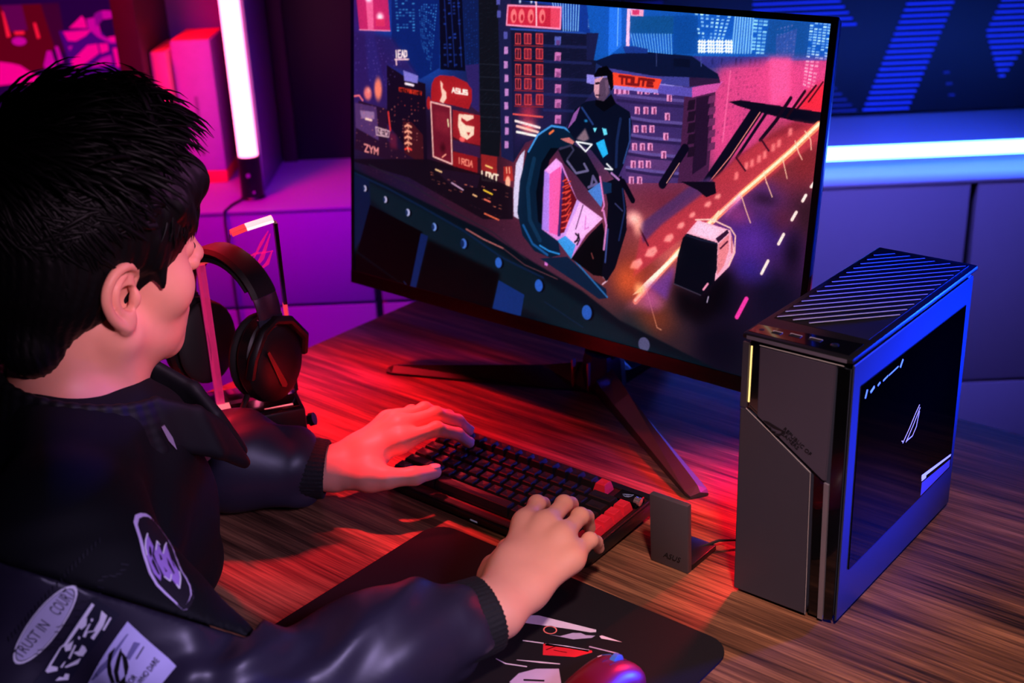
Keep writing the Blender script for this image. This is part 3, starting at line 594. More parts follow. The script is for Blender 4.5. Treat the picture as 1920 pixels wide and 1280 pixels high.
('P',(245,140,140),0.8,2,[(923.8,366.7),(924,378.5),(929.5,380.9),(930.3,369.3)]),
('P',(245,140,140),0.8,2,[(932.7,374.3),(932.8,386),(938.3,388.4),(939.1,376.9)]),
('P',(245,140,140),0.8,2,[(949.6,393.6),(949.7,405.1),(955.2,407.5),(956,396.1)]),
('L',(70,16,44),1,3.6,[(694.5,208.4),(713.9,182.6)]),
('L',(60,14,40),1,3,[(906,382.5),(919.8,368)]),
('L',(60,14,40),1,3,[(864.6,349.9),(882.9,332.3)]),
('P',(16,10,30),1,0,[(767.6,298),(830.5,307.1),(834.9,289.5),(817.4,280),(800.7,289)]),
('L',(255,150,110),0.9,10.17,[(696,81.2),(772.8,181.9),(880.8,295.7),(955.7,370.6),(997.7,417.1)]),
('L',(255,225,190),1,4.52,[(695.8,83),(772.7,182.8),(880.7,296.6),(955.6,371.4),(997.6,417.9)]),
('P',(255,226,205),1,0,[(689.6,91.6),(718.8,124.8),(770.2,180.7),(774.6,177.9),(712,103.7)]),
('P',(255,200,170),1,0,[(829,242.6),(841.4,263.1),(845.6,260.3),(837,241.6)]),
('P',(215,130,210),0.8,4,[(860.3,268.3),(877.9,295.9),(881.5,285.2),(851.7,251)]),
('E',(95,50,160),0.75,1,(910.7,224.4,51,54)),
('E',(150,60,130),0.7,1,(876.4,261.8,39,27)),
('E',(60,40,150),0.6,1,(908.1,178.2,54,36)),
('E',(110,40,50),0.5,1,(955.5,265.7,36,36)),
('E',(14,8,24),0.7,1,(977.9,218.4,27,54)),
('E',(30,14,24),0.5,1,(920.6,293.4,36,18)),
('L',(255,222,214),1,4.8,[(1000.3,330.3),(996.4,323.9)]),
('L',(255,222,214),1,4.8,[(989.1,309.9),(985,300.6)]),
('L',(255,222,214),1,4.8,[(976.5,281.8),(970.6,269)]),
('L',(255,222,214),1,4.8,[(959.4,244.5),(952.5,228.1)]),
('L',(255,222,214),1,4.8,[(937.5,198.3),(928.5,176.1)]),
('L',(232,60,165),1,7.2,[(906.5,130.5),(892.5,96.9)]),
('L',(255,195,170),1,1.5,[(976.3,404.8),(987,393.4),(989.9,378.5)]),
('L',(255,195,170),1,1.5,[(961.9,388.2),(969.6,372.1),(976.9,362)]),
('L',(255,195,170),1,1.5,[(943.4,362.3),(955.4,330.3)]),
('L',(255,195,170),1,1.5,[(914.7,336.7),(921.7,317.9)]),
('L',(255,195,170),1,1.5,[(921.4,320.1),(933.6,298.5)]),
('L',(255,195,170),1,1.5,[(879.4,293.9),(890.6,270.9),(900.6,252.6)]),
('L',(255,195,170),1,1.5,[(715.8,109.4),(728.4,79.7),(743.5,45.6),(752.2,43.5)]),
('E',(210,95,50),0.7,1,(676,113.9,48,48)),
('E',(160,70,40),0.6,1,(738.6,62,66,51)),
('E',(150,60,140),0.75,1,(727.2,94.4,33,36)),
('P',(118,64,160),0.8,6,[(719.8,112.7),(769.4,158.9),(766.8,126.9),(758.3,95.9)]),
('P',(200,110,150),0.5,8,[(720.3,107.8),(758.5,93.5),(748.5,79),(674,65.7)]),
('E',(255,190,130),0.8,1,(703.2,104.4,18,18)),
('E',(255,200,190),0.9,1,(681.7,223.3,27,21)),
('P',(4,5,14),0.9,14,[(766.3,131.7),(822.7,116.5),(846.2,149.8),(869.4,180.1),(874.7,153.1),(866.6,104.2),(827.3,69.2),(782.3,78.9)]),
('P',(232,168,190),1,0,[(786.1,215.6),(805.3,241.1),(866.3,235),(877.2,204.7),(869.8,175.5),(846.4,147.5),(845.4,210.6)]),
('P',(240,180,200),1,0,[(791.4,217.6),(806.8,239),(863.9,233.5),(845,214.1)]),
('P',(40,20,50),1,0,[(840.8,216.8),(861.1,235.3),(864.2,230.1),(846.7,210.9)]),
('P',(210,130,140),1,0,[(846.9,208.6),(864.5,227.8),(867,202.9),(860.6,176.1),(849.4,157.5)]),
('L',(70,20,50),1,2.7,[(851.4,202.4),(863.1,216.1)]),
('L',(250,190,180),1,2.4,[(801.3,240.9),(831.3,246.5),(866,238.4),(876.1,227.5),(877.6,200.2),(869.6,177.8)]),
('L',(170,100,110),1,2.4,[(870,224.2),(872.6,199.3)]),
('P',(4,10,26),1,0,[(780.1,207.4),(787.5,215.8),(845.4,210.6),(848.4,166.8),(841.7,141.8),(822.4,118.9),(770,128.1),(773.3,176.5)]),
('L',(20,34,60),1,1.8,[(783.7,212.8),(813.7,209.7),(844.2,209.3)]),
('L',(70,60,80),1,1.8,[(770,127.6),(822.4,118.9)]),
('L',(235,150,180),1,3.6,[(826.8,129.3),(833.8,140.3)]),
('L',(190,170,200),1,1.8,[(835.5,109.6),(837.2,119.5)]),
('P',(5,18,32),1,2,[(-2.2,211.7),(143.8,185.6),(347.2,145.6),(471.3,107.5),(582.3,77),(665.7,41.4),(755.4,23.4),(861.8,2.2),(1000.2,-1.7),(1004.7,-24.6),(-7.1,-25.3),(-8,120.9)]),
('P',(10,32,46),0.9,6,[(-2.1,198.7),(173.4,165.8),(348.1,127.4),(485.3,82.3),(620,41.1),(712.7,13.6),(612,-9.7),(425.4,19.6),(204.3,91.7),(-2,176.9)]),
('P',(9,34,48),0.8,8,[(477.6,0.1),(621.4,21.9),(757,4.9),(851.9,-0.3),(692.4,-10.4)]),
('P',(10,26,66),0.9,3,[(-0.2,199.8),(43.2,194.5),(47.9,146.2),(23.8,72.1),(0.9,44.2)]),
('P',(1,2,6),0.97,0,[(45.9,145.3),(193.2,115.2),(159.4,-5.8),(9.4,42.8)]),
('P',(2,4,10),0.95,5,[(206.9,103.5),(393.5,72),(372.9,-9.7),(175.1,-5.5)]),
('P',(1,1,4),0.95,4,[(3,41.6),(159.4,-5.8),(373,-10.5),(374.2,-36.7),(-13.6,-31)]),
('P',(14,36,92),1,0,[(188.3,112.1),(207.5,109.2),(175.8,-3.6),(160.1,-3.9)]),
('P',(18,50,118),1,0,[(390.1,57.7),(452.6,42.7),(446.1,0.6),(376.2,-3.4)]),
('L',(40,50,100),1,1.5,[(143.2,6.2),(153.4,-2.9)]),
('L',(12,40,80),0.7,4.2,[(1.9,203),(95.8,186.4),(186.1,165),(298.6,136.4),(395.5,102.1),(494.2,83.5)]),
('L',(190,110,110),0.9,2.7,[(305.6,140.4),(348.9,128.8),(398.1,120)]),
('L',(120,70,80),0.8,1.8,[(398.1,120),(450.1,98.9),(526.5,87.2)]),
('L',(40,34,50),0.8,2.4,[(42.9,225.8),(154.3,204.8),(282.9,166.6),(376.1,144.3),(452.9,110)]),
('E',(1,4,14),0.9,0.2,(36.1,176.2,6.1,6.9)),
('E',(190,180,215),1,0.12,(31.1,176.3,5.1,6.4)),
('E',(10,30,70),0.85,0.2,(28.7,176,3.6,5.1)),
('E',(1,4,14),0.9,0.2,(93.9,162.5,6.5,7.3)),
('E',(190,180,215),1,0.12,(89.1,162.7,5.4,6.8)),
('E',(10,30,70),0.85,0.2,(86.5,162.3,3.8,5.4)),
('E',(1,4,14),0.9,0.2,(156.5,146.9,7.2,8.1)),
('E',(180,180,220),1,0.12,(151.8,147,6,7.5)),
('E',(10,30,70),0.85,0.2,(149.1,146.5,4.2,6)),
('E',(1,4,14),0.9,0.2,(227.6,130.3,7.9,8.9)),
('E',(120,150,215),1,0.12,(223.1,130.3,6.6,8.2)),
('E',(10,30,70),0.85,0.2,(220.2,129.8,4.6,6.6)),
('E',(1,4,14),0.9,0.2,(304.6,111.5,9.7,10.9)),
('E',(70,110,190),1,0.12,(300.3,111.5,8.1,10.1)),
('E',(10,30,70),0.85,0.2,(296.9,110.9,5.7,8.1)),
('E',(1,4,14),0.9,0.2,(392.3,91,10.1,11.3)),
('E',(50,100,185),1,0.12,(388.1,91,8.4,10.5)),
('E',(1,4,14),0.9,0.2,(489.2,66.9,11.5,13)),
('E',(46,96,185),1,0.12,(485.3,66.9,9.6,12)),
('E',(1,4,14),0.9,0.2,(599.4,40.1,13.7,15.4)),
('E',(44,92,175),1,0.12,(595.6,40.1,11.4,14.2)),
('E',(96,92,132),0.9,0.15,(719.9,10,12.6,13.8)),
('P',(210,120,200),1,0,[(497,118.2),(505.1,118.6),(503.2,106.3),(496,107.5)]),
('L',(16,44,84),0.5,2.7,[(500.1,39.6),(588.9,11.2)]),
('P',(12,36,66),1,0,[(485.1,117.3),(546.8,132.1),(597.3,105.1),(634,90.9),(637.6,75.1),(619.8,69.8),(561.8,91.5)]),
('L',(50,110,170),1,3.12,[(524.5,158),(559.1,131),(637.4,76.8)]),
('P',(6,8,16),1,0,[(555.1,130.3),(591.9,179.6),(617.5,206.5),(632.3,164),(630.5,111.6),(604.9,109.9)]),
('L',(120,60,60),1,2.34,[(598.2,148),(602.8,139.1)]),
('L',(210,170,190),1,2.73,[(626.6,110.8),(634.8,105.9),(625.6,97.5)]),
('P',(200,190,215),1,0,[(440.2,307.1),(430.1,295.9),(421.2,279.9),(417.9,227.7),(420.2,184.2),(434.4,179.7),(434.8,250.2)]),
('P',(8,34,60),1,0,[(503.5,358.9),(532,354.2),(553.7,339.8),(547.7,328.6),(518.8,321.8),(497.1,298.1),(483.8,244.1),(486.4,181.5),(524.5,158),(531.1,132.5),(508,122.9),(471.7,128.4),(442.4,152.2),(428.5,192.3),(431.4,249.7),(445.4,304.4),(471.6,344)]),
('P',(3,10,24),1,0,[(516.1,319.9),(497.2,296.5),(485.1,244.3),(487.4,178.4),(477,183.3),(469.7,235.4),(479,289.3),(497.9,317.6)]),
('L',(70,150,215),1,3.51,[(546.4,347.4),(525.9,356),(497.6,356),(467.9,336.5),(448.8,304.9)]),
('L',(28,90,150),1,4.68,[(443.5,171),(466.7,141.1),(501.5,127.1)]),
('L',(50,140,210),1,3.12,[(483.7,140.8),(505.2,134.5),(528.2,133.6)]),
('L',(22,64,100),0.7,8.58,[(462,293.5),(450.4,239.2),(457.8,183.5),(483.1,150.8)]),
('L',(240,120,70),1,3.9,[(494.3,342.2),(502.1,348.2)]),
('P',(200,120,120),1,0,[(517.9,336.1),(536.9,340.9),(549.2,335.1),(545.6,329.9),(529.4,332.7)]),
('P',(13,17,34),1,0,[(514.3,316.5),(547.6,330.2),(573.9,321.5),(603.7,287),(608.9,268.9),(584.5,255.1),(557.2,277.4),(529.9,294.5)]),
('L',(112,104,145),1,4.29,[(535.6,300),(556.1,281.7),(580.9,289.6),(572.2,300.1)]),
('L',(60,60,90),1,3.51,[(519,318.7),(541.8,327.9),(548.2,320.8),(535.4,303.2)]),
('L',(105,95,140),1,4.68,[(584.1,261.4),(601.8,270.4),(592.4,281.7),(589.6,266.1)]),
('P',(205,135,205),1,0,[(486,276.5),(511.2,301.6),(524.7,293.8),(560.8,236.7),(617.8,212.3),(584.1,177.6),(555.2,129.6),(522.5,157),(486.1,171.4)]),
('P',(238,92,165),1,0,[(498.3,271.7),(521.7,290.1),(526.7,263.4),(523.2,166.1),(503.1,168.3)]),
('P',(168,128,212),1,0,[(486,276.5),(498.3,271.7),(503.1,168.3),(486.1,171.4)]),
('P',(222,160,220),1,0,[(511.2,301.6),(524.7,293.8),(521,288.4),(498.3,272.4),(487.2,277.3)]),
('P',(60,40,110),1,0,[(524.2,288.9),(531.1,276.9),(529,165.4),(522.5,164.3)]),
('P',(100,18,34),1,0,[(531.1,276.9),(560.9,235.5),(536.7,174),(527.1,170.1)]),
('L',(225,80,66),1,2.34,[(528.3,263.6),(537.7,268.8)]),
('L',(215,70,60),1,1.95,[(534.2,261.2),(545.1,266)]),
('L',(225,80,66),1,2.34,[(528.6,253.3),(540.4,258.9)]),
('L',(215,70,60),1,1.95,[(534.8,251.6),(545.6,258.4)]),
('L',(225,80,66),1,2.34,[(528.9,242.9),(543.1,249)]),
('L',(215,70,60),1,1.95,[(535.4,242),(546.2,250.7)]),
('L',(225,80,66),1,2.34,[(529.1,232.6),(545.7,239)]),
('L',(215,70,60),1,1.95,[(536.1,232.3),(546.7,243)]),
('L',(225,80,66),1,2.34,[(529.4,222.2),(548.4,229)]),
('L',(215,70,60),1,1.95,[(536.7,222.6),(547.2,235.3)]),
('L',(225,80,66),1,2.34,[(529.7,211.7),(541.1,217.5)]),
('L',(215,70,60),1,1.95,[(537.4,212.9),(547.7,227.6)]),
('L',(225,80,66),1,2.34,[(530,201.3),(543.8,207.4)]),
('L',(215,70,60),1,1.95,[(538,203.2),(548.2,219.9)]),
('L',(225,80,66),1,2.34,[(530.2,190.8),(546.5,197.4)]),
('L',(215,70,60),1,1.95,[(538.6,193.5),(548.8,212.2)]),
('L',(225,80,66),1,2.34,[(530.5,180.3),(549.2,187.4)]),
('L',(215,70,60),1,1.95,[(539.3,183.7),(549.3,204.4)]),
('P',(190,150,215),1,0,[(560.8,236.7),(567.4,233.2),(540.2,170.7),(526.1,164.9),(536.7,174)]),
('P',(226,172,218),1,0,[(567.4,233.2),(617.8,212.3),(584.1,177.6),(563.5,156.3),(539.5,168.9)]),
('P',(60,150,205),1,0,[(522.5,157),(539.5,168.9),(563.5,156.3),(555.2,129.6)]),
('L',(60,40,70),1,1.95,[(574.5,228.5),(561.6,184.2)]),
('L',(190,120,180),1,2.34,[(581.8,210.3),(581.4,187.5),(589,192.1)]),
('L',(14,12,24),1,3.51,[(562.1,176.1),(568.5,172.3),(565.8,164.6),(561.1,161.1)]),
('L',(14,12,24),1,2.73,[(568.1,177.1),(571.2,167.8),(566.3,157.1)]),
('P',(8,12,30),1,0,[(616.3,273.1),(651.2,290.6),(665.4,239.6),(668.6,200.7),(650.3,131.7),(633.8,104),(622.9,113.4),(626.9,195.2),(626.6,239.8)]),
('L',(40,60,120),0.7,3.12,[(654.8,269.3),(662.2,232.8),(654.2,180.7)]),
('L',(90,90,150),0.7,2.34,[(641.7,242.2),(657.7,232.1)]),
('L',(205,130,190),1,3.9,[(618.7,225.9),(626.4,201.5),(624.1,159.3)]),
('L',(90,110,190),0.7,3.12,[(629.9,195.7),(628.5,137.3)]),
('P',(80,130,195),1,0,[(583.3,254.9),(609.2,274.6),(616.5,250.3),(613.3,230.8)]),
('L',(222,130,190),1,3.12,[(607.1,282.8),(619.2,235.5),(615.3,225.3)]),
('P',(20,50,90),1,0,[(612.3,275.7),(631.5,275.3),(632.7,259.7),(617.7,254.3)]),
('P',(9,17,42),1,0,[(586.9,409.3),(628.6,409.9),(659.3,398),(665.3,378.2),(663.9,341.6),(652.6,306.3),(640.7,279.7),(614.2,301.1),(585.3,325.5),(553.2,334.7),(531.1,356),(546.3,389.7),(567.9,404.9)]),
('P',(150,92,165),1,0,[(544.4,382.6),(557.6,396.5),(548.7,371.2),(532.7,354.9)]),
('L',(50,80,150),0.8,3.51,[(560.9,394.3),(577.7,377.5),(586,369.2)]),
('L',(60,90,160),0.8,3.12,[(660.2,386.7),(663.2,350.6),(653.2,312.5)]),
('L',(30,50,100),0.8,5.46,[(641.8,384.6),(637.3,347.5),(638.8,304.4)]),
('P',(40,175,225),1,0,[(594.4,338.5),(610.7,347.3),(620.9,323.8),(610.8,315.6)]),
('P',(120,220,245),1,0,[(586.5,363),(594.9,364),(590.9,355.8)]),
('P',(110,215,245),1,0,[(605.5,365.2),(614,364.7),(616.9,355.8),(610.2,353.4)]),
('E',(40,150,210),1,1,(571,373.1,6.2,3.9)),
('P',(150,120,135),0.9,2,[(552.8,340.3),(570.3,360.5),(580.1,343.6),(568.8,337.5)]),
('L',(240,240,250),1,2.73,[(553.2,335.6),(586.2,335),(573.9,321.5),(553.2,335.6)]),
('L',(235,235,245),1,2.73,[(616.3,298.2),(631.6,298.7),(619.5,306.5)]),
('L',(180,130,190),1,3.9,[(630.2,292.3),(646.1,283.6)]),
('L',(8,8,26),1,10.14,[(654.5,281.7),(676.7,253.2)]),
('P',(92,70,98),1,0,[(584.3,445.1),(611.3,449.6),(617,424.5),(606,409.4),(591.4,411),(583.5,424.3)]),
('P',(208,158,172),1,0,[(584.4,443.9),(602.9,450.4),(595.3,440.6),(594.3,413.1),(588,415.6),(584.3,424.4)]),
('P',(30,20,34),1,0,[(585.5,438.5),(594.6,440.5),(595.6,437),(586.6,434.9)]),
('L',(60,40,60),1,2.34,[(589.3,418.1),(597,418.3)]),
('P',(120,90,120),0.7,0,[(605.3,444.6),(612.7,445.2),(614.1,427.2),(609.9,417.7)]),
('P',(5,5,12),1,0,[(582.1,449.1),(590.6,462.6),(607.3,467.6),(620.4,457.9),(623.7,434.2),(619,427.7),(613.6,439.3),(608.9,451.5),(584.2,446.9)]),
('P',(6,8,20),1,0,[(588.7,410.7),(606,409.7),(620.1,423.3),(631,408.3),(607.3,392.5),(588.3,401.5)]),
('E',(255,190,170),0.7,1,(690.8,210.2,15.8,24.9)),
]
GLYPH = {'A': ((0, 0, .5, 1), (.5, 1, 1, 0), (.2, .4, .8, .4)), 'S': ((1, 1, 0, 1), (0, 1, 0, .5), (0, .5, 1, .5), (1, .5, 1, 0), (1, 0, 0, 0)), 'U': ((0, 1, 0, 0), (0, 0, 1, 0), (1, 0, 1, 1)), 'R': ((0, 0, 0, 1), (0, 1, 1, .9), (1, .9, 1, .55), (1, .55, 0, .5), (.3, .5, 1, 0)),
         'O': ((0, 0, 0, 1), (0, 1, 1, 1), (1, 1, 1, 0), (1, 0, 0, 0)), 'T': ((0, 1, 1, 1), (.5, 1, .5, 0)), 'E': ((0, 0, 0, 1), (0, 1, 1, 1), (0, .5, .8, .5), (0, 0, 1, 0)), 'L': ((0, 1, 0, 0), (0, 0, 1, 0)), 'X': ((0, 0, 1, 1), (0, 1, 1, 0)),
         'D': ((0, 0, 0, 1), (0, 1, .8, .9), (.8, .9, .9, .2), (.9, .2, 0, 0)), 'I': ((.5, 0, .5, 1),), 'N': ((0, 0, 0, 1), (0, 1, 1, 0), (1, 0, 1, 1)), 'W': ((0, 1, .25, 0), (.25, 0, .5, .7), (.5, .7, .75, 0), (.75, 0, 1, 1)), 'M': ((0, 0, 0, 1), (0, 1, .5, .4), (.5, .4, 1, 1), (1, 1, 1, 0)), 'Z': ((0, 1, 1, 1), (1, 1, 0, 0), (0, 0, 1, 0)), 'Y': ((0, 1, .5, .5), (1, 1, .5, .5), (.5, .5, .5, 0)), ' ': ()}
def paint(w, h):
    """draw the game scene shown on the screen: returns linear rgb, row 0 at the bottom"""
    k = 2; Wd, Hd = w * k, h * k; sx, sy = Wd / 1000.0, Hd / 562.5; r_ = np.random.default_rng(5)
    gx, gy = np.meshgrid(np.linspace(0, 1000, 101), np.linspace(0, 562.5, 58)); num = np.zeros(gx.shape + (3,)); den = np.zeros(gx.shape)
    for x, y, *c in SCREEN_BASE: q = 1 / (((gx - x) ** 2 + (gy - y) ** 2) ** 1.5 + 300); num += q[..., None] * np.array(c); den += q
    base = num / den[..., None]
    yi = np.linspace(0, 57 - 1e-6, Hd); xi = np.linspace(0, 100 - 1e-6, Wd); y0 = yi.astype(int); x0 = xi.astype(int); fy = (yi - y0)[:, None, None]; fx = (xi - x0)[None, :, None]
    img = (base[y0][:, x0] * (1 - fy) * (1 - fx) + base[y0][:, x0 + 1] * (1 - fy) * fx + base[y0 + 1][:, x0] * fy * (1 - fx) + base[y0 + 1][:, x0 + 1] * fy * fx).astype(np.float32)
    def box_(x0, y0, x1, y1): return max(int(x0), 0), max(int(y0), 0), min(int(x1) + 2, Wd), min(int(y1) + 2, Hd)
    def blur(m, n):
        for ax in (0, 1):
            c = np.cumsum(np.pad(m, [(n + 1, n) if a == ax else (0, 0) for a in (0, 1)], mode='edge'), axis=ax)
            m = (np.take(c, range(2 * n + 1, c.shape[ax]), ax) - np.take(c, range(0, c.shape[ax] - 2 * n - 1), ax)) / (2 * n + 1)
        return m
    def poly(pts, c, a, soft=0):
        P = np.array(pts, float) * (sx, sy); pd = soft * 3 * sx; x0, y0, x1, y1 = box_(P[:, 0].min() - pd, P[:, 1].min() - pd, P[:, 0].max() + pd, P[:, 1].max() + pd)
        if x1 <= x0 or y1 <= y0: return
        Y = np.arange(y0, y1)[:, None] + .5; Xc = np.arange(x0, x1)[None] + .5; m = np.zeros((y1 - y0, x1 - x0), bool)
        for (ax, ay), (bx, by) in zip(P, np.roll(P, -1, 0)):
            if ay != by: m ^= ((ay > Y) != (by > Y)) & (Xc < (bx - ax) * (Y - ay) / (by - ay) + ax)
        m = m.astype(np.float32)
        if soft: m = blur(blur(m, max(1, int(soft * sx * .8))), max(1, int(soft * sx * .8)))
        s = img[y0:y1, x0:x1]; s += (np.array(c, np.float32) - s) * (m * a)[..., None]
    def line(pts, c, a, wd):
        P = np.array(pts, float) * (sx, sy); r = max(wd * sx / 2, .6); x0, y0, x1, y1 = box_(P[:, 0].min() - r, P[:, 1].min() - r, P[:, 0].max() + r, P[:, 1].max() + r)
        if x1 <= x0 or y1 <= y0: return
        Y = np.arange(y0, y1)[:, None] + .5; Xc = np.arange(x0, x1)[None] + .5; d = np.full((y1 - y0, x1 - x0), 1e9)
        for A_, B_ in zip(P, P[1:]):
            v = B_ - A_; t = np.clip(((Xc - A_[0]) * v[0] + (Y - A_[1]) * v[1]) / max(v @ v, 1e-6), 0, 1); d = np.minimum(d, np.hypot(Xc - A_[0] - t * v[0], Y - A_[1] - t * v[1]))
        m = np.clip(r + .5 - d, 0, 1); s = img[y0:y1, x0:x1]; s += (np.array(c, np.float32) - s) * (m * a)[..., None]
    def quad(q, u, v): q = np.array(q, float); return (q[3] * (1 - u) + q[2] * u) * (1 - v) + (q[0] * (1 - u) + q[1] * u) * v
    for kd, c, a, s, g in SCREEN_ART:
        if kd == 'P': poly(g, c, a, s)
        elif kd == 'L': line(g, c, a, s)
        elif kd == 'E':
            cx, cy, rx, ry = g[0] * sx, g[1] * sy, max(g[2] * sx, .8), max(g[3] * sy, .8); x0, y0, x1, y1 = box_(cx - rx, cy - ry, cx + rx, cy + ry)
            if x1 <= x0 or y1 <= y0: continue
            Y = np.arange(y0, y1)[:, None] + .5; Xc = np.arange(x0, x1)[None] + .5; d = np.hypot((Xc - cx) / rx, (Y - cy) / ry); t = np.clip((1 - d) / max(s, .02), 0, 1); m = t * t * (3 - 2 * t)
            q = img[y0:y1, x0:x1]; q += (np.array(c, np.float32) - q) * (m * a)[..., None]
        elif kd == 'W':
            nx, ny, fx_, fy_, pr, sd = s; rr = np.random.default_rng(sd)
            for i in range(nx):
                for j in range(ny):
                    if rr.random() > pr: continue
                    u0, v0 = (i + .5 - fx_ / 2) / nx, (j + .5 - fy_ / 2) / ny; u1, v1 = u0 + fx_ / nx, v0 + fy_ / ny
                    poly([quad(g, u0, v0), quad(g, u1, v0), quad(g, u1, v1), quad(g, u0, v1)], c, a * rr.uniform(.45, 1))
        elif kd == 'X':
            t, wd = s; n = len(t)
            for i, ch in enumerate(t):
                for x_0, y_0, x_1, y_1 in GLYPH[ch]: line([quad(g, (i + .1 + .75 * x_0) / n, y_0), quad(g, (i + .1 + .75 * x_1) / n, y_1)], c, a, wd)
    img = img.reshape(h, k, w, k, 3).mean((1, 3)) / 255.0
    hi = np.clip(img - .62, 0, 1)                              # the glow that the scene on the screen shows round its lights
    for n in (3, 9): g = np.stack([blur(blur(hi[..., c], n), n) for c in range(3)], -1); img = img + (.35 if n == 3 else .45) * (.6 * g + .4 * g.mean(-1, keepdims=True))
    img = np.clip(img, 0, 1); img = img ** 1.12 * 1.03
    img = img * (1 + .05 * r_.standard_normal(img.shape[:2])[..., None])
    img = np.clip(img, 0, 1)
    return np.where(img <= .04045, img / 12.92, ((img + .055) / 1.055) ** 2.4)
# ================================================================== the setting
WALLM = mat('wall_paint_dark', (70, 60, 80), 0.8, nscale=6); FLOORM = mat('floor_dark_vinyl', (34, 30, 36), 0.6, nscale=8); CEILM = mat('ceiling_paint', (40, 38, 44), 0.9)
struct('floor', (-2.2, -1.6, -0.05), (2.4, 3.2, 0), FLOORM)
struct('wall_back', (-2.2, 3.13, 0), (2.4, 3.2, 2.7), mat('wall_back_dark', (10, 9, 22), 0.6)); struct('wall_left', (-2.27, -1.6, 0), (-2.2, 3.2, 2.7), WALLM)
struct('wall_right', (2.4, -1.6, 0), (2.47, 3.2, 2.7), WALLM); struct('wall_front', (-2.2, -1.67, 0), (2.4, -1.6, 2.7), WALLM)
struct('ceiling', (-2.2, -1.6, 2.7), (2.4, 3.2, 2.76), CEILM)
# ---- long low sideboard: units with doors, one continuous top
CABM = mat('cabinet_white_lacquer', (150, 147, 155), 0.33, noise=0.03); CTOP = mat('counter_white_lacquer', (140, 136, 144), 0.38, noise=0.03); GAP = mat('gap_dark', (10, 9, 12), 0.8)
top = box('counter_top', (-2.1, 2.5, 0.778), (2.2, 3.125, 0.787), CTOP, bevel=0.003)
tag(top, 'long white counter top running along the back wall under the blue light bar', 'counter')
TX = [-2.172, -1.542, -0.912, -0.282, 0.348, 0.978, 1.608]
LB = {-1.542: 'white cabinet unit at the far left behind the seated person', -0.912: 'white cabinet unit behind the headset stand, lit purple', -0.282: 'white cabinet unit mostly hidden behind the monitor', 0.348: 'white cabinet unit between monitor and tower, lit pale blue',
      0.978: 'white cabinet unit behind the tower at the right picture edge, lit deep blue'}
for x0 in TX[1:6]:
    x1 = x0 + 0.63; cu = empty('cabinet', (x0 + 0.315, 2.8, 0), 0, LB[x0], 'cabinet', 'white cabinet units under the long counter')
    box('body', (-0.3145, -0.275, 0.0), (0.3145, 0.31, 0.777), GAP, cu)
    zs = 0.57 if x0 < 0 else 0.322
    for z0, z1 in ((zs + 0.004, 0.7765), (0.06, zs - 0.004)): box('door', (-0.307, -0.2985, z0), (0.307, -0.276, z1), CABM, cu, 0.002)
    box('plinth', (-0.31, -0.25, 0), (0.31, -0.2752, 0.055), GAP, cu)
# ---- open shelf unit standing on the counter, left
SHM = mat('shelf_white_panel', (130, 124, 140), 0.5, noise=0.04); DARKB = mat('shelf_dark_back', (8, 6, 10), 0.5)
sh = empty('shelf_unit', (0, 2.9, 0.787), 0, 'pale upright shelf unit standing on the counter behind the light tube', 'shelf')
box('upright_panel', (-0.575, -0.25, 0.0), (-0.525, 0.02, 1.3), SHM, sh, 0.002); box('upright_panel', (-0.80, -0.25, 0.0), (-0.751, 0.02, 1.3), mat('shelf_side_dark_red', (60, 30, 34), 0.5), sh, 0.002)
box('back_panel', (-0.7505, 0.0, 0.0), (-0.5755, 0.018, 1.3), SHM, sh, 0.001)
box('dark_back_panel', (-0.524, 0.0, 0.0), (0.1, 0.02, 1.3), DARKB, sh, 0.001); box('wood_strip', (-0.522, -0.012, 0.0), (-0.488, -0.001, 1.3), mat('dark_brown_strip', (38, 18, 16), 0.5), sh, 0.001)
box('upright_panel', (0.101, -0.25, 0.0), (0.14, 0.02, 1.3), DARKB, sh, 0.002)
def bookbox(loc, size, m, label, band=None):
    b = empty('book', loc, 0, label, 'book'); w, d, h = size
    box('cover', (0, 0, 0.028 if band else 0), (w, d, h), m, b, 0.002)
    if band: box('lower_band', (0, 0, 0), (w, d, 0.0275), band, b, 0.001)
    bm = bmesh.new(); add_box(bm, (0.004, 0.004, h + 0.0002), (w - 0.004, d - 0.004, h + 0.003)); obj('top_edge', bm, mat('book_top_orange', (225, 90, 60), 0.6), b)
    for z0, z1 in ((0.40, 0.62), (0.2, 0.26)): box('spine_print', (w * 0.42, -0.0006, h * z0), (w * 0.52, -0.0001, h * z1), mat('spine_print_grey', (130, 96, 130), 0.6), b)
bookbox((-0.709, 2.73, 0.787), (0.086, 0.15, 0.316), mat('book_pale_cover', (165, 120, 165), 0.5), 'tall thick pale book standing on the shelf beside the light tube, red lower band', mat('book_red_band', (235, 60, 60), 0.5))
bookbox((-0.7475, 2.70, 0.787), (0.034, 0.15, 0.299), mat('book_pink_cover', (245, 120, 140), 0.5), 'thin pink red book standing at the left of the tall pale book')
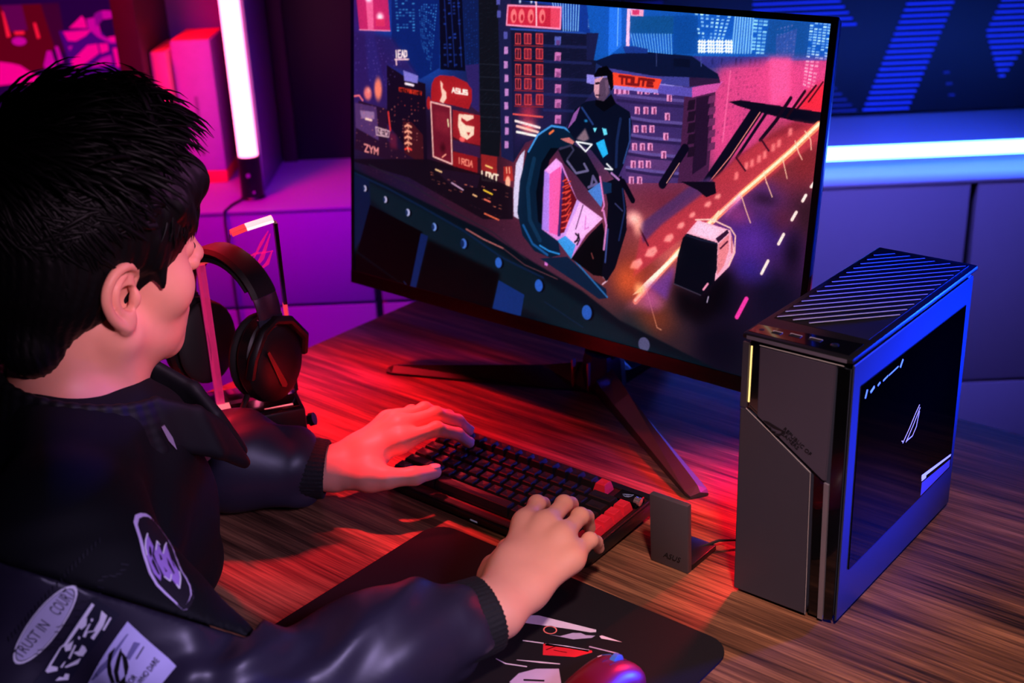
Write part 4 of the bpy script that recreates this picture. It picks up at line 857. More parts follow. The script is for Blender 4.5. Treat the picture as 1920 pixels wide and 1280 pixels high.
# ---- poster at the far left, the light on it painted as emission
ts = empty('wall_poster', (-1.33, 3.1, 0.97), 0, 'dark framed poster with blurred magenta shapes, far left behind the head', 'screen')
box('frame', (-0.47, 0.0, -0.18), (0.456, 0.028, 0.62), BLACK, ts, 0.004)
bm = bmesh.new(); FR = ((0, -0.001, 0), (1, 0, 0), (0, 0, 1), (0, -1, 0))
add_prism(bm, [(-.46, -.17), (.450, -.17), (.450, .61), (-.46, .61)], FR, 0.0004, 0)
_S = [  # shapes: polygon in metres on the poster, ink
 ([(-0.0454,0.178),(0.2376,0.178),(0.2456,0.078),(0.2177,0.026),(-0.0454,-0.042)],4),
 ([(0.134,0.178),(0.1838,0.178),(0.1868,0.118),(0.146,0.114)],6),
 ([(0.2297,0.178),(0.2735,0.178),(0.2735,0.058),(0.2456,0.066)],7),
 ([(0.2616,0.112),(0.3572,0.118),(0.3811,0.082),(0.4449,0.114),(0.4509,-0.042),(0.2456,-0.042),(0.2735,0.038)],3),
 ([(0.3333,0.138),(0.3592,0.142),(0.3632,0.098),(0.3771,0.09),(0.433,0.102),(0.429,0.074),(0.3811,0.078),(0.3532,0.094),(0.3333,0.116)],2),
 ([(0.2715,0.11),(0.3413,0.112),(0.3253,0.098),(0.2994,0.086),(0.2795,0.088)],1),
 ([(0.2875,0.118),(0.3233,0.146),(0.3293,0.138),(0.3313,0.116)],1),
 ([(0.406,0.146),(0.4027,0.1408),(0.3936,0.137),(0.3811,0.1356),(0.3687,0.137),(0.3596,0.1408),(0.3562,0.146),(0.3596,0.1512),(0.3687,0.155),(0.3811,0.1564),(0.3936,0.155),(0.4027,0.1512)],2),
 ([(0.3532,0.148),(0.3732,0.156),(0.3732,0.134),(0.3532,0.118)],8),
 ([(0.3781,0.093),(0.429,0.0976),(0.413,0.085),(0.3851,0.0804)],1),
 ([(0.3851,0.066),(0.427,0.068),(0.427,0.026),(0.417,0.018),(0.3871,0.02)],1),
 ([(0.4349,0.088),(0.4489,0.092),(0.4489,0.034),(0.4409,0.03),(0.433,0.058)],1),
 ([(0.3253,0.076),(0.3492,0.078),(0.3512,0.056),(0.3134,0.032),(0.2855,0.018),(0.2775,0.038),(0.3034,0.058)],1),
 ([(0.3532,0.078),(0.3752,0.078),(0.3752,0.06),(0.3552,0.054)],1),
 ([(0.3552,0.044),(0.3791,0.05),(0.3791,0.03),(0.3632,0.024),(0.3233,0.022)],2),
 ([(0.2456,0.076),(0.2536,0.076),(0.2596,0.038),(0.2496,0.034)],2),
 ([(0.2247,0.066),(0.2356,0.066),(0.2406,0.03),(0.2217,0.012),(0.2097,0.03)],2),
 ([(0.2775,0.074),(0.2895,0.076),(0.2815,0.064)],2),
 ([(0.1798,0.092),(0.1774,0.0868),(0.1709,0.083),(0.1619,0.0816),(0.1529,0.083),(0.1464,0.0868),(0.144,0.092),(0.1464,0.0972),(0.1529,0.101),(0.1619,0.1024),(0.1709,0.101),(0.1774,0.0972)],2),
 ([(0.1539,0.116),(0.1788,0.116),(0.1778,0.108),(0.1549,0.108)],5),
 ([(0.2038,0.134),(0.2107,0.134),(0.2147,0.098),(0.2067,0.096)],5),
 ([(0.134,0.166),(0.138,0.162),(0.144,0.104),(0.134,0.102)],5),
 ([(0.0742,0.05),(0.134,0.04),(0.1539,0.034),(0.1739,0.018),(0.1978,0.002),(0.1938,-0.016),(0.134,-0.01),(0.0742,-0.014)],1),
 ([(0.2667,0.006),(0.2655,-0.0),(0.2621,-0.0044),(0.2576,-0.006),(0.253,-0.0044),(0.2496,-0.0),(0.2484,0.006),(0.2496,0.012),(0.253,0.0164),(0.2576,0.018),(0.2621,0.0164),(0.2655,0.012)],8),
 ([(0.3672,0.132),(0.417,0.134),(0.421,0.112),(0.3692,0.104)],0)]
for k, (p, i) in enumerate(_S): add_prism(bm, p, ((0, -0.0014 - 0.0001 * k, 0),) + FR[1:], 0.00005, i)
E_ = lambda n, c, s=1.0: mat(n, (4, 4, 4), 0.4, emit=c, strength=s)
obj('picture', bm, [E_('ts_purple', (30, 0, 58)), E_('ts_pink', (245, 0, 140)), E_('ts_magenta', (200, 0, 150)), E_('ts_violet', (70, 0, 112)), E_('ts_red', (92, 0, 22)), E_('ts_hot', (255, 20, 60)), E_('ts_plum', (92, 0, 74)), E_('ts_wine', (58, 0, 44)), E_('ts_mauve', (140, 0, 130))], ts)  # poster inks emit in place of the coloured light falling on them
# ---- pink light tube on its socket, with its lead
lt = empty('light_tube', (-0.5425, 2.595, 0.787), 0, 'tall glowing pink light tube standing in a black socket on the counter', 'lamp')
bm = bmesh.new(); add_lathe(bm, [(0.0205, 0.0935), (0.0205, 0.93), (0.012, 0.945)], n=28); obj('tube', bm, mat('pink_tube_glow', (255, 200, 220), 0.3, emit=(255, 113, 158), strength=6.2), lt, True, 'glowing white pink tube')
bm = bmesh.new(); add_lathe(bm, [(0.026, 0.0), (0.027, 0.002), (0.024, 0.006), (0.0235, 0.086), (0.025, 0.088), (0.025, 0.093)], n=28); obj('socket', bm, BLACK, lt, True, 'black tube socket')
bm = bmesh.new(); add_lathe(bm, [(0.0045, 0), (0.004, 0.003)], (0.0, -0.0242, 0.055), (0, -1, 0), 12); obj('button', bm, mat('button_grey', (150, 130, 150), 0.3), lt, True); bm = bmesh.new(); add_lathe(bm, [(0.003, 0), (0.002, 0.002)], (0.008, -0.0232, 0.018), (0.3, -1, 0), 10)
obj('button', bm, mat('button_grey', (150, 130, 150), 0.3), lt, True)
bm = bmesh.new(); add_tube(bm, [(-0.02, -0.022, 0.004), (-0.035, -0.06, 0.003), (-0.042, -0.0995, 0.002), (-0.043, -0.1035, -0.02), (-0.042, -0.104, -0.2), (-0.03, -0.11, -0.5), (0.0, -0.12, -0.786)], 0.0028, 7); obj('lead', bm, MATTE, lt, True)
# ---- blue light bar lying along the counter
lb = empty('light_bar', (0.95, 2.62, 0.787), 0, 'long glowing blue white light bar lying along the counter behind the tower', 'lamp')
bm = bmesh.new(); add_lathe(bm, [(0.011, -0.62), (0.015, -0.615), (0.015, 0.70), (0.011, 0.705)], (0, 0, 0.035), (1, 0, 0), 24)
obj('tube', bm, mat('blue_tube_glow', (210, 230, 255), 0.3, emit=(48, 93, 255), strength=34.0), lb, True, 'glowing tube')
for x in (-0.5, 0.62): box('bracket', (x - 0.006, -0.012, 0), (x + 0.006, 0.012, 0.0205), BLACK, lb, 0.001)
# ---- dark panel of blue light slats on the back wall
lp = empty('slat_wall_light', (0.0, 3.129, 0.79), 0, 'dark wall panel with bands of thin blue light slats at the upper right', 'wall light')
box('backing', (-0.2, -0.03, 0.005), (1.9, 0.0, 0.85), mat('panel_backing', (3, 3, 11), 0.5), lp, 0.002)
SLAT = mat('blue_slat_glow', (20, 30, 120), 0.4, emit=(18, 42, 225), strength=1.0); DIM = mat('blue_slat_dim', (16, 20, 80), 0.4, emit=(8, 14, 92), strength=1.0)
_slats = {}
for k in range(38):
    z = 0.805 + 0.0142 * k; dz = z - 0.80; iv = [(0.905 + 0.345 * dz, 1.020 + 0.345 * dz, SLAT)]
    if z < 0.885: iv.append((0.80 - 1.0 * dz, 0.895 - 0.95 * dz, DIM))
    if z > 1.01: iv.append((0.62, 0.876 - (z - 1.017) * 0.75, SLAT)) if z < 1.24 else None
    if z > 0.862: iv.append((max(1.247 - 0.41 * (z - 0.862), 1.197) + max(0, z - 0.985) * 0.4, 1.247 + 0.58 * (z - 0.862), SLAT))
    if 0.81 < z < 0.9 and k % 2 == 0: iv.append((1.128 - (z - 0.81) * 0.33, 1.142 - (z - 0.81) * 0.33, DIM))
    if 1.08 < z < 1.11: iv.append((0.31, 0.40, DIM))
    for a, b, m in iv:
        if b - a < 0.004: continue
        if m.name not in _slats: _slats[m.name] = o = box('slat', (-0.5, -0.006, -0.0020), (0.5, 0, 0.0020), m, lp)
        else: o = share('slat', _slats[m.name], lp)
        o.scale = (b - a, 1, 1); o.location = ((a + b) / 2, -0.0302, z - 0.79)
# ================================================================== desk
desk = empty('desk', dk(-0.62, 1.06, -DZ), YAW, 'large walnut wood desk with straight grain carrying all the gear', 'desk')
bm = bmesh.new(); add_box(bm, (-0.826, -0.46, DZ - 0.036), (0.826, 0.47, DZ), 0.003, 2); obj('desktop', bm, WOOD, desk, True, 'walnut desktop')
for sx in (-1, 1):
    for sy in (-1, 1): box('leg', (sx * 0.77 - 0.03, sy * 0.40 - 0.03, 0), (sx * 0.77 + 0.03, sy * 0.40 + 0.03, DZ - 0.0365), MATTE, desk, 0.003)
box('apron', (-0.74, 0.385, DZ - 0.10), (0.74, 0.405, DZ - 0.0365), MATTE, desk, 0.002)
# ================================================================== monitor
MY = math.radians(-40.93); TILT = math.radians(6.758); SWd, SHt = 0.738, 0.4151
mon = empty('monitor', dk(-0.968, 1.335), YAW, 'large black monitor showing a neon city game scene, on a three legged stand', 'monitor')
_mw = Matrix.Translation((0.0592, 1.5706, 1.0998)) @ Matrix.Rotation(MY, 4, 'Z') @ Matrix.Rotation(-TILT, 4, 'X')
_ml = (Matrix.Translation(dk(-0.968, 1.335)) @ Matrix.Rotation(YAW, 4, 'Z')).inverted() @ _mw      # screen frame (x right, z up, +y away) in stand frame
def mo(name, bm, m, smooth=True, label=None):
    bm.transform(_ml); return obj(name, bm, m, mon, smooth, label)
bm = bmesh.new(); hw, hh = SWd / 2, SHt / 2
add_box(bm, (-hw - 0.006, 0.0012, -hh - 0.019), (hw + 0.008, 0.024, hh + 0.007), 0.004, 2)
for v in bm.verts:                                             # slab thins towards its rims
    if v.co.y > 0.012: v.co.x *= 0.985; v.co.z *= 0.985
add_box(bm, (-0.24, 0.0235, -0.15), (0.24, 0.06, 0.15), 0.012, 2)
mo('housing', bm, mat('monitor_shell', (36, 36, 42), 0.35, spec=0.6), label='black housing')
bm = bmesh.new()
for lo, hi in (((-hw - 0.006, -0.0015, -hh - 0.019), (hw + 0.008, 0.0012, -hh)), ((-hw - 0.006, -0.0008, hh), (hw + 0.008, 0.0012, hh + 0.007)), ((-hw - 0.006, -0.0008, -hh), (-hw, 0.0012, hh)), ((hw, -0.0008, -hh), (hw + 0.008, 0.0012, hh))): add_box(bm, lo, hi)
mo('bezel', bm, mat('bezel_black', (12, 11, 13), 0.3), False)
# the picture on the screen: a grid of coloured cells, emitting
NXs, NYs = 800, 450
IMG = paint(NXs + 1, NYs + 1)                                  # linear rgb, row 0 = bottom
gx, gz = np.meshgrid(np.linspace(-hw, hw, NXs + 1), np.linspace(-hh, hh, NYs + 1))
vco = np.stack([gx, np.full_like(gx, 0.0004), gz], -1).reshape(-1, 3)
ml = np.array(_ml); vco = vco @ ml[:3, :3].T + ml[:3, 3]
i0 = (np.arange(NYs)[:, None] * (NXs + 1) + np.arange(NXs)[None]).ravel()
fq = np.stack([i0, i0 + 1, i0 + NXs + 2, i0 + NXs + 1], 1)
def np_mesh(name, v, f, m, parent=None, smooth=True, label=None):
    me = bpy.data.meshes.new(name); me.vertices.add(len(v)); me.vertices.foreach_set('co', np.asarray(v, np.float32).ravel())
    k = f.shape[1]; me.loops.add(f.size); me.loops.foreach_set('vertex_index', f.astype(np.int32).ravel()); me.polygons.add(len(f))
    me.polygons.foreach_set('loop_start', np.arange(0, f.size, k, dtype=np.int32)); me.polygons.foreach_set('loop_total', np.full(len(f), k, np.int32))
    if smooth: me.polygons.foreach_set('use_smooth', np.ones(len(f), bool))
    me.update(calc_edges=True); me.validate()
    for x in (m if isinstance(m, (list, tuple)) else [m]): me.materials.append(x)
    o = bpy.data.objects.new(name, me); COL.objects.link(o); o.parent = parent
    if label: o['label'] = label
    return o
def attr_mat(name, attr, emit, rough=0.5):
    m = bpy.data.materials.new(name); m.use_nodes = True; n = m.node_tree.nodes; P = n['Principled BSDF']; a = n.new('ShaderNodeAttribute'); a.attribute_name = attr
    P.inputs['Roughness'].default_value = rough
    if emit:
        P.inputs['Base Color'].default_value = (0.004, 0.004, 0.004, 1); P.inputs['Specular IOR Level'].default_value = 0.1
        m.node_tree.links.new(a.outputs['Color'], P.inputs['Emission Color']); P.inputs['Emission Strength'].default_value = emit
    else: m.node_tree.links.new(a.outputs['Color'], P.inputs['Base Color'])
    return m
scr = np_mesh('screen', vco, fq, attr_mat('screen_picture', 'picture', 1.0, 0.4), mon, label='glowing screen with a rider in a neon city')
ca = scr.data.color_attributes.new('picture', 'FLOAT_COLOR', 'POINT'); ca.data.foreach_set('color', np.concatenate([IMG.reshape(-1, 3), np.ones((IMG.size // 3, 1))], 1).astype(np.float32).ravel())
# stand: hub, neck, three legs (front legs are flat tapering blades)
STM = mat('stand_dark_metal', (30, 28, 30), 0.35, 0.4)
bm = bmesh.new(); add_lathe(bm, [(0.030, 0.002), (0.033, 0.006), (0.030, 0.05), (0.027, 0.058)], n=8); obj('hub', bm, STM, mon, True)
bm = bmesh.new()
for x in (-0.0315, -0.004): add_box(bm, (x, -0.036, 0.006), (x + 0.003, -0.028, 0.05), 0.0005)
obj('hub_trim', bm, mat('trim_copper', (190, 150, 140), 0.25, 0.8), mon)
bm = bmesh.new(); add_box(bm, (-0.026, -0.014, 0.05), (0.026, 0.022, 0.40), 0.006, 2, rot=None); obj('neck', bm, STM, mon, True)
bm = bmesh.new(); add_box(bm, (-0.04, -0.06, 0.30), (0.04, -0.012, 0.38), 0.006, 2); obj('mount', bm, STM, mon, True)
def blade(tip, w0, w1, h0, h1, start=0.02):
    t = Vector((tip[0], tip[1], 0)); L = t.length; d = t / L; s = Vector((-d.y, d.x, 0)); bm = bmesh.new(); R0 = []
    for q, w, h in ((start, w0, h0), (L * 0.28, w0 * 0.95, h0 * 0.72), (L * 0.97, w1, h1), (L, w1 * 0.8, h1 * 0.6)):
        c = d * q
        R0.append([bm.verts.new(c + s * w * 0.5 + Vector((0, 0, 0.0008))), bm.verts.new(c + s * w * 0.5 + Vector((0, 0, 0.004))), bm.verts.new(c + s * w * 0.06 + Vector((0, 0, h))), bm.verts.new(c - s * w * 0.5 + Vector((0, 0, h * 0.55))), bm.verts.new(c - s * w * 0.5 + Vector((0, 0, 0.0008)))])
    for a, b in zip(R0, R0[1:]):
        for k in range(5): bm.faces.new((a[k], a[(k + 1) % 5], b[(k + 1) % 5], b[k]))
    bm.faces.new(R0[0][::-1]); bm.faces.new(R0[-1]); bmesh.ops.recalc_face_normals(bm, faces=bm.faces[:]); return bm
obj('leg', blade((-0.303, -0.139), 0.044, 0.026, 0.042, 0.012), STM, mon, False); obj('leg', blade((0.279, -0.19), 0.040, 0.030, 0.044, 0.012), mat('stand_leg_lit', (62, 54, 60), 0.4, 0.2), mon, False)  # right leg paler: light falling on it put into its colour
obj('leg', blade((0.0, 0.16), 0.04, 0.03, 0.045, 0.012), STM, mon, False)
# ================================================================== tower computer
pc = empty('computer_tower', dk(-0.558, 1.0), YAW, 'compact dark grey computer tower with black glass side on the desk right', 'computer')
PW, PD, PH = 0.117, 0.3115, 0.299
SHELL = mat('tower_grey_metal', (66, 61, 73), 0.42, 0.25, noise=0.05); SIDEM = mat('tower_side_metal', (46, 48, 62), 0.42, 0.2, noise=0.05)
bm = bmesh.new(); add_box(bm, (0.002, 0.004, 0.004), (PW - 0.002, PD - 0.002, PH - 0.006), 0.010, 3)
for v in bm.verts:
    if v.co.z < 0.006: v.co.z = 0.004
obj('body', bm, SIDEM, pc, True)
for x in (0.02, PW - 0.02):
    for y in (0.03, PD - 0.03): box('foot', (x - 0.01, y - 0.01, 0), (x + 0.01, y + 0.01, 0.0045), MATTE, pc, 0.001)
FF = ((0, 0.004, 0), (1, 0, 0), (0, 0, 1), (0, -1, 0))         # front plane: x across, z up, out towards the sitter
bm = bmesh.new(); add_prism(bm, [(0.001, 0.003), (0.0852, 0.0035), (0.0815, 0.168), (0.0080, 0.2175), (0.001, 0.2175), ], FF, 0.0042); bmesh.ops.bevel(bm, geom=bm.edges[:], offset=0.0012, segments=2, affect='EDGES')
obj('lower_front_panel', bm, SHELL, pc, True)
bm = bmesh.new(); add_prism(bm, [(0.0195, 0.2125), (0.0835, 0.170), (0.0935, 0.163), (0.0975, 0.163), (0.100, 0.288), (0.0195, 0.288)], FF, 0.0028); bmesh.ops.bevel(bm, geom=bm.edges[:], offset=0.001, segments=2, affect='EDGES')
obj('upper_front_panel', bm, mat('tower_front_upper', (72, 64, 80), 0.45, 0.2, noise=0.05), pc, True)
bm = bmesh.new(); add_prism(bm, [(0.0868, 0.004), (0.0965, 0.004), (0.0945, 0.160), (0.0835, 0.166)], FF, 0.0004); add_prism(bm, [(0.008, 0.2185), (0.0190, 0.2125), (0.0190, 0.2895), (0.0095, 0.2895)], FF, 0.0004); obj('recess', bm, GLOSS, pc)
bm = bmesh.new(); add_prism(bm, [(0.0005, 0.2185), (0.0075, 0.2185), (0.0085, 0.289), (0.0015, 0.289)], FF, 0.003); obj('front_edge_panel', bm, SHELL, pc)
bm = bmesh.new(); add_prism(bm, [(0.0980, 0.004), (0.1035, 0.004), (0.1005, 0.160), (0.0955, 0.161)], FF, 0.0026); obj('metal_strip', bm, mat('tower_bright_strip', (150, 140, 150), 0.35, 0.6), pc, False, 'brushed bright strip')
bm = bmesh.new(); add_prism(bm, [(0.1045, 0.004), (0.1135, 0.007), (0.1135, 0.286), (0.1015, 0.286), (0.1015, 0.162)], FF, 0.0012); obj('front_corner_trim', bm, GLOSS, pc)
bm = bmesh.new(); add_prism(bm, [(0.0082, 0.2245), (0.0097, 0.2245), (0.0108, 0.2855), (0.0093, 0.2855)], FF, 0.0012); obj('light_strip', bm, mat('warm_strip_glow', (255, 230, 150), 0.4, emit=(255, 214, 128), strength=1.15), pc, False, 'glowing warm yellow strip')
CHM = mat('chamfer_metal', (215, 205, 205), 0.35, 0.4)
bm = bmesh.new(); add_stroke(bm, [(0.0080, 0.2188), (0.0815, 0.1690)], 0.0009, ((0, -0.0003, 0),) + FF[1:], 0.0002); add_stroke(bm, [(0.0815, 0.1690), (0.0852, 0.004)], 0.0005, ((0, -0.0003, 0),) + FF[1:], 0.0002); obj('edge_highlight_line', bm, CHM, pc); bm = bmesh.new()
add_stroke(bm, [(0.0195, 0.2893), (0.108, 0.2893)], 0.0007, ((0, 0.0015, 0),) + FF[1:], 0.0004); obj('top_highlight_line', bm, CHM, pc)
bm = bmesh.new(); F2 = ((0, 0.001, 0),) + FF[1:]; add_eye(bm, (0.0385, 0.2045), 0.024, F2, 0.0003, rot=math.radians(-40)); obj('emblem', bm, mat('dark_print', (20, 17, 24), 0.5), pc)
dd = Vector((0.0735 , 0, -0.0497)).normalized(); uu = Vector((-dd.z, 0, dd.x)) * 1.0; uu = Vector((0.0497, 0, 0.0735)).normalized()
for k, (s, sz, w) in enumerate((('REPUBLIC OF', 0.0062, 0.0655), ('GAMERS', 0.0062, 0.0655))):
    c = Vector((0.0635, 0.0008, 0.1955)) + uu * (0.0028 - 0.0056 * k) - dd * (0.0 if k == 0 else 0.006); text_mesh(s, sz, (c, dd, uu, (0, -1, 0)), 0.0004, MATS['dark_print'], 'lettering', pc)
# top cover with ports and vent slats
bm = bmesh.new(); add_box(bm, (0.0, 0.0, PH - 0.0065), (PW, PD, PH), 0.004, 2)
for v in bm.verts:
    for sx in (0, 1):
        pass
obj('top_cover', bm, mat('tower_top_black', (15, 14, 20), 0.35), pc, True)
bm = bmesh.new(); add_stroke(bm, [(0.006, -0.0), (0.111, -0.0)], 0.0036, ((0, -0.0001, PH - 0.0036), (1, 0, 0), (0, 0, 1), (0, -1, 0)), 0.0004); obj('top_front_lip', bm, mat('lip_metal', (120, 110, 130), 0.35, 0.5), pc)
TF = ((0, 0, PH), (1, 0, 0), (0, 1, 0), (0, 0, 1))
bm = bmesh.new(); add_prism(bm, [(0.004, 0.006), (0.110, 0.006), (0.110, 0.038), (0.07, 0.034), (0.03, 0.029), (0.004, 0.026)], TF, 0.0004); obj('port_panel', bm, GLOSS, pc)
for i, (x0, x1, y) in enumerate(((0.0247, 0.0345, 0.0161), (0.0415, 0.0538, 0.0194), (0.0613, 0.0744, 0.0212))):
    t = bmesh.new(); add_box(t, (x0, y - 0.0028, PH + 0.0002), (x1, y + 0.0028, PH + 0.0007)); p_ = obj('port', t, MATTE, pc)
    t = bmesh.new(); add_box(t, (x0, y + 0.0026, PH + 0.0007), (x1, y + 0.0033, PH + 0.0010)); add_box(t, (x0, y + 0.0010, PH + 0.0007), (x0 + 0.0008, y + 0.0026, PH + 0.0010)); obj('port_rim', t, mat('port_rim_metal', (225, 220, 210), 0.3, 0.5), p_)
bm = bmesh.new(); add_lathe(bm, [(0.0042, 0.0), (0.0042, 0.0010), (0.0030, 0.0014)], (0.0887, 0.0200, PH), n=20); obj('power_button', bm, mat('button_dark', (40, 44, 60), 0.2, 0.6), pc, True)
bm = bmesh.new(); add_lathe(bm, [(0.0025, 0.0), (0.0025, 0.0006)], (0.0135, 0.0155, PH), n=14); obj('audio_port', bm, BLACK, pc)
bm = bmesh.new(); add_prism(bm, [(0.008, 0.05), (0.109, 0.05), (0.109, 0.303), (0.008, 0.303)], TF, 0.0003); obj('vent_well', bm, mat('vent_black', (5, 5, 9), 0.6), pc)
SL = mat('vent_slat_metal', (210, 205, 228), 0.45, 0.1); SLB = mat('vent_slat_body', (9, 8, 14), 0.4)
s2 = (0.1129 - 0.0) / 0.0949 * 0.0 + 1.10
for k in range(18):                                            # slats run obliquely across the top
    y0 = 0.075 - 0.101 * 1.10 * 0.5 + 0.0172 * k
    pts = []
    for x in np.linspace(0.010, 0.107, 24):
        y = y0 + (x - 0.010) * 1.10
        if 0.052 < y < 0.300: pts.append((float(x), float(y)))
    if len(pts) < 3: continue
    t = bmesh.new(); add_stroke(t, [pts[0], pts[-1]], 0.0058, ((0, 0, PH + 0.0003),) + TF[1:], 0.0015, 0); sl = obj('slat', t, SLB, pc)
    t = bmesh.new(); add_stroke(t, [(pts[0][0] + 0.001, pts[0][1] - 0.003), (pts[-1][0] + 0.001, pts[-1][1] - 0.003)], 0.0011, ((0, 0, PH + 0.0014),) + TF[1:], 0.0006, 0); obj('slat_edge', t, SL, sl)
# glass side
SF = ((PW - 0.002, 0, 0), (0, 1, 0), (0, 0, 1), (1, 0, 0))
bm = bmesh.new(); add_prism(bm, [(0.004, 0.006), (PD - 0.014, 0.006), (PD - 0.014, PH - 0.008), (0.004, PH - 0.008)], SF, 0.0022); bmesh.ops.bevel(bm, geom=bm.edges[:], offset=0.0008, segments=1, affect='EDGES'); obj('side_panel', bm, SIDEM, pc, True)
bm = bmesh.new(); add_prism(bm, [(0.0235, 0.0585), (0.286, 0.0585), (0.2805, 0.262), (0.0215, 0.2645)], ((PW + 0.0002, 0, 0),) + SF[1:], 0.0012); obj('side_window', bm, mat('black_glass', (1, 1, 1), 0.05, spec=0.25), pc, False, 'black glass window')
SG = ((PW + 0.0014, 0, 0),) + SF[1:]
bm = bmesh.new(); CW = mat('emblem_pale_line', (200, 180, 165), 0.5, emit=(190, 165, 150), strength=0.55)
for p in ([(0.1349, 0.1546), (0.150, 0.166), (0.163, 0.178), (0.172, 0.1845)], [(0.1435, 0.152), (0.160, 0.166), (0.1745, 0.1805)], [(0.1445, 0.153), (0.160, 0.1525), (0.1685, 0.160), (0.1735, 0.1765)], [(0.132, 0.1585), (0.136, 0.1555)]): add_stroke(bm, p, 0.0011, SG, 0.0002)
obj('window_emblem', bm, CW, pc)
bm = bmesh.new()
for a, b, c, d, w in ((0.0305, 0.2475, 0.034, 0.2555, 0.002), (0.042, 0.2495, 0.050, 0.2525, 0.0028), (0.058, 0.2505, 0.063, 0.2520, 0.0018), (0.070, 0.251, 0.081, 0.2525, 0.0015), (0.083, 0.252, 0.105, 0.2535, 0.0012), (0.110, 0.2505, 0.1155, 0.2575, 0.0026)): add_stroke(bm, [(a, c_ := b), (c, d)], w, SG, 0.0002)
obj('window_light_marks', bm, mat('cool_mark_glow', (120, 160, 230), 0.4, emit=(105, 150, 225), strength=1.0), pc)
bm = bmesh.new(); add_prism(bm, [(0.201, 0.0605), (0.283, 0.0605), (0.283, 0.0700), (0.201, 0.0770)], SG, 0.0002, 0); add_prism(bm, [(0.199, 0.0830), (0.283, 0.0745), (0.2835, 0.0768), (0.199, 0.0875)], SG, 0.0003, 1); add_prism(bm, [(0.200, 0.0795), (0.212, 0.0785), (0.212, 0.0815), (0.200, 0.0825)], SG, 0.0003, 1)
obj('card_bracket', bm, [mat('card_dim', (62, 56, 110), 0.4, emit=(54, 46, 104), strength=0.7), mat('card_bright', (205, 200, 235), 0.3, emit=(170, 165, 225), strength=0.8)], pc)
# ================================================================== antenna stand + lead
an = empty('antenna_stand', dk(-0.636, 1.0), YAW, 'small dark grey upright antenna plate with folding foot in front of the tower', 'antenna')
ANM = mat('antenna_grey', (72, 62, 68), 0.5, noise=0.05)
bm = bmesh.new(); add_box(bm, (-0.0245, -0.004, 0.0), (0.0245, 0.0045, 0.087), 0.0015, 2)
for v in bm.verts: v.co.y += 0.012 * v.co.z / 0.087 * -0.3; v.co.x *= 1 + 0.0 * v.co.z
obj('plate', bm, ANM, an, True)
bm = bmesh.new(); add_box(bm, (-0.018, 0.0046, 0.0), (0.0245, 0.056, 0.0075), 0.0015, 2); obj('foot', bm, BLACK, an, True)
text_mesh('ASUS', 0.0095, ((0.0035, -0.0049, 0.0145), (1, 0, 0), (0, 0.04, 1), (0, -1, 0)), 0.0004, mat('antenna_print', (16, 14, 17), 0.5), 'lettering', an, 0.3)
bm = bmesh.new(); cp = [dk(-0.625, 1.042, 0.006), dk(-0.612, 1.062, 0.010), dk(-0.595, 1.08, 0.008), dk(-0.572, 1.10, 0.006), dk(-0.5585, 1.115, 0.010)]
add_tube(bm, cp, 0.0016, 8); tag(obj('antenna_cable', bm, MATTE, None, True), 'thin black cable from the antenna foot to the tower', 'cable')
# ================================================================== mouse pad with printed graphic
pad = empty('mouse_pad', dk(-0.70, 0.77), YAW, 'wide black cloth mouse pad with rounded corners and pale printed graphic', 'mouse pad')
bm = bmesh.new(); pts = []
x0, x1, y0, y1, rr = -0.207, 0.196, -0.165, 0.142, 0.028
for cx, cy, a0 in ((x1 - rr, y1 - rr, 0), (x0 + rr, y1 - rr, 90), (x0 + rr, y0 + rr, 180), (x1 - rr, y0 + rr, 270)):
    for k in range(7): a = math.radians(a0 + 15 * k); pts.append((cx + rr * math.cos(a), cy + rr * math.sin(a)))
add_prism(bm, pts, ((0, 0, 0.0002), (1, 0, 0), (0, 1, 0), (0, 0, 1)), 0.003); obj('cloth', bm, mat('pad_cloth', (30, 25, 29), 0.95, spec=0.05, noise=0.1, nscale=900, bump=0.15), pad, False)
PRINT_INKS = [mat('pad_print_white', (230, 205, 225), 0.6), mat('pad_print_coral', (255, 120, 110), 0.6), mat('pad_print_violet', (110, 80, 130), 0.6), mat('pad_print_lilac', (190, 165, 200), 0.6), mat('pad_print_red', (225, 30, 45), 0.6), mat('pad_print_black', (12, 10, 12), 0.7), mat('pad_print_blue', (40, 70, 140), 0.6)]
PF = ((0.70, -0.77, 0.0032), (1, 0, 0), (0, 1, 0), (0, 0, 1))
def S_(p, w, i): bm = bmesh.new(); add_stroke(bm, p, w, PF, 0.0001, 0); _pr.append((bm, i))
def G_(p, i): bm = bmesh.new(); add_prism(bm, p, PF, 0.0001, 0); _pr.append((bm, i))
_pr = []
S_([(-.8363, .7524), (-.846, .768), (-.8497, .7785)], [.002, .0045, .001], 0); S_([(-.8497, .7785), (-.8407, .7705)], [.001, .006], 0); S_([(-.8296, .7540), (-.8352, .7605)], .0022, 0); S_([(-.832, .757), (-.8275, .760)], .0018, 0)
for a, b in (((-.8831, .6415), (-.8695, .6383)), ((-.8695, .6383), (-.8654, .6491)), ((-.8831, .6415), (-.8654, .6491)), ((-.8660, .6480), (-.8311, .6473)), ((-.866, .6405), (-.833, .640))): S_([a, b], .0011, 2)
G_([(-.7080, .826), (-.6936, .8361), (-.6306, .8517), (-.6285, .8485), (-.6330, .8445), (-.6500, .8380), (-.6966, .8177)], 0)
G_([(-.6217, .8449), (-.6205, .8475), (-.5979, .8504), (-.6180, .8430)], 0)
G_([(-.6640, .8170), (-.6539, .8211), (-.6470, .8330), (-.6400, .8380), (-.6340, .8380), (-.6257, .8430), (-.6265, .8380), (-.6400, .8250)], 3)
S_([(-.6685 + .0068 * math.cos(t), .8235 + .0068 * math.sin(t) * .9) for t in np.linspace(0, 2 * math.pi, 19)], .0013, 1)
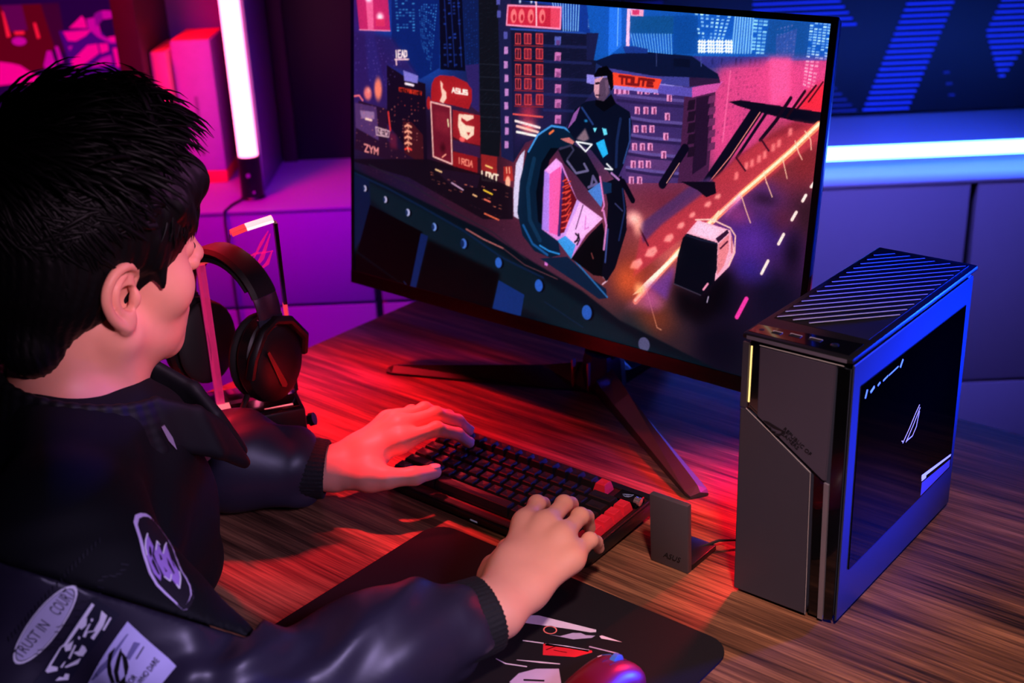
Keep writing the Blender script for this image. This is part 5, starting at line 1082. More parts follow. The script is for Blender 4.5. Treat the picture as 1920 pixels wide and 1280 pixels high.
G_([(-.6595, .8005), (-.6574, .8035), (-.6138, .8213), (-.6120, .8190), (-.6150, .8140), (-.6213, .8030), (-.6490, .7867)], 4); S_([(-.6574, .8015), (-.6380, .8110), (-.6160, .8190)], .0035, 0); S_([(-.6515, .7950), (-.6470, .8060)], .0012, 5); S_([(-.6450, .7990), (-.6320, .8040)], .0010, 0)
S_([(-.6800, .7930), (-.6600, .8020)], .0014, 0); S_([(-.6200, .8250), (-.5900, .8330)], .0016, 3)
S_([(-.6827, .7543), (-.6700, .7540), (-.6501, .7628)], [.0005, .0016, .0014], 0); S_([(-.6650, .7650), (-.6440, .7760), (-.6266, .7855)], [.0005, .0022, .0012], 0)
G_([(-.6489, .7342), (-.6500, .7500), (-.6409, .7655), (-.6229, .7789), (-.6050, .7600), (-.6169, .7300)], 3); S_([(-.6400, .7450), (-.6230, .7560)], .0028, 5)
S_([(-.600, .8190), (-.5930, .8260)], .0075, 6); S_([(-.6035, .8165), (-.6010, .8215)], .0016, 0)
for bm, i in _pr: obj('printed_shape', bm, PRINT_INKS[i], pad)
# ================================================================== mouse
ms = empty('mouse', dk(-0.560, 0.757, 0.0033), YAW + math.radians(2), 'black mouse with a glossy red lit shell at the bottom picture edge', 'mouse')
def mouse_bm(w, l, h, cut):
    bm = bmesh.new(); bmesh.ops.create_uvsphere(bm, u_segments=40, v_segments=24, radius=1.0)
    for v in bm.verts:
        x, y, z = v.co; waist = 1 - 0.12 * math.exp(-((y - 0.05) / 0.4) ** 2)
        sx = math.copysign(abs(x) ** 0.72, x) * w * waist; sy = math.copysign(abs(y) ** 0.85, y) * l
        v.co = (sx, sy, max(0.0006, 0.006 + (z if z > 0 else z * 0.3) * h * (1.0 - 0.24 * (y + 0.25) ** 2)))
    return bm
obj('body', mouse_bm(0.032, 0.060, 0.036, 0), mat('mouse_shell_red_lit', (96, 8, 22), 0.35), ms, True)  # red light on the shell put into its base colour
bm = bmesh.new(); add_lathe(bm, [(0.009, -0.0035), (0.0105, -0.0025), (0.0105, 0.0025), (0.009, 0.0035)], (0, 0.030, 0.0285), (1, 0, 0), 20); obj('wheel', bm, mat('wheel_blue', (60, 100, 180), 0.5), ms, True)
def _mz(y): q = (y / .060) ** (1 / .85); return 0.006 + math.sqrt(1 - q * q) * 0.036 * (1 - 0.24 * (q + 0.25) ** 2)
for s in (-1, 1):
    bm = bmesh.new(); add_tube(bm, [(s * 0.0042, y, _mz(y) - 0.0002) for y in (0.050, 0.045, 0.038, 0.030, 0.022, 0.014)], 0.0006, 6); obj('button_seam', bm, MATTE, ms)
# ================================================================== keyboard
kb = empty('keyboard', dk(-1.020, 0.930, 0.0), YAW, 'compact black mechanical keyboard with red lit keycap sides under both hands', 'keyboard')
kb.rotation_euler = (math.radians(3.2), 0, YAW)
KW, KD, U = 0.3155, 0.146, 0.0187
bm = bmesh.new(); add_box(bm, (0, 0, 0.002), (KW, KD, 0.0195), 0.003, 2)
for v in bm.verts:
    if v.co.z < 0.006: v.co.y += 0.006 if v.co.y < 0.02 else 0
add_box(bm, (0.0005, 0.0005, 0.0190), (KW - 0.0005, 0.0095, 0.0225), 0.001, 1); add_box(bm, (0.0005, KD - 0.0105, 0.0190), (KW - 0.0005, KD - 0.0005, 0.0225), 0.001, 1)
add_box(bm, (0.0005, 0.0095, 0.0190), (0.0085, KD - 0.0105, 0.0225), 0.001, 1); add_box(bm, (KW - 0.0045, 0.0095, 0.0190), (KW - 0.0005, KD - 0.0105, 0.0225), 0.001, 1)
obj('case', bm, mat('keyboard_case', (22, 20, 23), 0.38), kb, True)
box('key_plate', (0.0085, 0.0095, 0.0192), (KW - 0.0045, KD - 0.0105, 0.0205), mat('key_plate', (70, 12, 14), 0.5), kb)
for x in (0.03, KW - 0.06): box('foot', (x, KD - 0.03, -0.0068), (x + 0.03, KD - 0.012, 0.0022), MATTE, kb, 0.001)
for x in (0.03, KW - 0.06): box('foot', (x, 0.010, -0.0004), (x + 0.03, 0.02, 0.0022), MATTE, kb, 0.0005)
CAP = mat('keycap_black', (24, 21, 24), 0.45); CAP_RED_LIT = mat('keycap_red_lit', (235, 40, 60), 0.4, noise=0.05); _caps = {}  # red light on the rightmost keys put into their cap colour
def keycap(w, m, x, y, z=0.0222, h=0.0115):
    key = (round(w, 3), m.name, h)
    if key not in _caps:
        bm = bmesh.new(); W = w * U - 0.0009; D = U - 0.0009; rows = []
        for zz, ins in ((0, 0.0), (h * 0.35, 0.0006), (h * 0.93, 0.0024), (h, 0.0034)):
            rows.append([bm.verts.new((sx * (W / 2 - ins), sy * (D / 2 - ins) + zz * 0.06, zz)) for sx, sy in ((-1, -1), (1, -1), (1, 1), (-1, 1))])
        for a, b in zip(rows, rows[1:]):
            for k in range(4): bm.faces.new((a[k], a[(k + 1) % 4], b[(k + 1) % 4], b[k]))
        c = bm.verts.new((0, h * 0.06, h - 0.0009)); t = rows[-1]
        for k in range(4): bm.faces.new((t[k], t[(k + 1) % 4], c))
        bm.faces.new(rows[0][::-1]); o = obj('keycap', bm, m, kb); _caps[key] = o; o.location = (x, y, z)
    else: o = share('keycap', _caps[key], kb, (x, y, z))
    return o
X0, Y0 = 0.010, 0.0135
ROWS = [[1.25, 1.25, 1.25, 6.25, 1, 1, 1, 1, 1, 1], [2.25] + [1] * 10 + [1.75, 1, 1], [1.75] + [1] * 11 + [2.25, 1], [1.5] + [1] * 12 + [1.5, 1], [1] * 13 + [2, 1]]
LEG = ['', ' ZXCVBNM,./', ' ASDFGHJKL;', " QWERTYUIOP[]\\", '`1234567890-=']; legs = []
for r, row in enumerate(ROWS):
    x = X0
    for i, w in enumerate(row):
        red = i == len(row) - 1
        keycap(w, CAP_RED_LIT if red else CAP, x + w * U / 2, Y0 + (r + 0.5) * U, h=0.0125 if r == 0 and w == 6.25 else 0.0115)
        if LEG[r] and i < len(LEG[r]) and LEG[r][i] != ' ': legs.append((LEG[r][i], x + w * U * 0.38, Y0 + (r + 0.62) * U))
        x += w * U
x = X0; yF = Y0 + 5.72 * U
for i in range(13): keycap(1, CAP_RED_LIT if i == 12 else CAP, x + (0.5 + i * 1.045 + (0.12 if i else 0)) * U, yF + 0.001, 0.0222, 0.0125)
lm = []
for s, lx, ly in legs:
    o = text_mesh(s, 0.0042, ((lx, ly, 0.0329), (1, 0, 0), (0, 1, 0), (0, 0, 1)), 0.0003, mat('legend_grey', (120, 110, 120), 0.5, emit=(120, 105, 115), strength=0.25), 'legend', None); lm.append(o)
bm = bmesh.new()
for o in lm: bm.from_mesh(o.data); me = o.data; bpy.data.objects.remove(o); bpy.data.meshes.remove(me)
g = obj('legend', bm, MATS['legend_grey'], kb)
bm = bmesh.new(); add_box(bm, (X0 + 14.35 * U, yF - 0.010, 0.0205), (KW - 0.005, yF + 0.0085, 0.0290), 0.001, 1); obj('display_block', bm, GLOSS, kb, True)
bm = bmesh.new(); add_eye(bm, (X0 + 15.1 * U, yF + 0.0), 0.013, ((0, 0, 0.0291), (1, 0, 0), (0, 1, 0), (0, 0, 1)), 0.0002); obj('emblem', bm, mat('emblem_grey', (110, 112, 135), 0.3, emit=(84, 88, 110), strength=0.6), kb)
bm = bmesh.new(); add_lathe(bm, [(0.0042, -0.004), (0.005, -0.0035), (0.005, 0.0035), (0.0042, 0.004)], (KW - 0.006, yF - 0.004, 0.0285), (1, 0, 0), 18); obj('volume_roller', bm, mat('roller_metal', (200, 190, 195), 0.25, 0.8), kb, True)
bm = bmesh.new(); add_stroke(bm, [(0.150, 0.0), (0.161, 0.0)], 0.0022, ((0, -0.0003, 0.011), (1, 0, 0), (0, 0, 1), (0, -1, 0)), 0.0002); obj('front_badge', bm, MATS['emblem_grey'], kb)
# ================================================================== headset stand and headset
hs = empty('headset_stand', (-0.388, 1.470, DZ), math.atan2(0.3293, 0.9442), 'clear acrylic plate headset stand on a black block, edges glowing red', 'headset stand')
box('base', (-0.024, -0.052, 0.0), (0.106, 0.052, 0.078), mat('stand_base_black', (10, 8, 9), 0.45), hs, 0.004)
box('base_top', (-0.018, -0.046, 0.0782), (0.100, 0.046, 0.0805), mat('stand_top_gloss', (30, 8, 10), 0.12, coat=0.5), hs, 0.001)
ACR = bpy.data.materials.new('clear_acrylic'); ACR.use_nodes = True; _p = ACR.node_tree.nodes['Principled BSDF']; _p.inputs['Base Color'].default_value = (1, 0.93, 0.95, 1); _p.inputs['Transmission Weight'].default_value = 1.0; _p.inputs['Roughness'].default_value = 0.03; _p.inputs['IOR'].default_value = 1.18
PFm = ((0, 0.007, 0.0807), (1, 0, 0), (0, 0, 1), (0, -1, 0))
outl = [(0.0, 0.0), (0.104, 0.0), (0.1025, 0.235), (0.0985, 0.2385), (0.046, 0.2295), (0.041, 0.203), (0.0, 0.197)]
bm = bmesh.new(); add_prism(bm, outl, PFm, 0.014); obj('acrylic_plate', bm, ACR, hs, False, 'clear acrylic plate')
EG = mat('edge_glow_red', (255, 120, 130), 0.3, emit=(255, 70, 80), strength=0.55); EGW = mat('edge_glow_white', (255, 230, 235), 0.3, emit=(255, 214, 214), strength=1.1); EGD = mat('edge_dark', (16, 5, 7), 0.3)
bm = bmesh.new(); add_stroke(bm, [(0.047, 0.2275), (0.066, 0.2325)], 0.0055, PFm, 0.014, 0); add_stroke(bm, [(0.066, 0.2325), (0.1, 0.2387)], 0.0060, PFm, 0.014, 1)
add_stroke(bm, [(0.1040, 0.003), (0.1030, 0.10)], 0.0045, PFm, 0.014, 2); add_stroke(bm, [(0.1030, 0.10), (0.1028, 0.125)], 0.0045, PFm, 0.014, 0); add_stroke(bm, [(0.1028, 0.125), (0.1025, 0.234)], 0.0045, PFm, 0.014, 2)
add_stroke(bm, [(0.0045, 0.002), (0.0045, 0.194)], 0.0105, PFm, 0.014, 3); add_stroke(bm, [(0.001, 0.1965), (0.040, 0.2015)], 0.005, PFm, 0.014, 0); obj('plate_edge', bm, [EG, EGW, EGD, mat('edge_glow_rose', (220, 60, 110), 0.3, emit=(150, 24, 84), strength=0.8)], hs)
bm = bmesh.new(); PE = ((0, -0.0072, 0.0807),) + PFm[1:]
for p, w in (([(0.070, 0.180), (0.080, 0.192), (0.094, 0.222)], [.001, .006, .001]), ([(0.066, 0.188), (0.082, 0.212), (0.092, 0.226)], [.001, .004, .001]), ([(0.074, 0.176), (0.086, 0.184), (0.094, 0.200)], [.001, .005, .001]), ([(0.06, 0.195), (0.072, 0.199), (0.095, 0.199)], [.001, .003, .001])): add_stroke(bm, p, w, PE, 0.0003)
obj('etched_emblem', bm, mat('etched_pink_glow', (240, 60, 150), 0.4, emit=(205, 10, 120), strength=0.9), hs)
bm = bmesh.new(); add_stroke(bm, [(0.055, 0.0), (0.092, 0.0)], [.001, .004], ((0, -0.041, 0.0812), (1, 0, 0), (0, 1, 0), (0, 0, 1)), 0.0003); add_prism(bm, [(-0.008, -0.012), (0.012, -0.012), (0.012, 0.010), (-0.008, 0.010)], ((0.003, -0.014, 0.0812), (1, 0, 0), (0, 1, 0), (0, 0, 1)), 0.002); obj('base_light', bm, mat('base_light_glow', (255, 160, 160), 0.3, emit=(255, 120, 130), strength=0.9), hs)
bm = bmesh.new(); add_tube(bm, [(0.106, -0.02, 0.045), (0.114, -0.024, 0.046)], 0.006, 10); add_tube(bm, [(0.114, -0.024, 0.046), (0.120, -0.027, 0.048)], 0.009, 10); obj('side_knob', bm, BLACK, hs, True)
hd = empty('headset', (-0.357, 1.466, 0.815), YAW + math.radians(6), 'black over-ear headset hanging over the clear acrylic stand', 'headset')
HB = mat('headset_black', (18, 15, 17), 0.45); HP = mat('headset_cushion', (12, 10, 12), 0.75); HM = mat('headset_adjuster', (96, 70, 96), 0.3, 0.6)
def band(bm, r_in, r_out, w, a0, a1, n, cz=0.152, sx=1.0, squash=1.02):
    rings = []
    for i in range(n + 1):
        t = math.radians(a0 + (a1 - a0) * i / n); c, s = math.cos(t), math.sin(t)
        rings.append([bm.verts.new((c * r, y, cz + s * r * squash)) for r, y in ((r_in, -w / 2), (r_in, w / 2), ((r_in + r_out) / 2, w / 2 + 0.002), (r_out, w / 2 - 0.003), (r_out + 0.001, 0), (r_out, -w / 2 + 0.003), ((r_in + r_out) / 2, -w / 2 - 0.002))])
    for a, b in zip(rings, rings[1:]):
        for k in range(7): bm.faces.new((a[k], a[(k + 1) % 7], b[(k + 1) % 7], b[k]))
    bm.faces.new(rings[0][::-1]); bm.faces.new(rings[-1]); bmesh.ops.recalc_face_normals(bm, faces=bm.faces[:])
bm = bmesh.new(); band(bm, 0.071, 0.080, 0.036, 22, 158, 36); obj('headband', bm, HB, hd, True)
bm = bmesh.new(); band(bm, 0.0635, 0.0705, 0.034, 32, 148, 30); obj('band_cushion', bm, HP, hd, True)
for s in (1, -1):
    bm = bmesh.new(); band(bm, 0.0715, 0.0795, 0.034, *((2, 21.7) if s > 0 else (158.3, 178)), 8); obj('adjuster', bm, HM, hd, True)
    bm = bmesh.new(); band(bm, 0.070, 0.081, 0.036, *((-8, 2) if s > 0 else (178, 188)), 5); obj('adjuster_tip', bm, mat('adjuster_tip_grey', (70, 72, 92), 0.35, 0.3), hd, True)
    bm = bmesh.new(); add_tube(bm, [(s * 0.077, -0.047, 0.090), (s * 0.084, -0.045, 0.115), (s * 0.083, -0.024, 0.142), (s * 0.081, 0, 0.150), (s * 0.083, 0.024, 0.142), (s * 0.084, 0.045, 0.115), (s * 0.077, 0.047, 0.090)], 0.0065, 10); obj('yoke', bm, HB, hd, True)
    cup = bmesh.new(); add_lathe(cup, [(0.047, 0.0), (0.050, 0.006), (0.048, 0.018), (0.039, 0.027), (0.022, 0.031), (0.001, 0.0315)], (s * 0.056, 0, 0.096), (s, 0, 0.06), 32)
    for v in cup.verts: v.co.z = 0.096 + (v.co.z - 0.096) * 1.15
    bmesh.ops.recalc_face_normals(cup, faces=cup.faces[:]); cu_ = obj('ear_cup', cup, HB, hd, True)
    t = bmesh.new(); add_stroke(t, [(-0.024, 0.02), (-0.004, -0.030), (0.0, -0.034)], [0.004, 0.009, 0.004], ((s * 0.0885, 0, 0.098), (0, s, 0), (0, 0, 1), (s, 0, 0)), 0.0012); obj('cup_trim', t, mat('cup_trim_bronze', (120, 60, 50), 0.35, 0.4), cu_)
    cup = bmesh.new(); bmesh.ops.create_uvsphere(cup, u_segments=28, v_segments=14, radius=1.0)
    for v in cup.verts: v.co = Vector((s * 0.045 + v.co.x * 0.014, v.co.y * 0.048, 0.096 + v.co.z * 0.056))
    obj('ear_cushion', cup, HP, hd, True)
bm = bmesh.new(); add_tube(bm, [(0.06, -0.04, 0.06), (0.066, -0.06, 0.046), (0.068, -0.085, 0.036), (0.066, -0.10, 0.032)], [0.004, 0.0035, 0.0035, 0.006], 10); obj('microphone', bm, HB, hd, True)
# ================================================================== distance-field modelling for the figure
def _n(v): v = np.asarray(v, float); return v / np.linalg.norm(v)
class Field:
    def __init__(s): s.ops = []; s.post = None
    def cap(s, a, b, ra, rb, k=0.01, mode=1):
        a, b = np.array(a, float), np.array(b, float); ab = b - a; L2 = max(ab @ ab, 1e-12)
        def f(p):
            q = p - a; t = np.clip(q @ ab / L2, 0, 1); return np.linalg.norm(q - t[:, None] * ab, axis=1) - (ra + (rb - ra) * t)
        s.ops.append((f, k, mode, (a + b) / 2, math.sqrt(L2) / 2 + max(ra, rb))); return s
    def ell(s, c, r, R=None, k=0.01, mode=1):
        c, r = np.array(c, float), np.array(r, float); R = np.eye(3) if R is None else np.array(R, float)
        def f(p):
            q = (p - c) @ R; k0 = np.linalg.norm(q / r, axis=1); k1 = np.linalg.norm(q / (r * r), axis=1); return k0 * (k0 - 1) / np.maximum(k1, 1e-9)
        s.ops.append((f, k, mode, c, r.max())); return s
    def chain(s, pts, rs, k=0.006):
        for i in range(len(pts) - 1): s.cap(pts[i], pts[i + 1], rs[i], rs[i + 1], k)
        return s
    def ev(s, p, ops=None):
        d = np.full(len(p), 0.06)
        for f, k, mode, c, r in (s.ops if ops is None else ops):
            e = f(p)
            if mode == 1: h = np.maximum(k - np.abs(d - e), 0) / k; d = np.minimum(d, e) - h * h * k / 4
            elif mode == -1: h = np.maximum(k - np.abs(d + e), 0) / k; d = np.maximum(d, -e) + h * h * k / 4
            else: d = np.maximum(d, e)
        return d if s.post is None else s.post(p, d)
    def mesh(s, lo, hi, h, B=10):
        lo, hi = np.array(lo, float), np.array(hi, float); nb = np.ceil((hi - lo) / (h * B)).astype(int); n = nb * B
        bi = np.stack(np.meshgrid(*[np.arange(k) for k in nb], indexing='ij'), -1).reshape(-1, 3)
        cen = lo + (bi * B + (B - 1) / 2) * h; rad = 0.87 * B * h; dc = s.ev(cen)
        V = np.where(dc < 0, -1.0, 1.0).reshape(nb); V = np.repeat(np.repeat(np.repeat(V, B, 0), B, 1), B, 2).astype(np.float32)
        off = np.stack(np.meshgrid(*[np.arange(B)] * 3, indexing='ij'), -1).reshape(-1, 3) * h
        OC = np.array([o[3] for o in s.ops]); OR = np.array([o[4] for o in s.ops]); OK_ = np.array([o[1] for o in s.ops])
        for j in np.nonzero(np.abs(dc) < rad * 1.5 + 0.004)[0]:
            near = np.nonzero(np.linalg.norm(OC - cen[j], axis=1) < OR + rad + OK_ + 0.012)[0]
            b = bi[j] * B; p = lo + b * h + off
            V[b[0]:b[0] + B, b[1]:b[1] + B, b[2]:b[2] + B] = s.ev(p, [s.ops[q] for q in near]).reshape(B, B, B)
        I = V < 0; cnt = sum(I[i:n[0] - 1 + i, j:n[1] - 1 + j, k:n[2] - 1 + k].astype(np.int8) for i in (0, 1) for j in (0, 1) for k in (0, 1))
        act = (cnt > 0) & (cnt < 8); ci = np.argwhere(act); idx = np.full(act.shape, -1, np.int32); idx[act] = np.arange(len(ci))
        acc = np.zeros((len(ci), 3)); num = np.zeros(len(ci))
        for ax in range(3):
            o1, o2 = [a for a in range(3) if a != ax]
            for i in (0, 1):
                for j in (0, 1):
                    A_ = ci.copy(); A_[:, o1] += i; A_[:, o2] += j; C_ = A_.copy(); C_[:, ax] += 1
                    va = V[tuple(A_.T)]; vb = V[tuple(C_.T)]; m = (va < 0) != (vb < 0)
                    t = va[m] / (va[m] - vb[m]); q = A_[m].astype(float); q[:, ax] += t; acc[m] += q; num[m] += 1
        vv = lo + acc / num[:, None] * h; faces = []
        for ax in range(3):
            o1, o2 = [(1, 2), (2, 0), (0, 1)][ax]
            sl = [slice(None)] * 3; sl[ax] = slice(0, -1); sr = [slice(None)] * 3; sr[ax] = slice(1, None)
            a, b = I[tuple(sl)], I[tuple(sr)]; e = np.argwhere(a != b)
            e = e[(e[:, o1] > 0) & (e[:, o2] > 0) & (e[:, o1] < n[o1] - 1) & (e[:, o2] < n[o2] - 1)]
            ins = I[tuple(e.T)]
            def cell(d1, d2): q = e.copy(); q[:, o1] -= d1; q[:, o2] -= d2; return idx[tuple(q.T)]
            f = np.stack([cell(1, 1), cell(0, 1), cell(0, 0), cell(1, 0)], 1); f[~ins] = f[~ins][:, ::-1]; faces.append(f)
        F = np.concatenate(faces); F = F[(F >= 0).all(1)]
        return vv, F
def smooth_v(v, F, it, lam=0.5):
    for _ in range(it):
        acc = np.zeros_like(v); num = np.zeros(len(v))
        for a, b in ((0, 1), (1, 2), (2, 3), (3, 0)):
            np.add.at(acc, F[:, a], v[F[:, b]]); np.add.at(num, F[:, a], 1)
            np.add.at(acc, F[:, b], v[F[:, a]]); np.add.at(num, F[:, b], 1)
        v = v + lam * (acc / np.maximum(num, 1)[:, None] - v)
    return v
# ================================================================== the person
HC = np.array([-0.4114, 1.1707, 1.1188])                       # midpoint between the ears
HF, HR, HU = np.array([0.7584, 0.6423, -0.1107]), np.array([0.6385, -0.7663, -0.0717]), np.array([0.1308, 0.0163, 0.9913])
HM_ = np.stack([HF, HR, HU], 1)
def hp(f, r, u): return HC + HF * f + HR * r + HU * u
def dkn(x): return np.array(x, float)
J = dict(RW=(-0.0293, 1.014, 0.812), RE=(-0.262, 0.880, 0.815), RS=(-0.405, 0.955, 0.940), LW=(-0.2257, 1.3372, 0.800), LE=(-0.465, 1.345, 0.830), LS=(-0.505, 1.295, 0.955),
    NB=(-0.445, 1.140, 1.005), CH=(-0.465, 1.125, 0.88), BL=(-0.535, 1.085, 0.70), PV=(-0.63, 1.045, 0.50))
J = {k: np.array(v) for k, v in J.items()}
HAND = {'R': dict(
    i=[(0.006, 1.126, 0.842), (0.0195, 1.166, 0.840), (0.0265, 1.196, 0.822), (0.030, 1.206, 0.801)],
    m=[(0.0265, 1.113, 0.846), (0.0480, 1.158, 0.843), (0.0570, 1.190, 0.824), (0.0610, 1.199, 0.802)],
    r=[(0.0420, 1.094, 0.841), (0.0640, 1.138, 0.839), (0.0730, 1.168, 0.820), (0.0765, 1.176, 0.801)],
    p=[(0.0510, 1.074, 0.829), (0.0720, 1.108, 0.828), (0.0800, 1.130, 0.812), (0.0835, 1.138, 0.799)],
    t=[(-0.0260, 1.058, 0.806), (-0.0285, 1.100, 0.806), (-0.0140, 1.142, 0.800), (0.0020, 1.163, 0.799)]), 'L': dict(
    i=[(-0.1400, 1.3420, 0.833), (-0.0965, 1.356, 0.839), (-0.0720, 1.374, 0.822), (-0.0590, 1.388, 0.802)],
    m=[(-0.1420, 1.3630, 0.842), (-0.0980, 1.383, 0.846), (-0.0725, 1.405, 0.825), (-0.0600, 1.418, 0.804)],
    r=[(-0.1490, 1.3850, 0.839), (-0.1130, 1.404, 0.843), (-0.0850, 1.426, 0.822), (-0.0720, 1.440, 0.803)],
    p=[(-0.1600, 1.4040, 0.830), (-0.1310, 1.420, 0.833), (-0.1110, 1.438, 0.815), (-0.1000, 1.450, 0.802)],
    t=[(-0.1960, 1.3180, 0.802), (-0.1540, 1.2985, 0.806), (-0.1230, 1.3030, 0.805), (-0.1000, 1.3190, 0.801)])}
FR_ = dict(i=(.0100, .0088, .0078, .0068), m=(.0102, .0090, .0080, .0069), r=(.0098, .0086, .0076, .0066), p=(.0088, .0076, .0068, .0060), t=(.0150, .0118, .0106, .0088))
def spline(P, R, n):
    P, R = np.array(P), np.array(R); o, q = [], []
    for i in range(len(P) - 1):
        p0, p1, p2, p3 = P[max(i - 1, 0)], P[i], P[i + 1], P[min(i + 2, len(P) - 1)]
        for t in np.arange(n) / n: o.append(.5 * (2 * p1 + (p2 - p0) * t + (2 * p0 - 5 * p1 + 4 * p2 - p3) * t * t + (3 * p1 - p0 - 3 * p2 + p3) * t ** 3)); q.append(R[i] * (1 - t) + R[i + 1] * t)
    return o + [P[-1]], q + [R[-1]]
def head_field(B):
    H = lambda *a: hp(*a); E = lambda c, r, k=0.012, mode=1, R=HM_: B.ell(H(*c), r, R, k, mode)
    E((-.012, 0, .055), (.098, .076, .086)); E((.030, 0, .050), (.066, .066, .064)); E((.038, 0, -.016), (.052, .059, .076), .02)
    for s in (-1, 1):
        B.cap(H(.004, s * .057, -.043), H(.066, s * .014, -.078), .019, .015, .024); E((.056, s * .043, -.006), (.027, .025, .028), .02)
        B.cap(H(.080, s * .030, .050), H(.090, s * .008, .047), .010, .010, .012)
    E((.036, 0, -.052), (.046, .046, .036), .02); E((.072, 0, -.079), (.015, .020, .014), .016); E((.063, 0, -.040), (.026, .036, .038), .02)
    for s in (-1, 1): E((.098, s * .033, .030), (.014, .017, .011), .014, -1)
    B.cap(H(.090, 0, .048), H(.106, 0, .012), .0070, .0090, .010); E((.107, 0, .008), (.010, .0105, .009), .008)
    for s in (-1, 1): E((.098, s * .012, .003), (.010, .0075, .008), .006)
    for s in (-1, 1):
        B.cap(H(.084, s * .021, -.041), H(.0925, s * .003, -.036), .0050, .0062, .006); B.cap(H(.083, s * .019, -.045), H(.0905, 0, -.049), .0050, .0068, .006)
        E((.078, s * .032, .029), (.0125, .0125, .0125), .003)
    for s in (-1, 1):                                          # ears: rim, fold, bowl, tragus, lobe
        def e(f, o, u): return H(f * 1.04, s * (.0715 + o - .42 * f), .003 + u * .93)
        rim = [e(.006, -.001, .006), e(.0115, .000, .018), e(.007, .006, .030), e(-.006, .011, .037), e(-.018, .011, .033), e(-.026, .010, .021), e(-.028, .009, .006), e(-.023, .008, -.010), e(-.014, .007, -.023), e(-.004, .006, -.031)]
        ax = _n(HR * s + HF * .42); R2 = np.stack([ax, _n(np.cross(HU, ax)), HU], 1)
        B.ell(e(-.008, .0030, .006), (.0055, .0185, .032), R2, .006); B.ell(e(-.003, .0050, -.026), (.0070, .0120, .0130), R2, .007)
        B.ell(e(-.0080, .0110, .013), (.0068, .0120, .0185), R2, .0035, -1)
        rp, rr_ = spline(rim, [.0030, .0036, .0042, .0046, .0048, .0048, .0048, .0048, .0052, .0062], 4); B.chain(rp, rr_, .0012)
        rp, rr_ = spline([e(-.004, .0045, .026), e(-.0140, .0060, .016), e(-.0165, .0060, .001), e(-.0110, .0055, -.013), e(.000, .0050, -.017)], [.0030, .0038, .0042, .0042, .0044], 4); B.chain(rp, rr_, .0015)
        B.ell(e(-.0005, .0055, -.001), (.0135, .0100, .0125), R2, .003, -1)
        B.ell(e(.0085, .0045, -.004), (.0052, .0052, .0085), R2, .006)
    B.cap(H(-.030, 0, -.030), J['NB'] + (0.0, 0.0, 0.0), .056, .060, .03); B.cap(H(.0, 0, -.055), J['NB'] + HF * .022 + (0, 0, -.005), .046, .052, .025)
    B.cap(H(-.005, .058, -.045), J['NB'] + HF * .045 + HR * .02 + (0, 0, -.03), .011, .010, .02)
def hand_field(B, S):
    h = HAND[S]; W = J[S + 'W']; El = J[S + 'E']; up = np.array([0, 0, 1.0])
    for f in 'imrp':
        p = [np.array(x) for x in h[f]]; B.chain(p, FR_[f], .0035); B.ell(p[1] + up * .0010, (.0094, .0094, .0088) if f != 'p' else (.0082, .0082, .0076), None, .004)
    for f, a in zip('imrp', (.30, .44, .58, .74)):
        p0 = np.array(h[f][0]); side = np.array(h['p'][0]) - np.array(h['i'][0]); w = W + side * (a - .5) * 0.62 + _n(p0 - W) * 0.004
        B.cap(w, p0 - up * .002, .0150, .0118 if f != 'p' else .0108, .018)
    B.cap(W + (np.array(h['i'][0]) - W) * .45 - up * .008, W + (np.array(h['p'][0]) - W) * .45 - up * .008, .0145, .0135, .02)
    t = [np.array(x) for x in h['t']]; B.chain(t, FR_['t'], .006); B.cap(W + (t[0] - W) * .2, t[0] + (t[1] - t[0]) * .35, .0165, .0150, .016); B.cap(t[0] + (t[1] - t[0]) * .6, np.array(h['i'][0]) * .55 + W * .45, .0115, .0125, .02)
    a = El - W; sx = _n(np.array(h['p'][0]) - np.array(h['i'][0])) * .0085
    B.cap(W - sx * 1.0, W + a * .35 - sx, .0200, .0270, .018); B.cap(W + sx * 1.0, W + a * .35 + sx, .0195, .0260, .018); B.cap(W + a * .3, El, .031, .036, .02); B.cap(El, J[S + 'S'], .036, .046, .02)
BODY = Field(); head_field(BODY)
for S in 'RL': hand_field(BODY, S)
BODY.cap(J['NB'] - (0, 0, .02), J['RS'], .050, .044, .03).cap(J['NB'] - (0, 0, .02), J['LS'], .050, .044, .03)
TR = _n([0.27, -0.96, 0]); TF = _n([0.96, 0.27, 0]); TM = np.stack([TF, TR, np.array([0, 0, 1.0])], 1)
BODY.ell(J['CH'], (.085, .150, .13), TM, .03).ell(J['BL'], (.085, .135, .17), TM, .03).ell(J['PV'], (.10, .15, .11), TM, .03)
KN = {S: J['PV'] + TF * .40 + TR * .12 * (1 if S == 'R' else -1) + (0, 0, -.03) for S in 'RL'}
bv, bf = BODY.mesh((-0.80, 0.75, 0.38), (0.13, 1.50, 1.30), 0.0018)
SKIN = mat('skin', (232, 156, 130), 0.46, noise=0.05, nscale=60, spec=0.35, sss=0.12)
person = empty('person', (J['PV'][0], J['PV'][1], 0), 0, 'seated person with short dark hair and black patched jacket typing at the keyboard', 'person')
def rel(v): return np.asarray(v, float) - np.array(person.location)
body = np_mesh('body', rel(bv), bf, SKIN, person, label='face, neck and hands of the seated person')
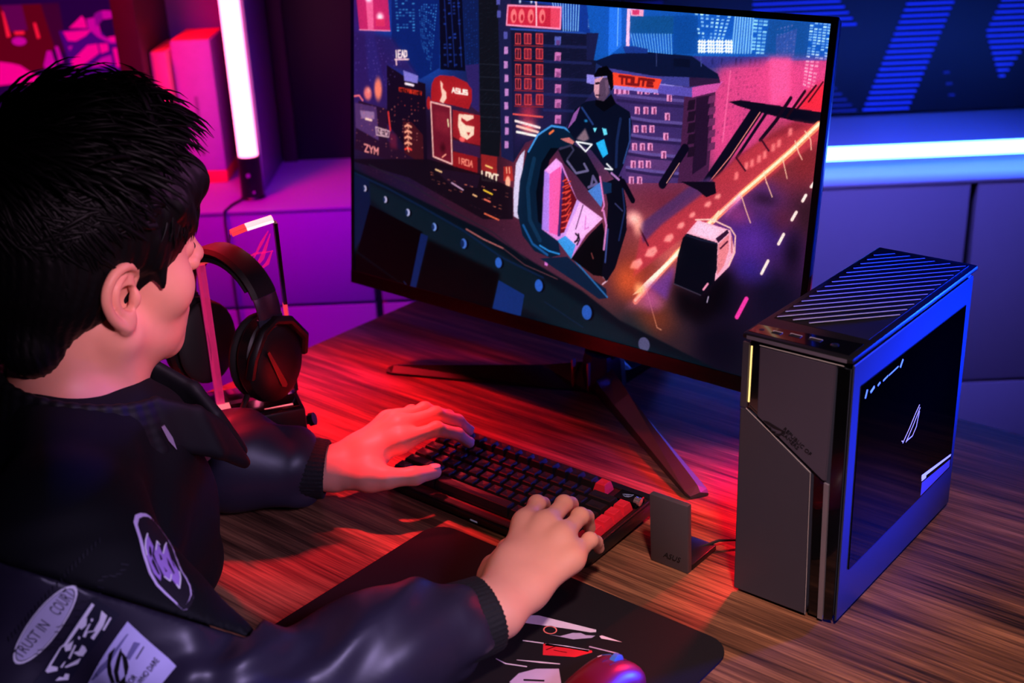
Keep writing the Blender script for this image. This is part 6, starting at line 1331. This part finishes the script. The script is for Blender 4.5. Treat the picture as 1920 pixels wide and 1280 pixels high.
# ------------------------------------------------------------------ clothes
def folds(p, a, b, amp, fr, seed):
    """cloth creases running round a limb a-b: warped rings, strongest at its ends"""
    ab = b - a; L = np.linalg.norm(ab); d = ab / L; q = p - a; t = q @ d; o = q - t[:, None] * d; x = _n(np.cross(d, [0.3, 0.2, 1])); y = np.cross(d, x)
    th = np.arctan2(o @ y, o @ x); w = 0.6 * np.sin(2 * th + seed) + 0.5 * np.sin(3 * th + t * 40 + seed * 2)
    e = np.exp(-((t / L - 1.0) / .28) ** 2) + 0.8 * np.exp(-((t / L) / .25) ** 2) + .25
    return amp * e * np.sin(t * fr + 2.2 * w + seed) * (0.55 + 0.45 * np.sin(th * 1.5 + seed + t * 17))
JK = Field(); JC = J['CH']; JB = J['BL']
JK.ell(JC + TF * .012 + (0, 0, -.01), (.122, .178, .135), TM, .04).ell(JB + TF * .01, (.120, .172, .19), TM, .05).ell(J['PV'] + (0, 0, .02), (.125, .178, .12), TM, .05)
for S in 'RL': JK.cap(J['NB'] + (0, 0, -.035), J[S + 'S'] + (0, 0, -.004), .066, .066, .04)
JK.cap(J['NB'] + TF * .05 + (0, 0, -.055), J['CH'] + TF * .085 + (0, 0, -.07), .055, .06, .04)
def jk_post(p, d):
    q = p - JC; u = q @ TF; r = q @ TR; z = q[:, 2]
    return d + .0045 * np.sin(r * 38 + z * 30 + 1.5 * np.sin(z * 26)) * np.exp(-((z + .03) / .12) ** 2) + .003 * np.sin(z * 70 + r * 22 + 2 * np.sin(u * 30))
SEAM_P, SEAM_N, SEAM_C = np.array([-.348, .883, .938]), _n([.322, .608, .726]), np.array([-.40, .955, .95])   # armhole seam of the right sleeve
HANG = (np.array([-.430, .935, .925]), np.array([-.465, .870, .780]), .066, .062, .03)
ARM = Field().cap(J['RS'], J['RE'], .068, .058, .03).cap(*HANG).cap(J['RS'] + _n(J['RS'] - J['NB']) * -.02, J['RS'], .070, .070, .02)
def yoke(p): return np.maximum(-((p - SEAM_P) @ SEAM_N), np.linalg.norm(p - SEAM_C, axis=1) - .185)
def jk_all(p, d):
    d = jk_post(p, d); e = np.maximum(ARM.ev(p) - .002 + .6 * folds(p, J['RS'], J['RE'], .0045, 95, 1.0), yoke(p)); h = np.maximum(.02 - np.abs(d - e), 0) / .02; d = np.minimum(d, e) - h * h * .005
    return np.maximum(d, np.minimum(p[:, 0] * -SU + p[:, 1] * CU - .596, .768 - p[:, 2]))          # pressed flat against the desk edge
JK.post = jk_all
jv, jf = JK.mesh((-0.84, 0.78, 0.36), (-0.22, 1.48, 1.09), 0.0045)
JM = mat('jacket_black_cloth', (9, 9, 13), 0.75, noise=0.1, nscale=500, bump=0.08, spec=0.25); SATIN = mat('sleeve_satin_black', (40, 35, 50), 0.42, noise=0.06, nscale=120, spec=0.45); RIB = mat('rib_knit_black', (12, 11, 14), 0.8, bump=0.3, nscale=300)
jacket = np_mesh('jacket', rel(jv), jf, JM, person, label='black cloth jacket body')
def sleeve(S):
    F = Field(); a, b, c = J[S + 'S'], J[S + 'E'], J[S + 'W']; e = b + (c - b) * .80; up = np.array([0, 0, 1.0])
    F.cap(a, b, .068, .058, .03).cap(b, b + (c - b) * .55, .056, .057, .03).cap(b + (c - b) * .5, e, .057, .047, .02)
    F.cap(a + _n(a - J['NB']) * -.02, a, .070, .070, .02)
    if S == 'R': F.cap(*HANG)
    def fp(p, d):
        d = d + folds(p, a, b, .0045, 95, 1.0 + (S == 'L')) + folds(p, b, c, .0052, 80, 2.3)
        return np.maximum(d, -yoke(p) + .0015) if S == 'R' else d
    F.post = fp
    pts = np.array([a, b, c]); v, f = F.mesh(pts.min(0) - .15, pts.max(0) + .12, .0032)
    o = np_mesh('sleeve', rel(v), f, SATIN, jacket, label=('right' if S == 'R' else 'left') + ' sleeve of shiny black satin'); return v, f, o
def cuff(S):
    F = Field(); b, c = J[S + 'E'], J[S + 'W']; d = _n(c - b); x = _n(np.array(HAND[S]['p'][0]) - np.array(HAND[S]['i'][0])) * .006
    a0 = b + (c - b) * .74; a1 = c - d * .004
    F.cap(a0 - x, a1 - x, .0375, .0330, .01).cap(a0 + x, a1 + x, .0375, .0330, .01); F.ell(a1 + d * .030, (.034, .09, .09), np.stack([d, _n(np.cross(d, [0, 0, 1])), np.cross(d, _n(np.cross(d, [0, 0, 1])))], 1), .003, -1); F.cap(a1 - d * .012, a1 + d * .06, .028, .028, .003, -1)
    def post(p, dd):
        q = p - c; t = q @ d; o = q - t[:, None] * d; y = _n(np.cross(d, [0, 0, 1.0])); z = np.cross(d, y); th = np.arctan2(o @ y, o @ z); return dd + .0006 * np.sin(th * 46)
    F.post = post; v, f = F.mesh(np.minimum(a0, a1) - .06, np.maximum(a0, a1) + .06, .0018); np_mesh('cuff', rel(v), f, RIB, jacket, label='black ribbed cuff')
sl = {S: sleeve(S) for S in 'RL'}
for S in 'RL': cuff(S)
CF = Field(); cc = np.array([-0.428, 1.152, 0.0])
def ring(ph, r, z): return cc + r * (math.cos(ph) * TF + math.sin(ph) * TR) + np.array([0, 0, z])
def ctop(d_): back = -math.cos(math.radians(d_)); return .079 + .004 * max(0, back), 1.018 + .020 * back
for lv in range(6):
    pts = []
    for d_ in range(40, 321, 10): r0, z0 = ctop(d_); pts.append(ring(math.radians(d_), r0 + .0022 * lv, z0 - .010 * lv))
    CF.chain(pts, [.0042 + .0006 * lv] * len(pts), .006)
for d0, dm in ((40, 6), (320, 354)):                            # open fronts: fans of cloth from the collar ends to the zip line
    r0, z0 = ctop(d0)
    for t in np.linspace(0, 1, 9):
        a_ = ring(math.radians(d0), r0 + .010 * t, z0 - .048 * t); b_ = ring(math.radians(dm), .118 + .022 * t, .950 - .05 * t); m_ = (a_ + b_) / 2 + TF * .010; CF.chain([a_, m_, b_], [.0050, .0055, .0060], .006)
cv, cf = CF.mesh(cc + (-.16, -.16, .84), cc + (.19, .16, 1.06), .0022); np_mesh('collar', rel(cv), cf, mat('collar_black_cloth', (14, 13, 18), 0.6, spec=0.35), jacket, label='black stand collar, open at the front')
# trousers and shoes below the desk
TRF = Field(); TRF.ell(J['PV'] + (0, 0, -.03), (.12, .17, .10), TM, .04)
for S in 'RL':
    k = KN[S]; ft = k + np.array([0, 0, -k[2] + .10]) + TF * .03; TRF.cap(J['PV'] + TR * .09 * (1 if S == 'R' else -1) + (0, 0, -.02), k, .085, .062, .03).cap(k, ft, .060, .045, .02)
tv, tf = TRF.mesh((-0.85, 0.6, 0.04), (0.05, 1.5, 0.66), .006); np_mesh('trousers', rel(tv), tf, mat('trousers_black', (16, 16, 18), 0.8), person)
for S in 'RL':
    SF_ = Field(); k = KN[S]; ft = np.array([k[0], k[1], 0]) + TF * .03; SF_.cap(ft + (0, 0, .085), ft + (0, 0, .045), .046, .05, .02).cap(ft + (0, 0, .045), ft + TF * .15 + (0, 0, .038), .045, .036, .02)
    SF_.post = lambda p, d: np.maximum(d, .001 - p[:, 2]); v, f = SF_.mesh(np.minimum(ft, ft + TF * .15) - (.08, .08, .01), np.maximum(ft, ft + TF * .15) + (.08, .08, .16), .004); np_mesh('shoe', rel(v), f, MATTE, person)
# ------------------------------------------------------------------ hair
HAIRM = mat('hair_black', (7, 6, 8), 0.5, noise=0.3, nscale=200, spec=0.25); HA = Field(); Eh = lambda c, r, k=.015, mode=1: HA.ell(hp(*c), r, HM_, k, mode)
Eh((-.008, 0, .073), (.109, .090, .100)); Eh((-.040, 0, .022), (.078, .083, .088), .02); HA.cap(hp(-.075, -.03, -.05), hp(-.075, .03, -.05), .030, .030, .02)
for s in (-1, 1):
    HA.cap(hp(.030, s * .070, .055), hp(.036, s * .0745, .006), .013, .0030, .010); HA.cap(hp(.050, s * .064, .085), hp(.074, s * .052, .060), .020, .009, .012)
    Eh((.004, s * .093, -.008), (.036, .034, .042), .006, -1); Eh((.000, s * .075, -.055), (.055, .04, .034), .01, -1)
Eh((.128, 0, -.020), (.084, .12, .098), .006, -1); HA.cap(hp(.082, -.035, .100), hp(.082, .035, .100), .022, .022, .02)
def hpost(p, d):
    q = (p - HC) @ HM_; th = np.arctan2(q[:, 1], q[:, 0] + .05); return d + .0006 * np.sin(th * 46 + 5 * np.sin(q[:, 2] * 40)) + .0005 * np.sin(th * 91 + q[:, 2] * 60)
HA.post = hpost; hv, hf = HA.mesh(HC + (-.17, -.17, -.13), HC + (.17, .17, .21), .0024)
hair = np_mesh('hair', rel(hv), hf, HAIRM, person, label='short black hair, tousled on top')
def locks(n):
    Vs, Fs = [], []; rad = np.array([.1105, .0915, .1010]); c0 = np.array([-.008, 0, .072]); whorl = _n([-.80, -.35, .55]); base = 0; made = 0
    while made < n:
        g = _n(rng.normal(size=3))
        if g[2] < -.75: continue
        front = g[0] > .62
        if front and g[2] < .10: continue
        if abs(g[1]) > .55 and g[0] > -.15 and g[2] < -.02 and g[0] < .40: continue
        if g[0] > .35 and g[2] < .10: continue
        t = g - whorl * (g @ whorl); t = t - g * (t @ g); t = _n(t + 1e-4) if np.linalg.norm(t) > 1e-3 else _n(np.cross(g, [0, 1, 0]))
        down = np.array([0.1, 0, -1.0]); down = down - g * (down @ g); fr_ = g[0] > .45 and g[2] < .55; d = _n(t * (.35 if fr_ else 1.0) + down * (1.0 if fr_ else 0) + down * (.55 if g[2] < .6 else .15) + rng.normal(size=3) * .13 + np.array([.35, 0, 0]) * (g[2] > .5))
        top = g[2] > .55; L = rng.uniform(.035, .062) * (1.2 if top else 1.0) * (.55 if g[2] < -.25 else 1.0) * (.72 if fr_ else 1.0); ns = 6; w = rng.uniform(.0022, .0046); lift = (rng.uniform(.08, .48) if top else rng.uniform(.06, .30) * .22) * (0.6 if g[2] < -.2 else 1)
        curl = rng.uniform(-.5, .5); p = c0 + g * rad * .955; P = []; dd = d.copy()
        for k in range(ns + 1):
            P.append(p.copy()); x = (p - c0) / rad; nn = _n(x / rad); dd = dd - nn * (dd @ nn); side = np.cross(nn, dd); dd = _n(dd + side * curl * .14)
            s = k / ns; p = p + (dd + nn * (lift * 2.4 * (1 - s * 1.15) + .02)) * L / ns
            x = (p - c0) / rad; m = np.linalg.norm(x)
            if m < .985: p = c0 + x / m * .985 * rad
        P = np.array(P); 
        for k in range(ns + 1):
            tt = P[min(k + 1, ns)] - P[max(k - 1, 0)]; tt = _n(tt); nn = _n((P[k] - c0) / rad / rad); s1 = _n(np.cross(tt, nn)); s2 = np.cross(s1, tt); ww = w * (1 - (k / ns) ** 2.2) + .00025
            for a in range(5): an_ = 2 * math.pi * a / 5; Vs.append(P[k] + s1 * math.cos(an_) * ww + s2 * math.sin(an_) * ww * .6)
        for k in range(ns):
            for a in range(5): Fs.append((base + k * 5 + a, base + k * 5 + (a + 1) % 5, base + (k + 1) * 5 + (a + 1) % 5, base + (k + 1) * 5 + a))
        base += (ns + 1) * 5; made += 1
    v = np.array(Vs) @ HM_.T + HC
    return v, np.array(Fs)
lv_, lf_ = locks(4200); lo_ = np_mesh('hair_locks', rel(lv_), lf_, HAIRM, hair); lo_['kind'] = 'stuff'
# eyes, brows, nails
EYEW = mat('eye_white', (225, 220, 215), 0.25); EYED = mat('eye_dark', (18, 12, 10), 0.15)
for s in (-1, 1):
    bm = bmesh.new(); bmesh.ops.create_uvsphere(bm, u_segments=16, v_segments=10, radius=.0118); e = obj('eye', bm, EYEW, person, True); e.location = rel(hp(.0785, s * .032, .0290))
    bm = bmesh.new(); bmesh.ops.create_uvsphere(bm, u_segments=14, v_segments=8, radius=.0055); i_ = obj('iris', bm, EYED, e, True); i_.location = HF * .0085
    bm = bmesh.new(); add_tube(bm, [rel(hp(.088, s * .018, .053)), rel(hp(.0875, s * .030, .057)), rel(hp(.078, s * .044, .054))], [.002, .003, .001], 8); obj('eyebrow', bm, HAIRM, person, True)
NAIL = mat('fingernail', (238, 184, 172), 0.28, noise=0.02)
for S in 'RL':
    for f in 'imrpt':
        a, b = [np.array(x) for x in HAND[S][f][2:4]]; d = _n(b - a); r = FR_[f][3]; up = np.array([0, 0, 1.0]); n_ = _n(up - d * (up @ d)); s_ = np.cross(d, n_)
        bm = bmesh.new(); bmesh.ops.create_uvsphere(bm, u_segments=14, v_segments=8, radius=1.0); M_ = np.stack([d * r * .95, s_ * r * .74, n_ * r * .30], 1); c_ = rel(b + n_ * r * .80 - d * r * .05)
        for v in bm.verts: v.co = Vector(M_ @ np.array(v.co) + c_)
        obj('fingernail', bm, NAIL, person, 2)
# stool that carries the sitter
st = empty('stool', (J['PV'][0] - .02, J['PV'][1], 0), 0, 'round black stool under the seated person', 'stool')
bm = bmesh.new(); add_lathe(bm, [(.15, .30), (.18, .308), (.185, .33), (.17, .345)], n=32); obj('seat', bm, MATTE, st, True); bm = bmesh.new(); add_lathe(bm, [(.028, .03), (.028, .2995)], n=16); obj('post', bm, BLACK, st, True); bm = bmesh.new(); add_lathe(bm, [(.2, .0), (.2, .012), (.05, .029)], n=32); obj('base', bm, BLACK, st, True)

PATCH = {'oval': [('w',[(0.0182,0.0406),(0.0183,0.0378),(0.0165,0.0343),(0.0129,0.0304),(0.0078,0.0262),(0.0013,0.0219),(-0.0061,0.0178),(-0.0141,0.0141),(-0.0223,0.0109),(-0.0303,0.0084),(-0.0376,0.0067),(-0.044,0.0059),(-0.0491,0.0061),(-0.0527,0.0073),(-0.0545,0.0092),(-0.0546,0.012),(-0.0528,0.0154),(-0.0494,0.0193),(-0.0443,0.0235),(-0.038,0.0277),(-0.0307,0.0318),(-0.0227,0.0356),(-0.0145,0.0388),(-0.0064,0.0414),(0.001,0.0431),(0.0075,0.0439),(0.0127,0.0437),(0.0164,0.0426)]),('d',[(0.0158,0.0396),(0.0159,0.037),(0.0142,0.0338),(0.0108,0.0301),(0.006,0.0262),(-0.0,0.0222),(-0.0069,0.0184),(-0.0144,0.0149),(-0.0221,0.0119),(-0.0295,0.0095),(-0.0364,0.008),(-0.0424,0.0072),(-0.0472,0.0074),(-0.0505,0.0084),(-0.0522,0.0103),(-0.0522,0.0128),(-0.0506,0.016),(-0.0473,0.0196),(-0.0426,0.0235),(-0.0367,0.0274),(-0.0298,0.0312),(-0.0224,0.0348),(-0.0147,0.0378),(-0.0072,0.0402),(-0.0002,0.0418),(0.0059,0.0426),(0.0107,0.0424),(0.0141,0.0414)]),('g',[(0.0149,0.0392),(0.0149,0.0367),(0.0133,0.0336),(0.01,0.03),(0.0053,0.0262),(-0.0005,0.0223),(-0.0073,0.0186),(-0.0145,0.0152),(-0.022,0.0123),(-0.0293,0.01),(-0.036,0.0085),(-0.0418,0.0077),(-0.0464,0.0079),(-0.0496,0.0089),(-0.0513,0.0106),(-0.0513,0.0131),(-0.0497,0.0162),(-0.0465,0.0197),(-0.042,0.0235),(-0.0362,0.0273),(-0.0295,0.031),(-0.0222,0.0344),(-0.0148,0.0374),(-0.0075,0.0397),(-0.0007,0.0413),(0.0052,0.0421),(0.0099,0.042),(0.0132,0.041)])],'text': [('n',[(0.0259,0.0259),(0.0386,0.0022),(-0.0327,-0.0266),(-0.0548,-0.0136)]),('w',[(0.0228,0.022),(0.0239,0.0195),(0.0112,0.0125),(0.0029,0.009),(-0.0129,0.0018),(-0.0177,0.0023),(-0.0386,-0.0095),(-0.0393,-0.0081),(-0.0323,-0.004),(-0.0188,0.003),(-0.014,0.0039)]),('w',[(0.0047,0.0125),(0.0137,0.0132),(0.0099,0.008),(0.0048,0.0071),(0.0038,0.0093)]),('w',[(0.0271,0.0126),(0.0291,0.0066),(0.0224,0.0007),(0.0099,-0.0055),(0.0085,-0.0025),(0.0148,-0.0001),(0.0081,0.0023),(0.0047,-0.0002),(0.0027,0.0016),(0.0067,0.0038),(0.0134,0.0014),(0.0217,0.0063)]),('w',[(0.0162,0.011),(0.018,0.0103),(0.0167,0.0085),(0.0149,0.0088)]),('w',[(0.0125,0.008),(0.0144,0.0076),(0.0055,0.0015),(0.0044,0.0029)]),('w',[(0.0306,0.0045),(0.0314,0.0031),(0.0215,-0.0031),(0.0205,-0.0017)]),('w',[(-0.0002,0.0034),(0.0011,0.0021),(-0.0005,0.0007),(-0.0016,0.0019)]),('w',[(-0.0066,-0.0012),(-0.0058,-0.0024),(-0.0165,-0.0095),(-0.0172,-0.0081)]),('w',[(-0.0071,0.0021),(-0.0054,0.0026),(-0.0119,-0.0033),(-0.0164,-0.0022),(-0.0146,0.0028),(-0.0107,0.002)]),('w',[(-0.001,-0.0044),(0.0006,-0.0068),(0.0002,-0.0104),(-0.0053,-0.0127),(-0.0086,-0.0107),(-0.0112,-0.006),(-0.0062,-0.0074)]),('w',[(-0.0169,-0.013),(-0.0077,-0.0132),(-0.0128,-0.0162),(-0.0233,-0.0145),(-0.0247,-0.0129)]),('w',[(-0.0221,-0.0092),(-0.0205,-0.0094),(-0.0264,-0.0127),(-0.0274,-0.0113)]),('w',[(-0.0334,-0.0063),(-0.0291,-0.0104),(-0.0311,-0.0129),(-0.0384,-0.0105),(-0.039,-0.0084)]),('w',[(-0.0273,-0.0181),(-0.0249,-0.0203),(-0.0289,-0.0241),(-0.0372,-0.0193),(-0.033,-0.0181),(-0.0305,-0.0202)])],'label': [('l',[(0.0413,-0.0059),(0.0594,-0.058),(0.0353,-0.0676),(-0.0191,-0.0356)]),('s',[(0.0362,-0.0148),(0.0382,-0.0152),(0.0101,-0.0303),(-0.0108,-0.0347),(-0.013,-0.0335),(0.0148,-0.0241)]),('s',[(0.0391,-0.0233),(0.043,-0.027),(0.028,-0.0348),(0.027,-0.0312)]),('s',[(0.0046,-0.0271),(0.0142,-0.0252),(0.0107,-0.0292),(-0.0045,-0.0337),(-0.0045,-0.0307)]),('n',[(0.0441,-0.0304),(0.0444,-0.0312),(0.0339,-0.037),(0.0334,-0.0362)]),('k',[(0.0236,-0.0195),(0.0159,-0.0218),(0.0096,-0.0285),(0.0058,-0.0368),(0.0044,-0.0442),(0.0072,-0.0458),(0.0092,-0.0372),(0.0125,-0.0302),(0.0178,-0.0244)]),('k',[(0.0276,-0.0223),(0.0209,-0.0277),(0.0122,-0.0361),(0.0086,-0.0459),(0.0117,-0.0469),(0.0146,-0.039),(0.0208,-0.0321),(0.0254,-0.0273)]),('k',[(0.0265,-0.0252),(0.0275,-0.0316),(0.0251,-0.0391),(0.0216,-0.0431),(0.0145,-0.0456),(0.0094,-0.0471),(0.0155,-0.0507),(0.0182,-0.0455)])],'chest': [('v',[(-0.006,0.0405),(-0.0003,0.0461),(0.0065,0.0467),(0.0132,0.0451),(0.0176,0.0411),(0.0231,0.031),(0.0242,0.0204),(0.0212,0.0076),(0.0163,-0.0033),(0.0116,-0.0162),(0.0108,-0.0276),(0.0093,-0.0354),(0.0051,-0.043),(-0.0012,-0.0474),(-0.0069,-0.0498),(-0.0107,-0.0489),(-0.0127,-0.0427),(-0.0166,-0.0303),(-0.0193,-0.0195),(-0.0189,-0.007),(-0.0146,0.0111),(-0.0098,0.0261)]),('m',[(-0.0037,0.0367),(0.0014,0.0419),(0.0074,0.0426),(0.0132,0.0413),(0.0169,0.0378),(0.0214,0.0287),(0.0221,0.019),(0.019,0.0072),(0.0145,-0.0028),(0.01,-0.0148),(0.0089,-0.0253),(0.0073,-0.0325),(0.0034,-0.0395),(-0.0021,-0.0437),(-0.0072,-0.0461),(-0.0105,-0.0454),(-0.0121,-0.0398),(-0.0151,-0.0285),(-0.0172,-0.0186),(-0.0165,-0.0072),(-0.0121,0.0096),(-0.0075,0.0234)]),('p',[(0.0004,0.0263),(-0.0004,0.0207),(-0.0011,0.0134),(-0.0078,0.0059),(-0.0081,-0.0026),(-0.0101,-0.0123),(-0.0139,-0.0174),(-0.0156,-0.0086),(-0.0125,0.008),(-0.0101,0.0149),(-0.0043,0.0225)]),('p',[(0.0053,0.0172),(0.005,0.0128),(0.0026,0.0032),(0.0006,-0.0045),(-0.0015,-0.0142),(-0.007,-0.0214),(-0.0089,-0.016),(-0.0072,-0.0009),(-0.0052,0.0068),(0.0002,0.0128)]),('p',[(0.0154,0.0132),(0.012,0.0074),(0.0086,-0.0018),(0.0072,-0.0162),(0.004,-0.0222),(-0.0034,-0.0306),(-0.0043,-0.0204),(-0.0012,-0.0058),(0.0028,0.0041),(0.0094,0.0097)]),('m',[(-0.0051,0.0153),(-0.0046,0.0129),(-0.0069,0.0076),(-0.01,0.0047),(-0.009,0.0096)]),('m',[(-0.0004,0.0056),(0.0004,0.0031),(-0.0006,-0.0007),(-0.0028,-0.0008)]),('m',[(-0.0087,0.0041),(-0.0089,-0.0001),(-0.0114,-0.0127),(-0.0126,-0.011),(-0.0114,0.0011)]),('m',[(-0.0039,-0.0067),(-0.0036,-0.0122),(-0.0053,-0.0124)]),('m',[(0.0047,0.0),(0.0046,-0.0032),(0.002,-0.0159),(0.0002,-0.0172),(0.0014,-0.007)]),('m',[(0.0095,0.001),(0.0076,-0.0035),(0.0056,-0.0133),(0.0057,-0.0091)])]}
PSTROKE = [([(0.0004,0.0263),(-0.0057,0.0209),(-0.0101,0.0149),(-0.0125,0.008)],0.0013),([(-0.0016,0.0094),(0.0053,0.0172),(0.0055,0.0126)],0.0013),([(0.003,0.004),(0.0103,0.0104),(0.0154,0.0132)],0.0013),([(-0.0095,-0.0152),(-0.007,-0.0214),(-0.002,-0.0161)],0.0011),([(0.0072,-0.0162),(0.004,-0.0222),(-0.0034,-0.0306),(-0.0036,-0.026)],0.0012)]
PTEXT = {'court': [(-0.0067,0.0295),0.397,0.022],'trust': [(-0.0501,0.0136),0.348,0.0367],'who': [(0.0265,-0.0554),0.424,0.0246],'who2': [(0.0328,-0.0601),0.482,0.0175],'ft': [(0.0173,-0.0524),0.402,0.0102]}
PF1 = [(-0.37,0.866,0.905),(0.8838,0.3211,0.3402),(-0.4522,0.4003,0.797),(0.1198,-0.8583,0.499)]
PF2 = [(-0.3114,0.9232,0.9428),(0.6881,0.7252,-0.0237),(-0.4737,0.4737,0.7424),(0.5496,-0.4997,0.6695)]
# ------------------------------------------------------------------ sewn patches, pressed on to the cloth beneath them
from mathutils.bvhtree import BVHTree
def tree(os_):
    V, F = [], []
    for o in os_: n = len(V); V += [tuple(v.co) for v in o.data.vertices]; F += [tuple(i + n for i in p.vertices) for p in o.data.polygons]
    return BVHTree.FromPolygons(V, F)
CLOTH = tree([jacket, sl['R'][2]])
INK = dict(w=mat('patch_white', (246, 240, 255), 0.6), d=mat('patch_line_dark', (24, 20, 34), 0.7), g=mat('patch_grey', (196, 190, 216), 0.7), n=mat('patch_navy', (20, 18, 40), 0.7), l=mat('patch_lilac', (206, 200, 246), 0.65), s=mat('patch_smudge', (120, 116, 165), 0.7), k=mat('patch_ink', (10, 8, 14), 0.7), v=mat('patch_rim_lilac', (226, 204, 248), 0.6), m=mat('patch_maroon', (20, 9, 26), 0.75), p=mat('patch_violet', (176, 136, 220), 0.6))
IK = list(INK)
def press(name, bm, fr, parent, mats, lift, label=None):
    c, x, y, n = [Vector(q) for q in fr]; c = c - person.location; step = .004
    for ax in (0, 1):                                          # fine cuts so that the patch follows the creases
        lo = min(v.co[ax] for v in bm.verts); hi = max(v.co[ax] for v in bm.verts); t = math.ceil(lo / step) * step
        while t < hi:
            co = [0, 0, 0]; no = [0, 0, 0]; co[ax] = t; no[ax] = 1
            bmesh.ops.bisect_plane(bm, geom=bm.verts[:] + bm.edges[:] + bm.faces[:], plane_co=co, plane_no=no); t += step
    for v in bm.verts:
        p = c + x * v.co.x + y * v.co.y; h = CLOTH.ray_cast(p + n * .06, -n, .16); z = v.co.z
        v.co = (h[0] if h[0] is not None else p) + n * (lift + z)
    return obj(name, bm, mats, parent, smooth=2, label=label)
def flat_poly(bm, pts, mi, z):
    f = bm.faces.new([bm.verts.new((p[0], p[1], z)) for p in pts]); f.material_index = mi; f.normal_update()
    if f.normal.z < 0: f.normal_flip()
    bmesh.ops.triangulate(bm, faces=[f])
def flat_text(bm, body, key, size, mi, z):
    (ox, oy), an, L = PTEXT[key]; e = (math.cos(an), math.sin(an), 0); e2 = (-math.sin(an), math.cos(an), 0)
    o = text_mesh(body, size, ((ox + e[0] * L / 2, oy + e[1] * L / 2, z), e, e2, (0, 0, 1)), 0.0, INK['k'], 'tmp', None); me = o.data
    w = max((Vector(v.co) - Vector((ox, oy, z))).dot(Vector(e)) for v in me.vertices) - min((Vector(v.co) - Vector((ox, oy, z))).dot(Vector(e)) for v in me.vertices)
    k = L / max(w, 1e-6); mid = Vector((ox + e[0] * L / 2, oy + e[1] * L / 2, z))
    for v in me.vertices: q = v.co - mid; v.co = mid + Vector(e) * q.dot(Vector(e)) * k + Vector(e2) * q.dot(Vector(e2))
    n0 = len(bm.faces); bm.from_mesh(me); bm.faces.ensure_lookup_table()
    for f in bm.faces[n0:]: f.material_index = mi
    bpy.data.objects.remove(o); bpy.data.meshes.remove(me)
LBL = dict(oval='oval pale patch with lettering', text='dark patch with white block lettering', label='lilac label patch with black eye emblem', chest='tall oval black patch with lilac emblem')
for key, shapes in PATCH.items():
    fr = PF2 if key == 'chest' else PF1; bm = bmesh.new()
    for i, (ink, pts) in enumerate(shapes): flat_poly(bm, pts, IK.index(ink), .0003 * min(i, 3) + .00004 * i)
    if key == 'oval':
        flat_text(bm, 'COURT', 'court', .0145, IK.index('d'), .0012); flat_text(bm, 'TRUST IN', 'trust', .0125, IK.index('d'), .0012)
        (ox, oy), an, L = PTEXT['trust']; e = Vector((math.cos(an), math.sin(an))); e2 = Vector((-e.y, e.x)); o_ = Vector((ox, oy))
        for k in range(26):
            a = o_ + e * (.004 + .0042 * k) + e2 * (-.012 + .004 * math.sin(k)); b = a + e * .003 + e2 * -.004 * (1 + .3 * math.cos(k * 2)); flat_poly(bm, [a, a + e * .0010, b + e * .0010, b], IK.index('d'), .0012)
            a = o_ + e * (.006 + .0042 * k) + e2 * .012; b = a + e * .003 + e2 * .0035; flat_poly(bm, [a, a + e * .0009, b + e * .0009, b], IK.index('d'), .0012)
    if key == 'label': flat_text(bm, 'WHO DARE', 'who', .0075, IK.index('k'), .0014); flat_text(bm, 'WINS', 'who2', .0075, IK.index('k'), .0014) if False else None; flat_text(bm, 'FOR', 'ft', .0075, IK.index('k'), .0014)
    if key == 'chest':
        for pts, w in PSTROKE:
            for a, b in zip(pts, pts[1:]):
                a, b = Vector(a), Vector(b); nn = (b - a).normalized(); nn = Vector((-nn.y, nn.x)) * w / 2; flat_poly(bm, [a - nn, b - nn, b + nn, a + nn], IK.index('w'), .0018)
        rim = [Vector(p) for p in shapes[0][1]]; cen = sum(rim, Vector((0, 0))) / len(rim)
        for k in range(44):                                    # dark stitched marks of lettering round the rim
            i = 4 + k * 12 / 44; a = rim[int(i)].lerp(rim[(int(i) + 1) % len(rim)], i % 1); q = cen + (a - cen) * .915; t = (rim[(int(i) + 1) % len(rim)] - rim[int(i)]).normalized() * (.0006 + .0005 * (k % 3)); flat_poly(bm, [a - t, q - t, q + t, a + t], IK.index('m'), .0012)
    press('patch', bm, fr, jacket, [INK[i] for i in IK], .0012, LBL[key])
PULL = mat('zip_pull_metal', (220, 190, 225), 0.25, 0.6, noise=0.02)
for c_, d_, w_ in (((-.3533, 1.1127, .9779), Vector((.30, .10, -.95)), .0036), ((-.3640, 1.2990, .8600), Vector((-.1, -.05, -1)), .0048)):
    c_ = Vector(c_) - person.location + Vector((.006, -.010, .006)); d_.normalize(); s_ = d_.cross(Vector((.3, -.8, .5))).normalized(); bm = bmesh.new()
    add_prism(bm, [(-w_ / 2, 0), (w_ / 2, 0), (w_ * .7, .016), (0, .030), (-w_ * .7, .016)], (c_, s_, d_, s_.cross(d_)), .0016); obj('zipper_pull', bm, PULL, jacket)
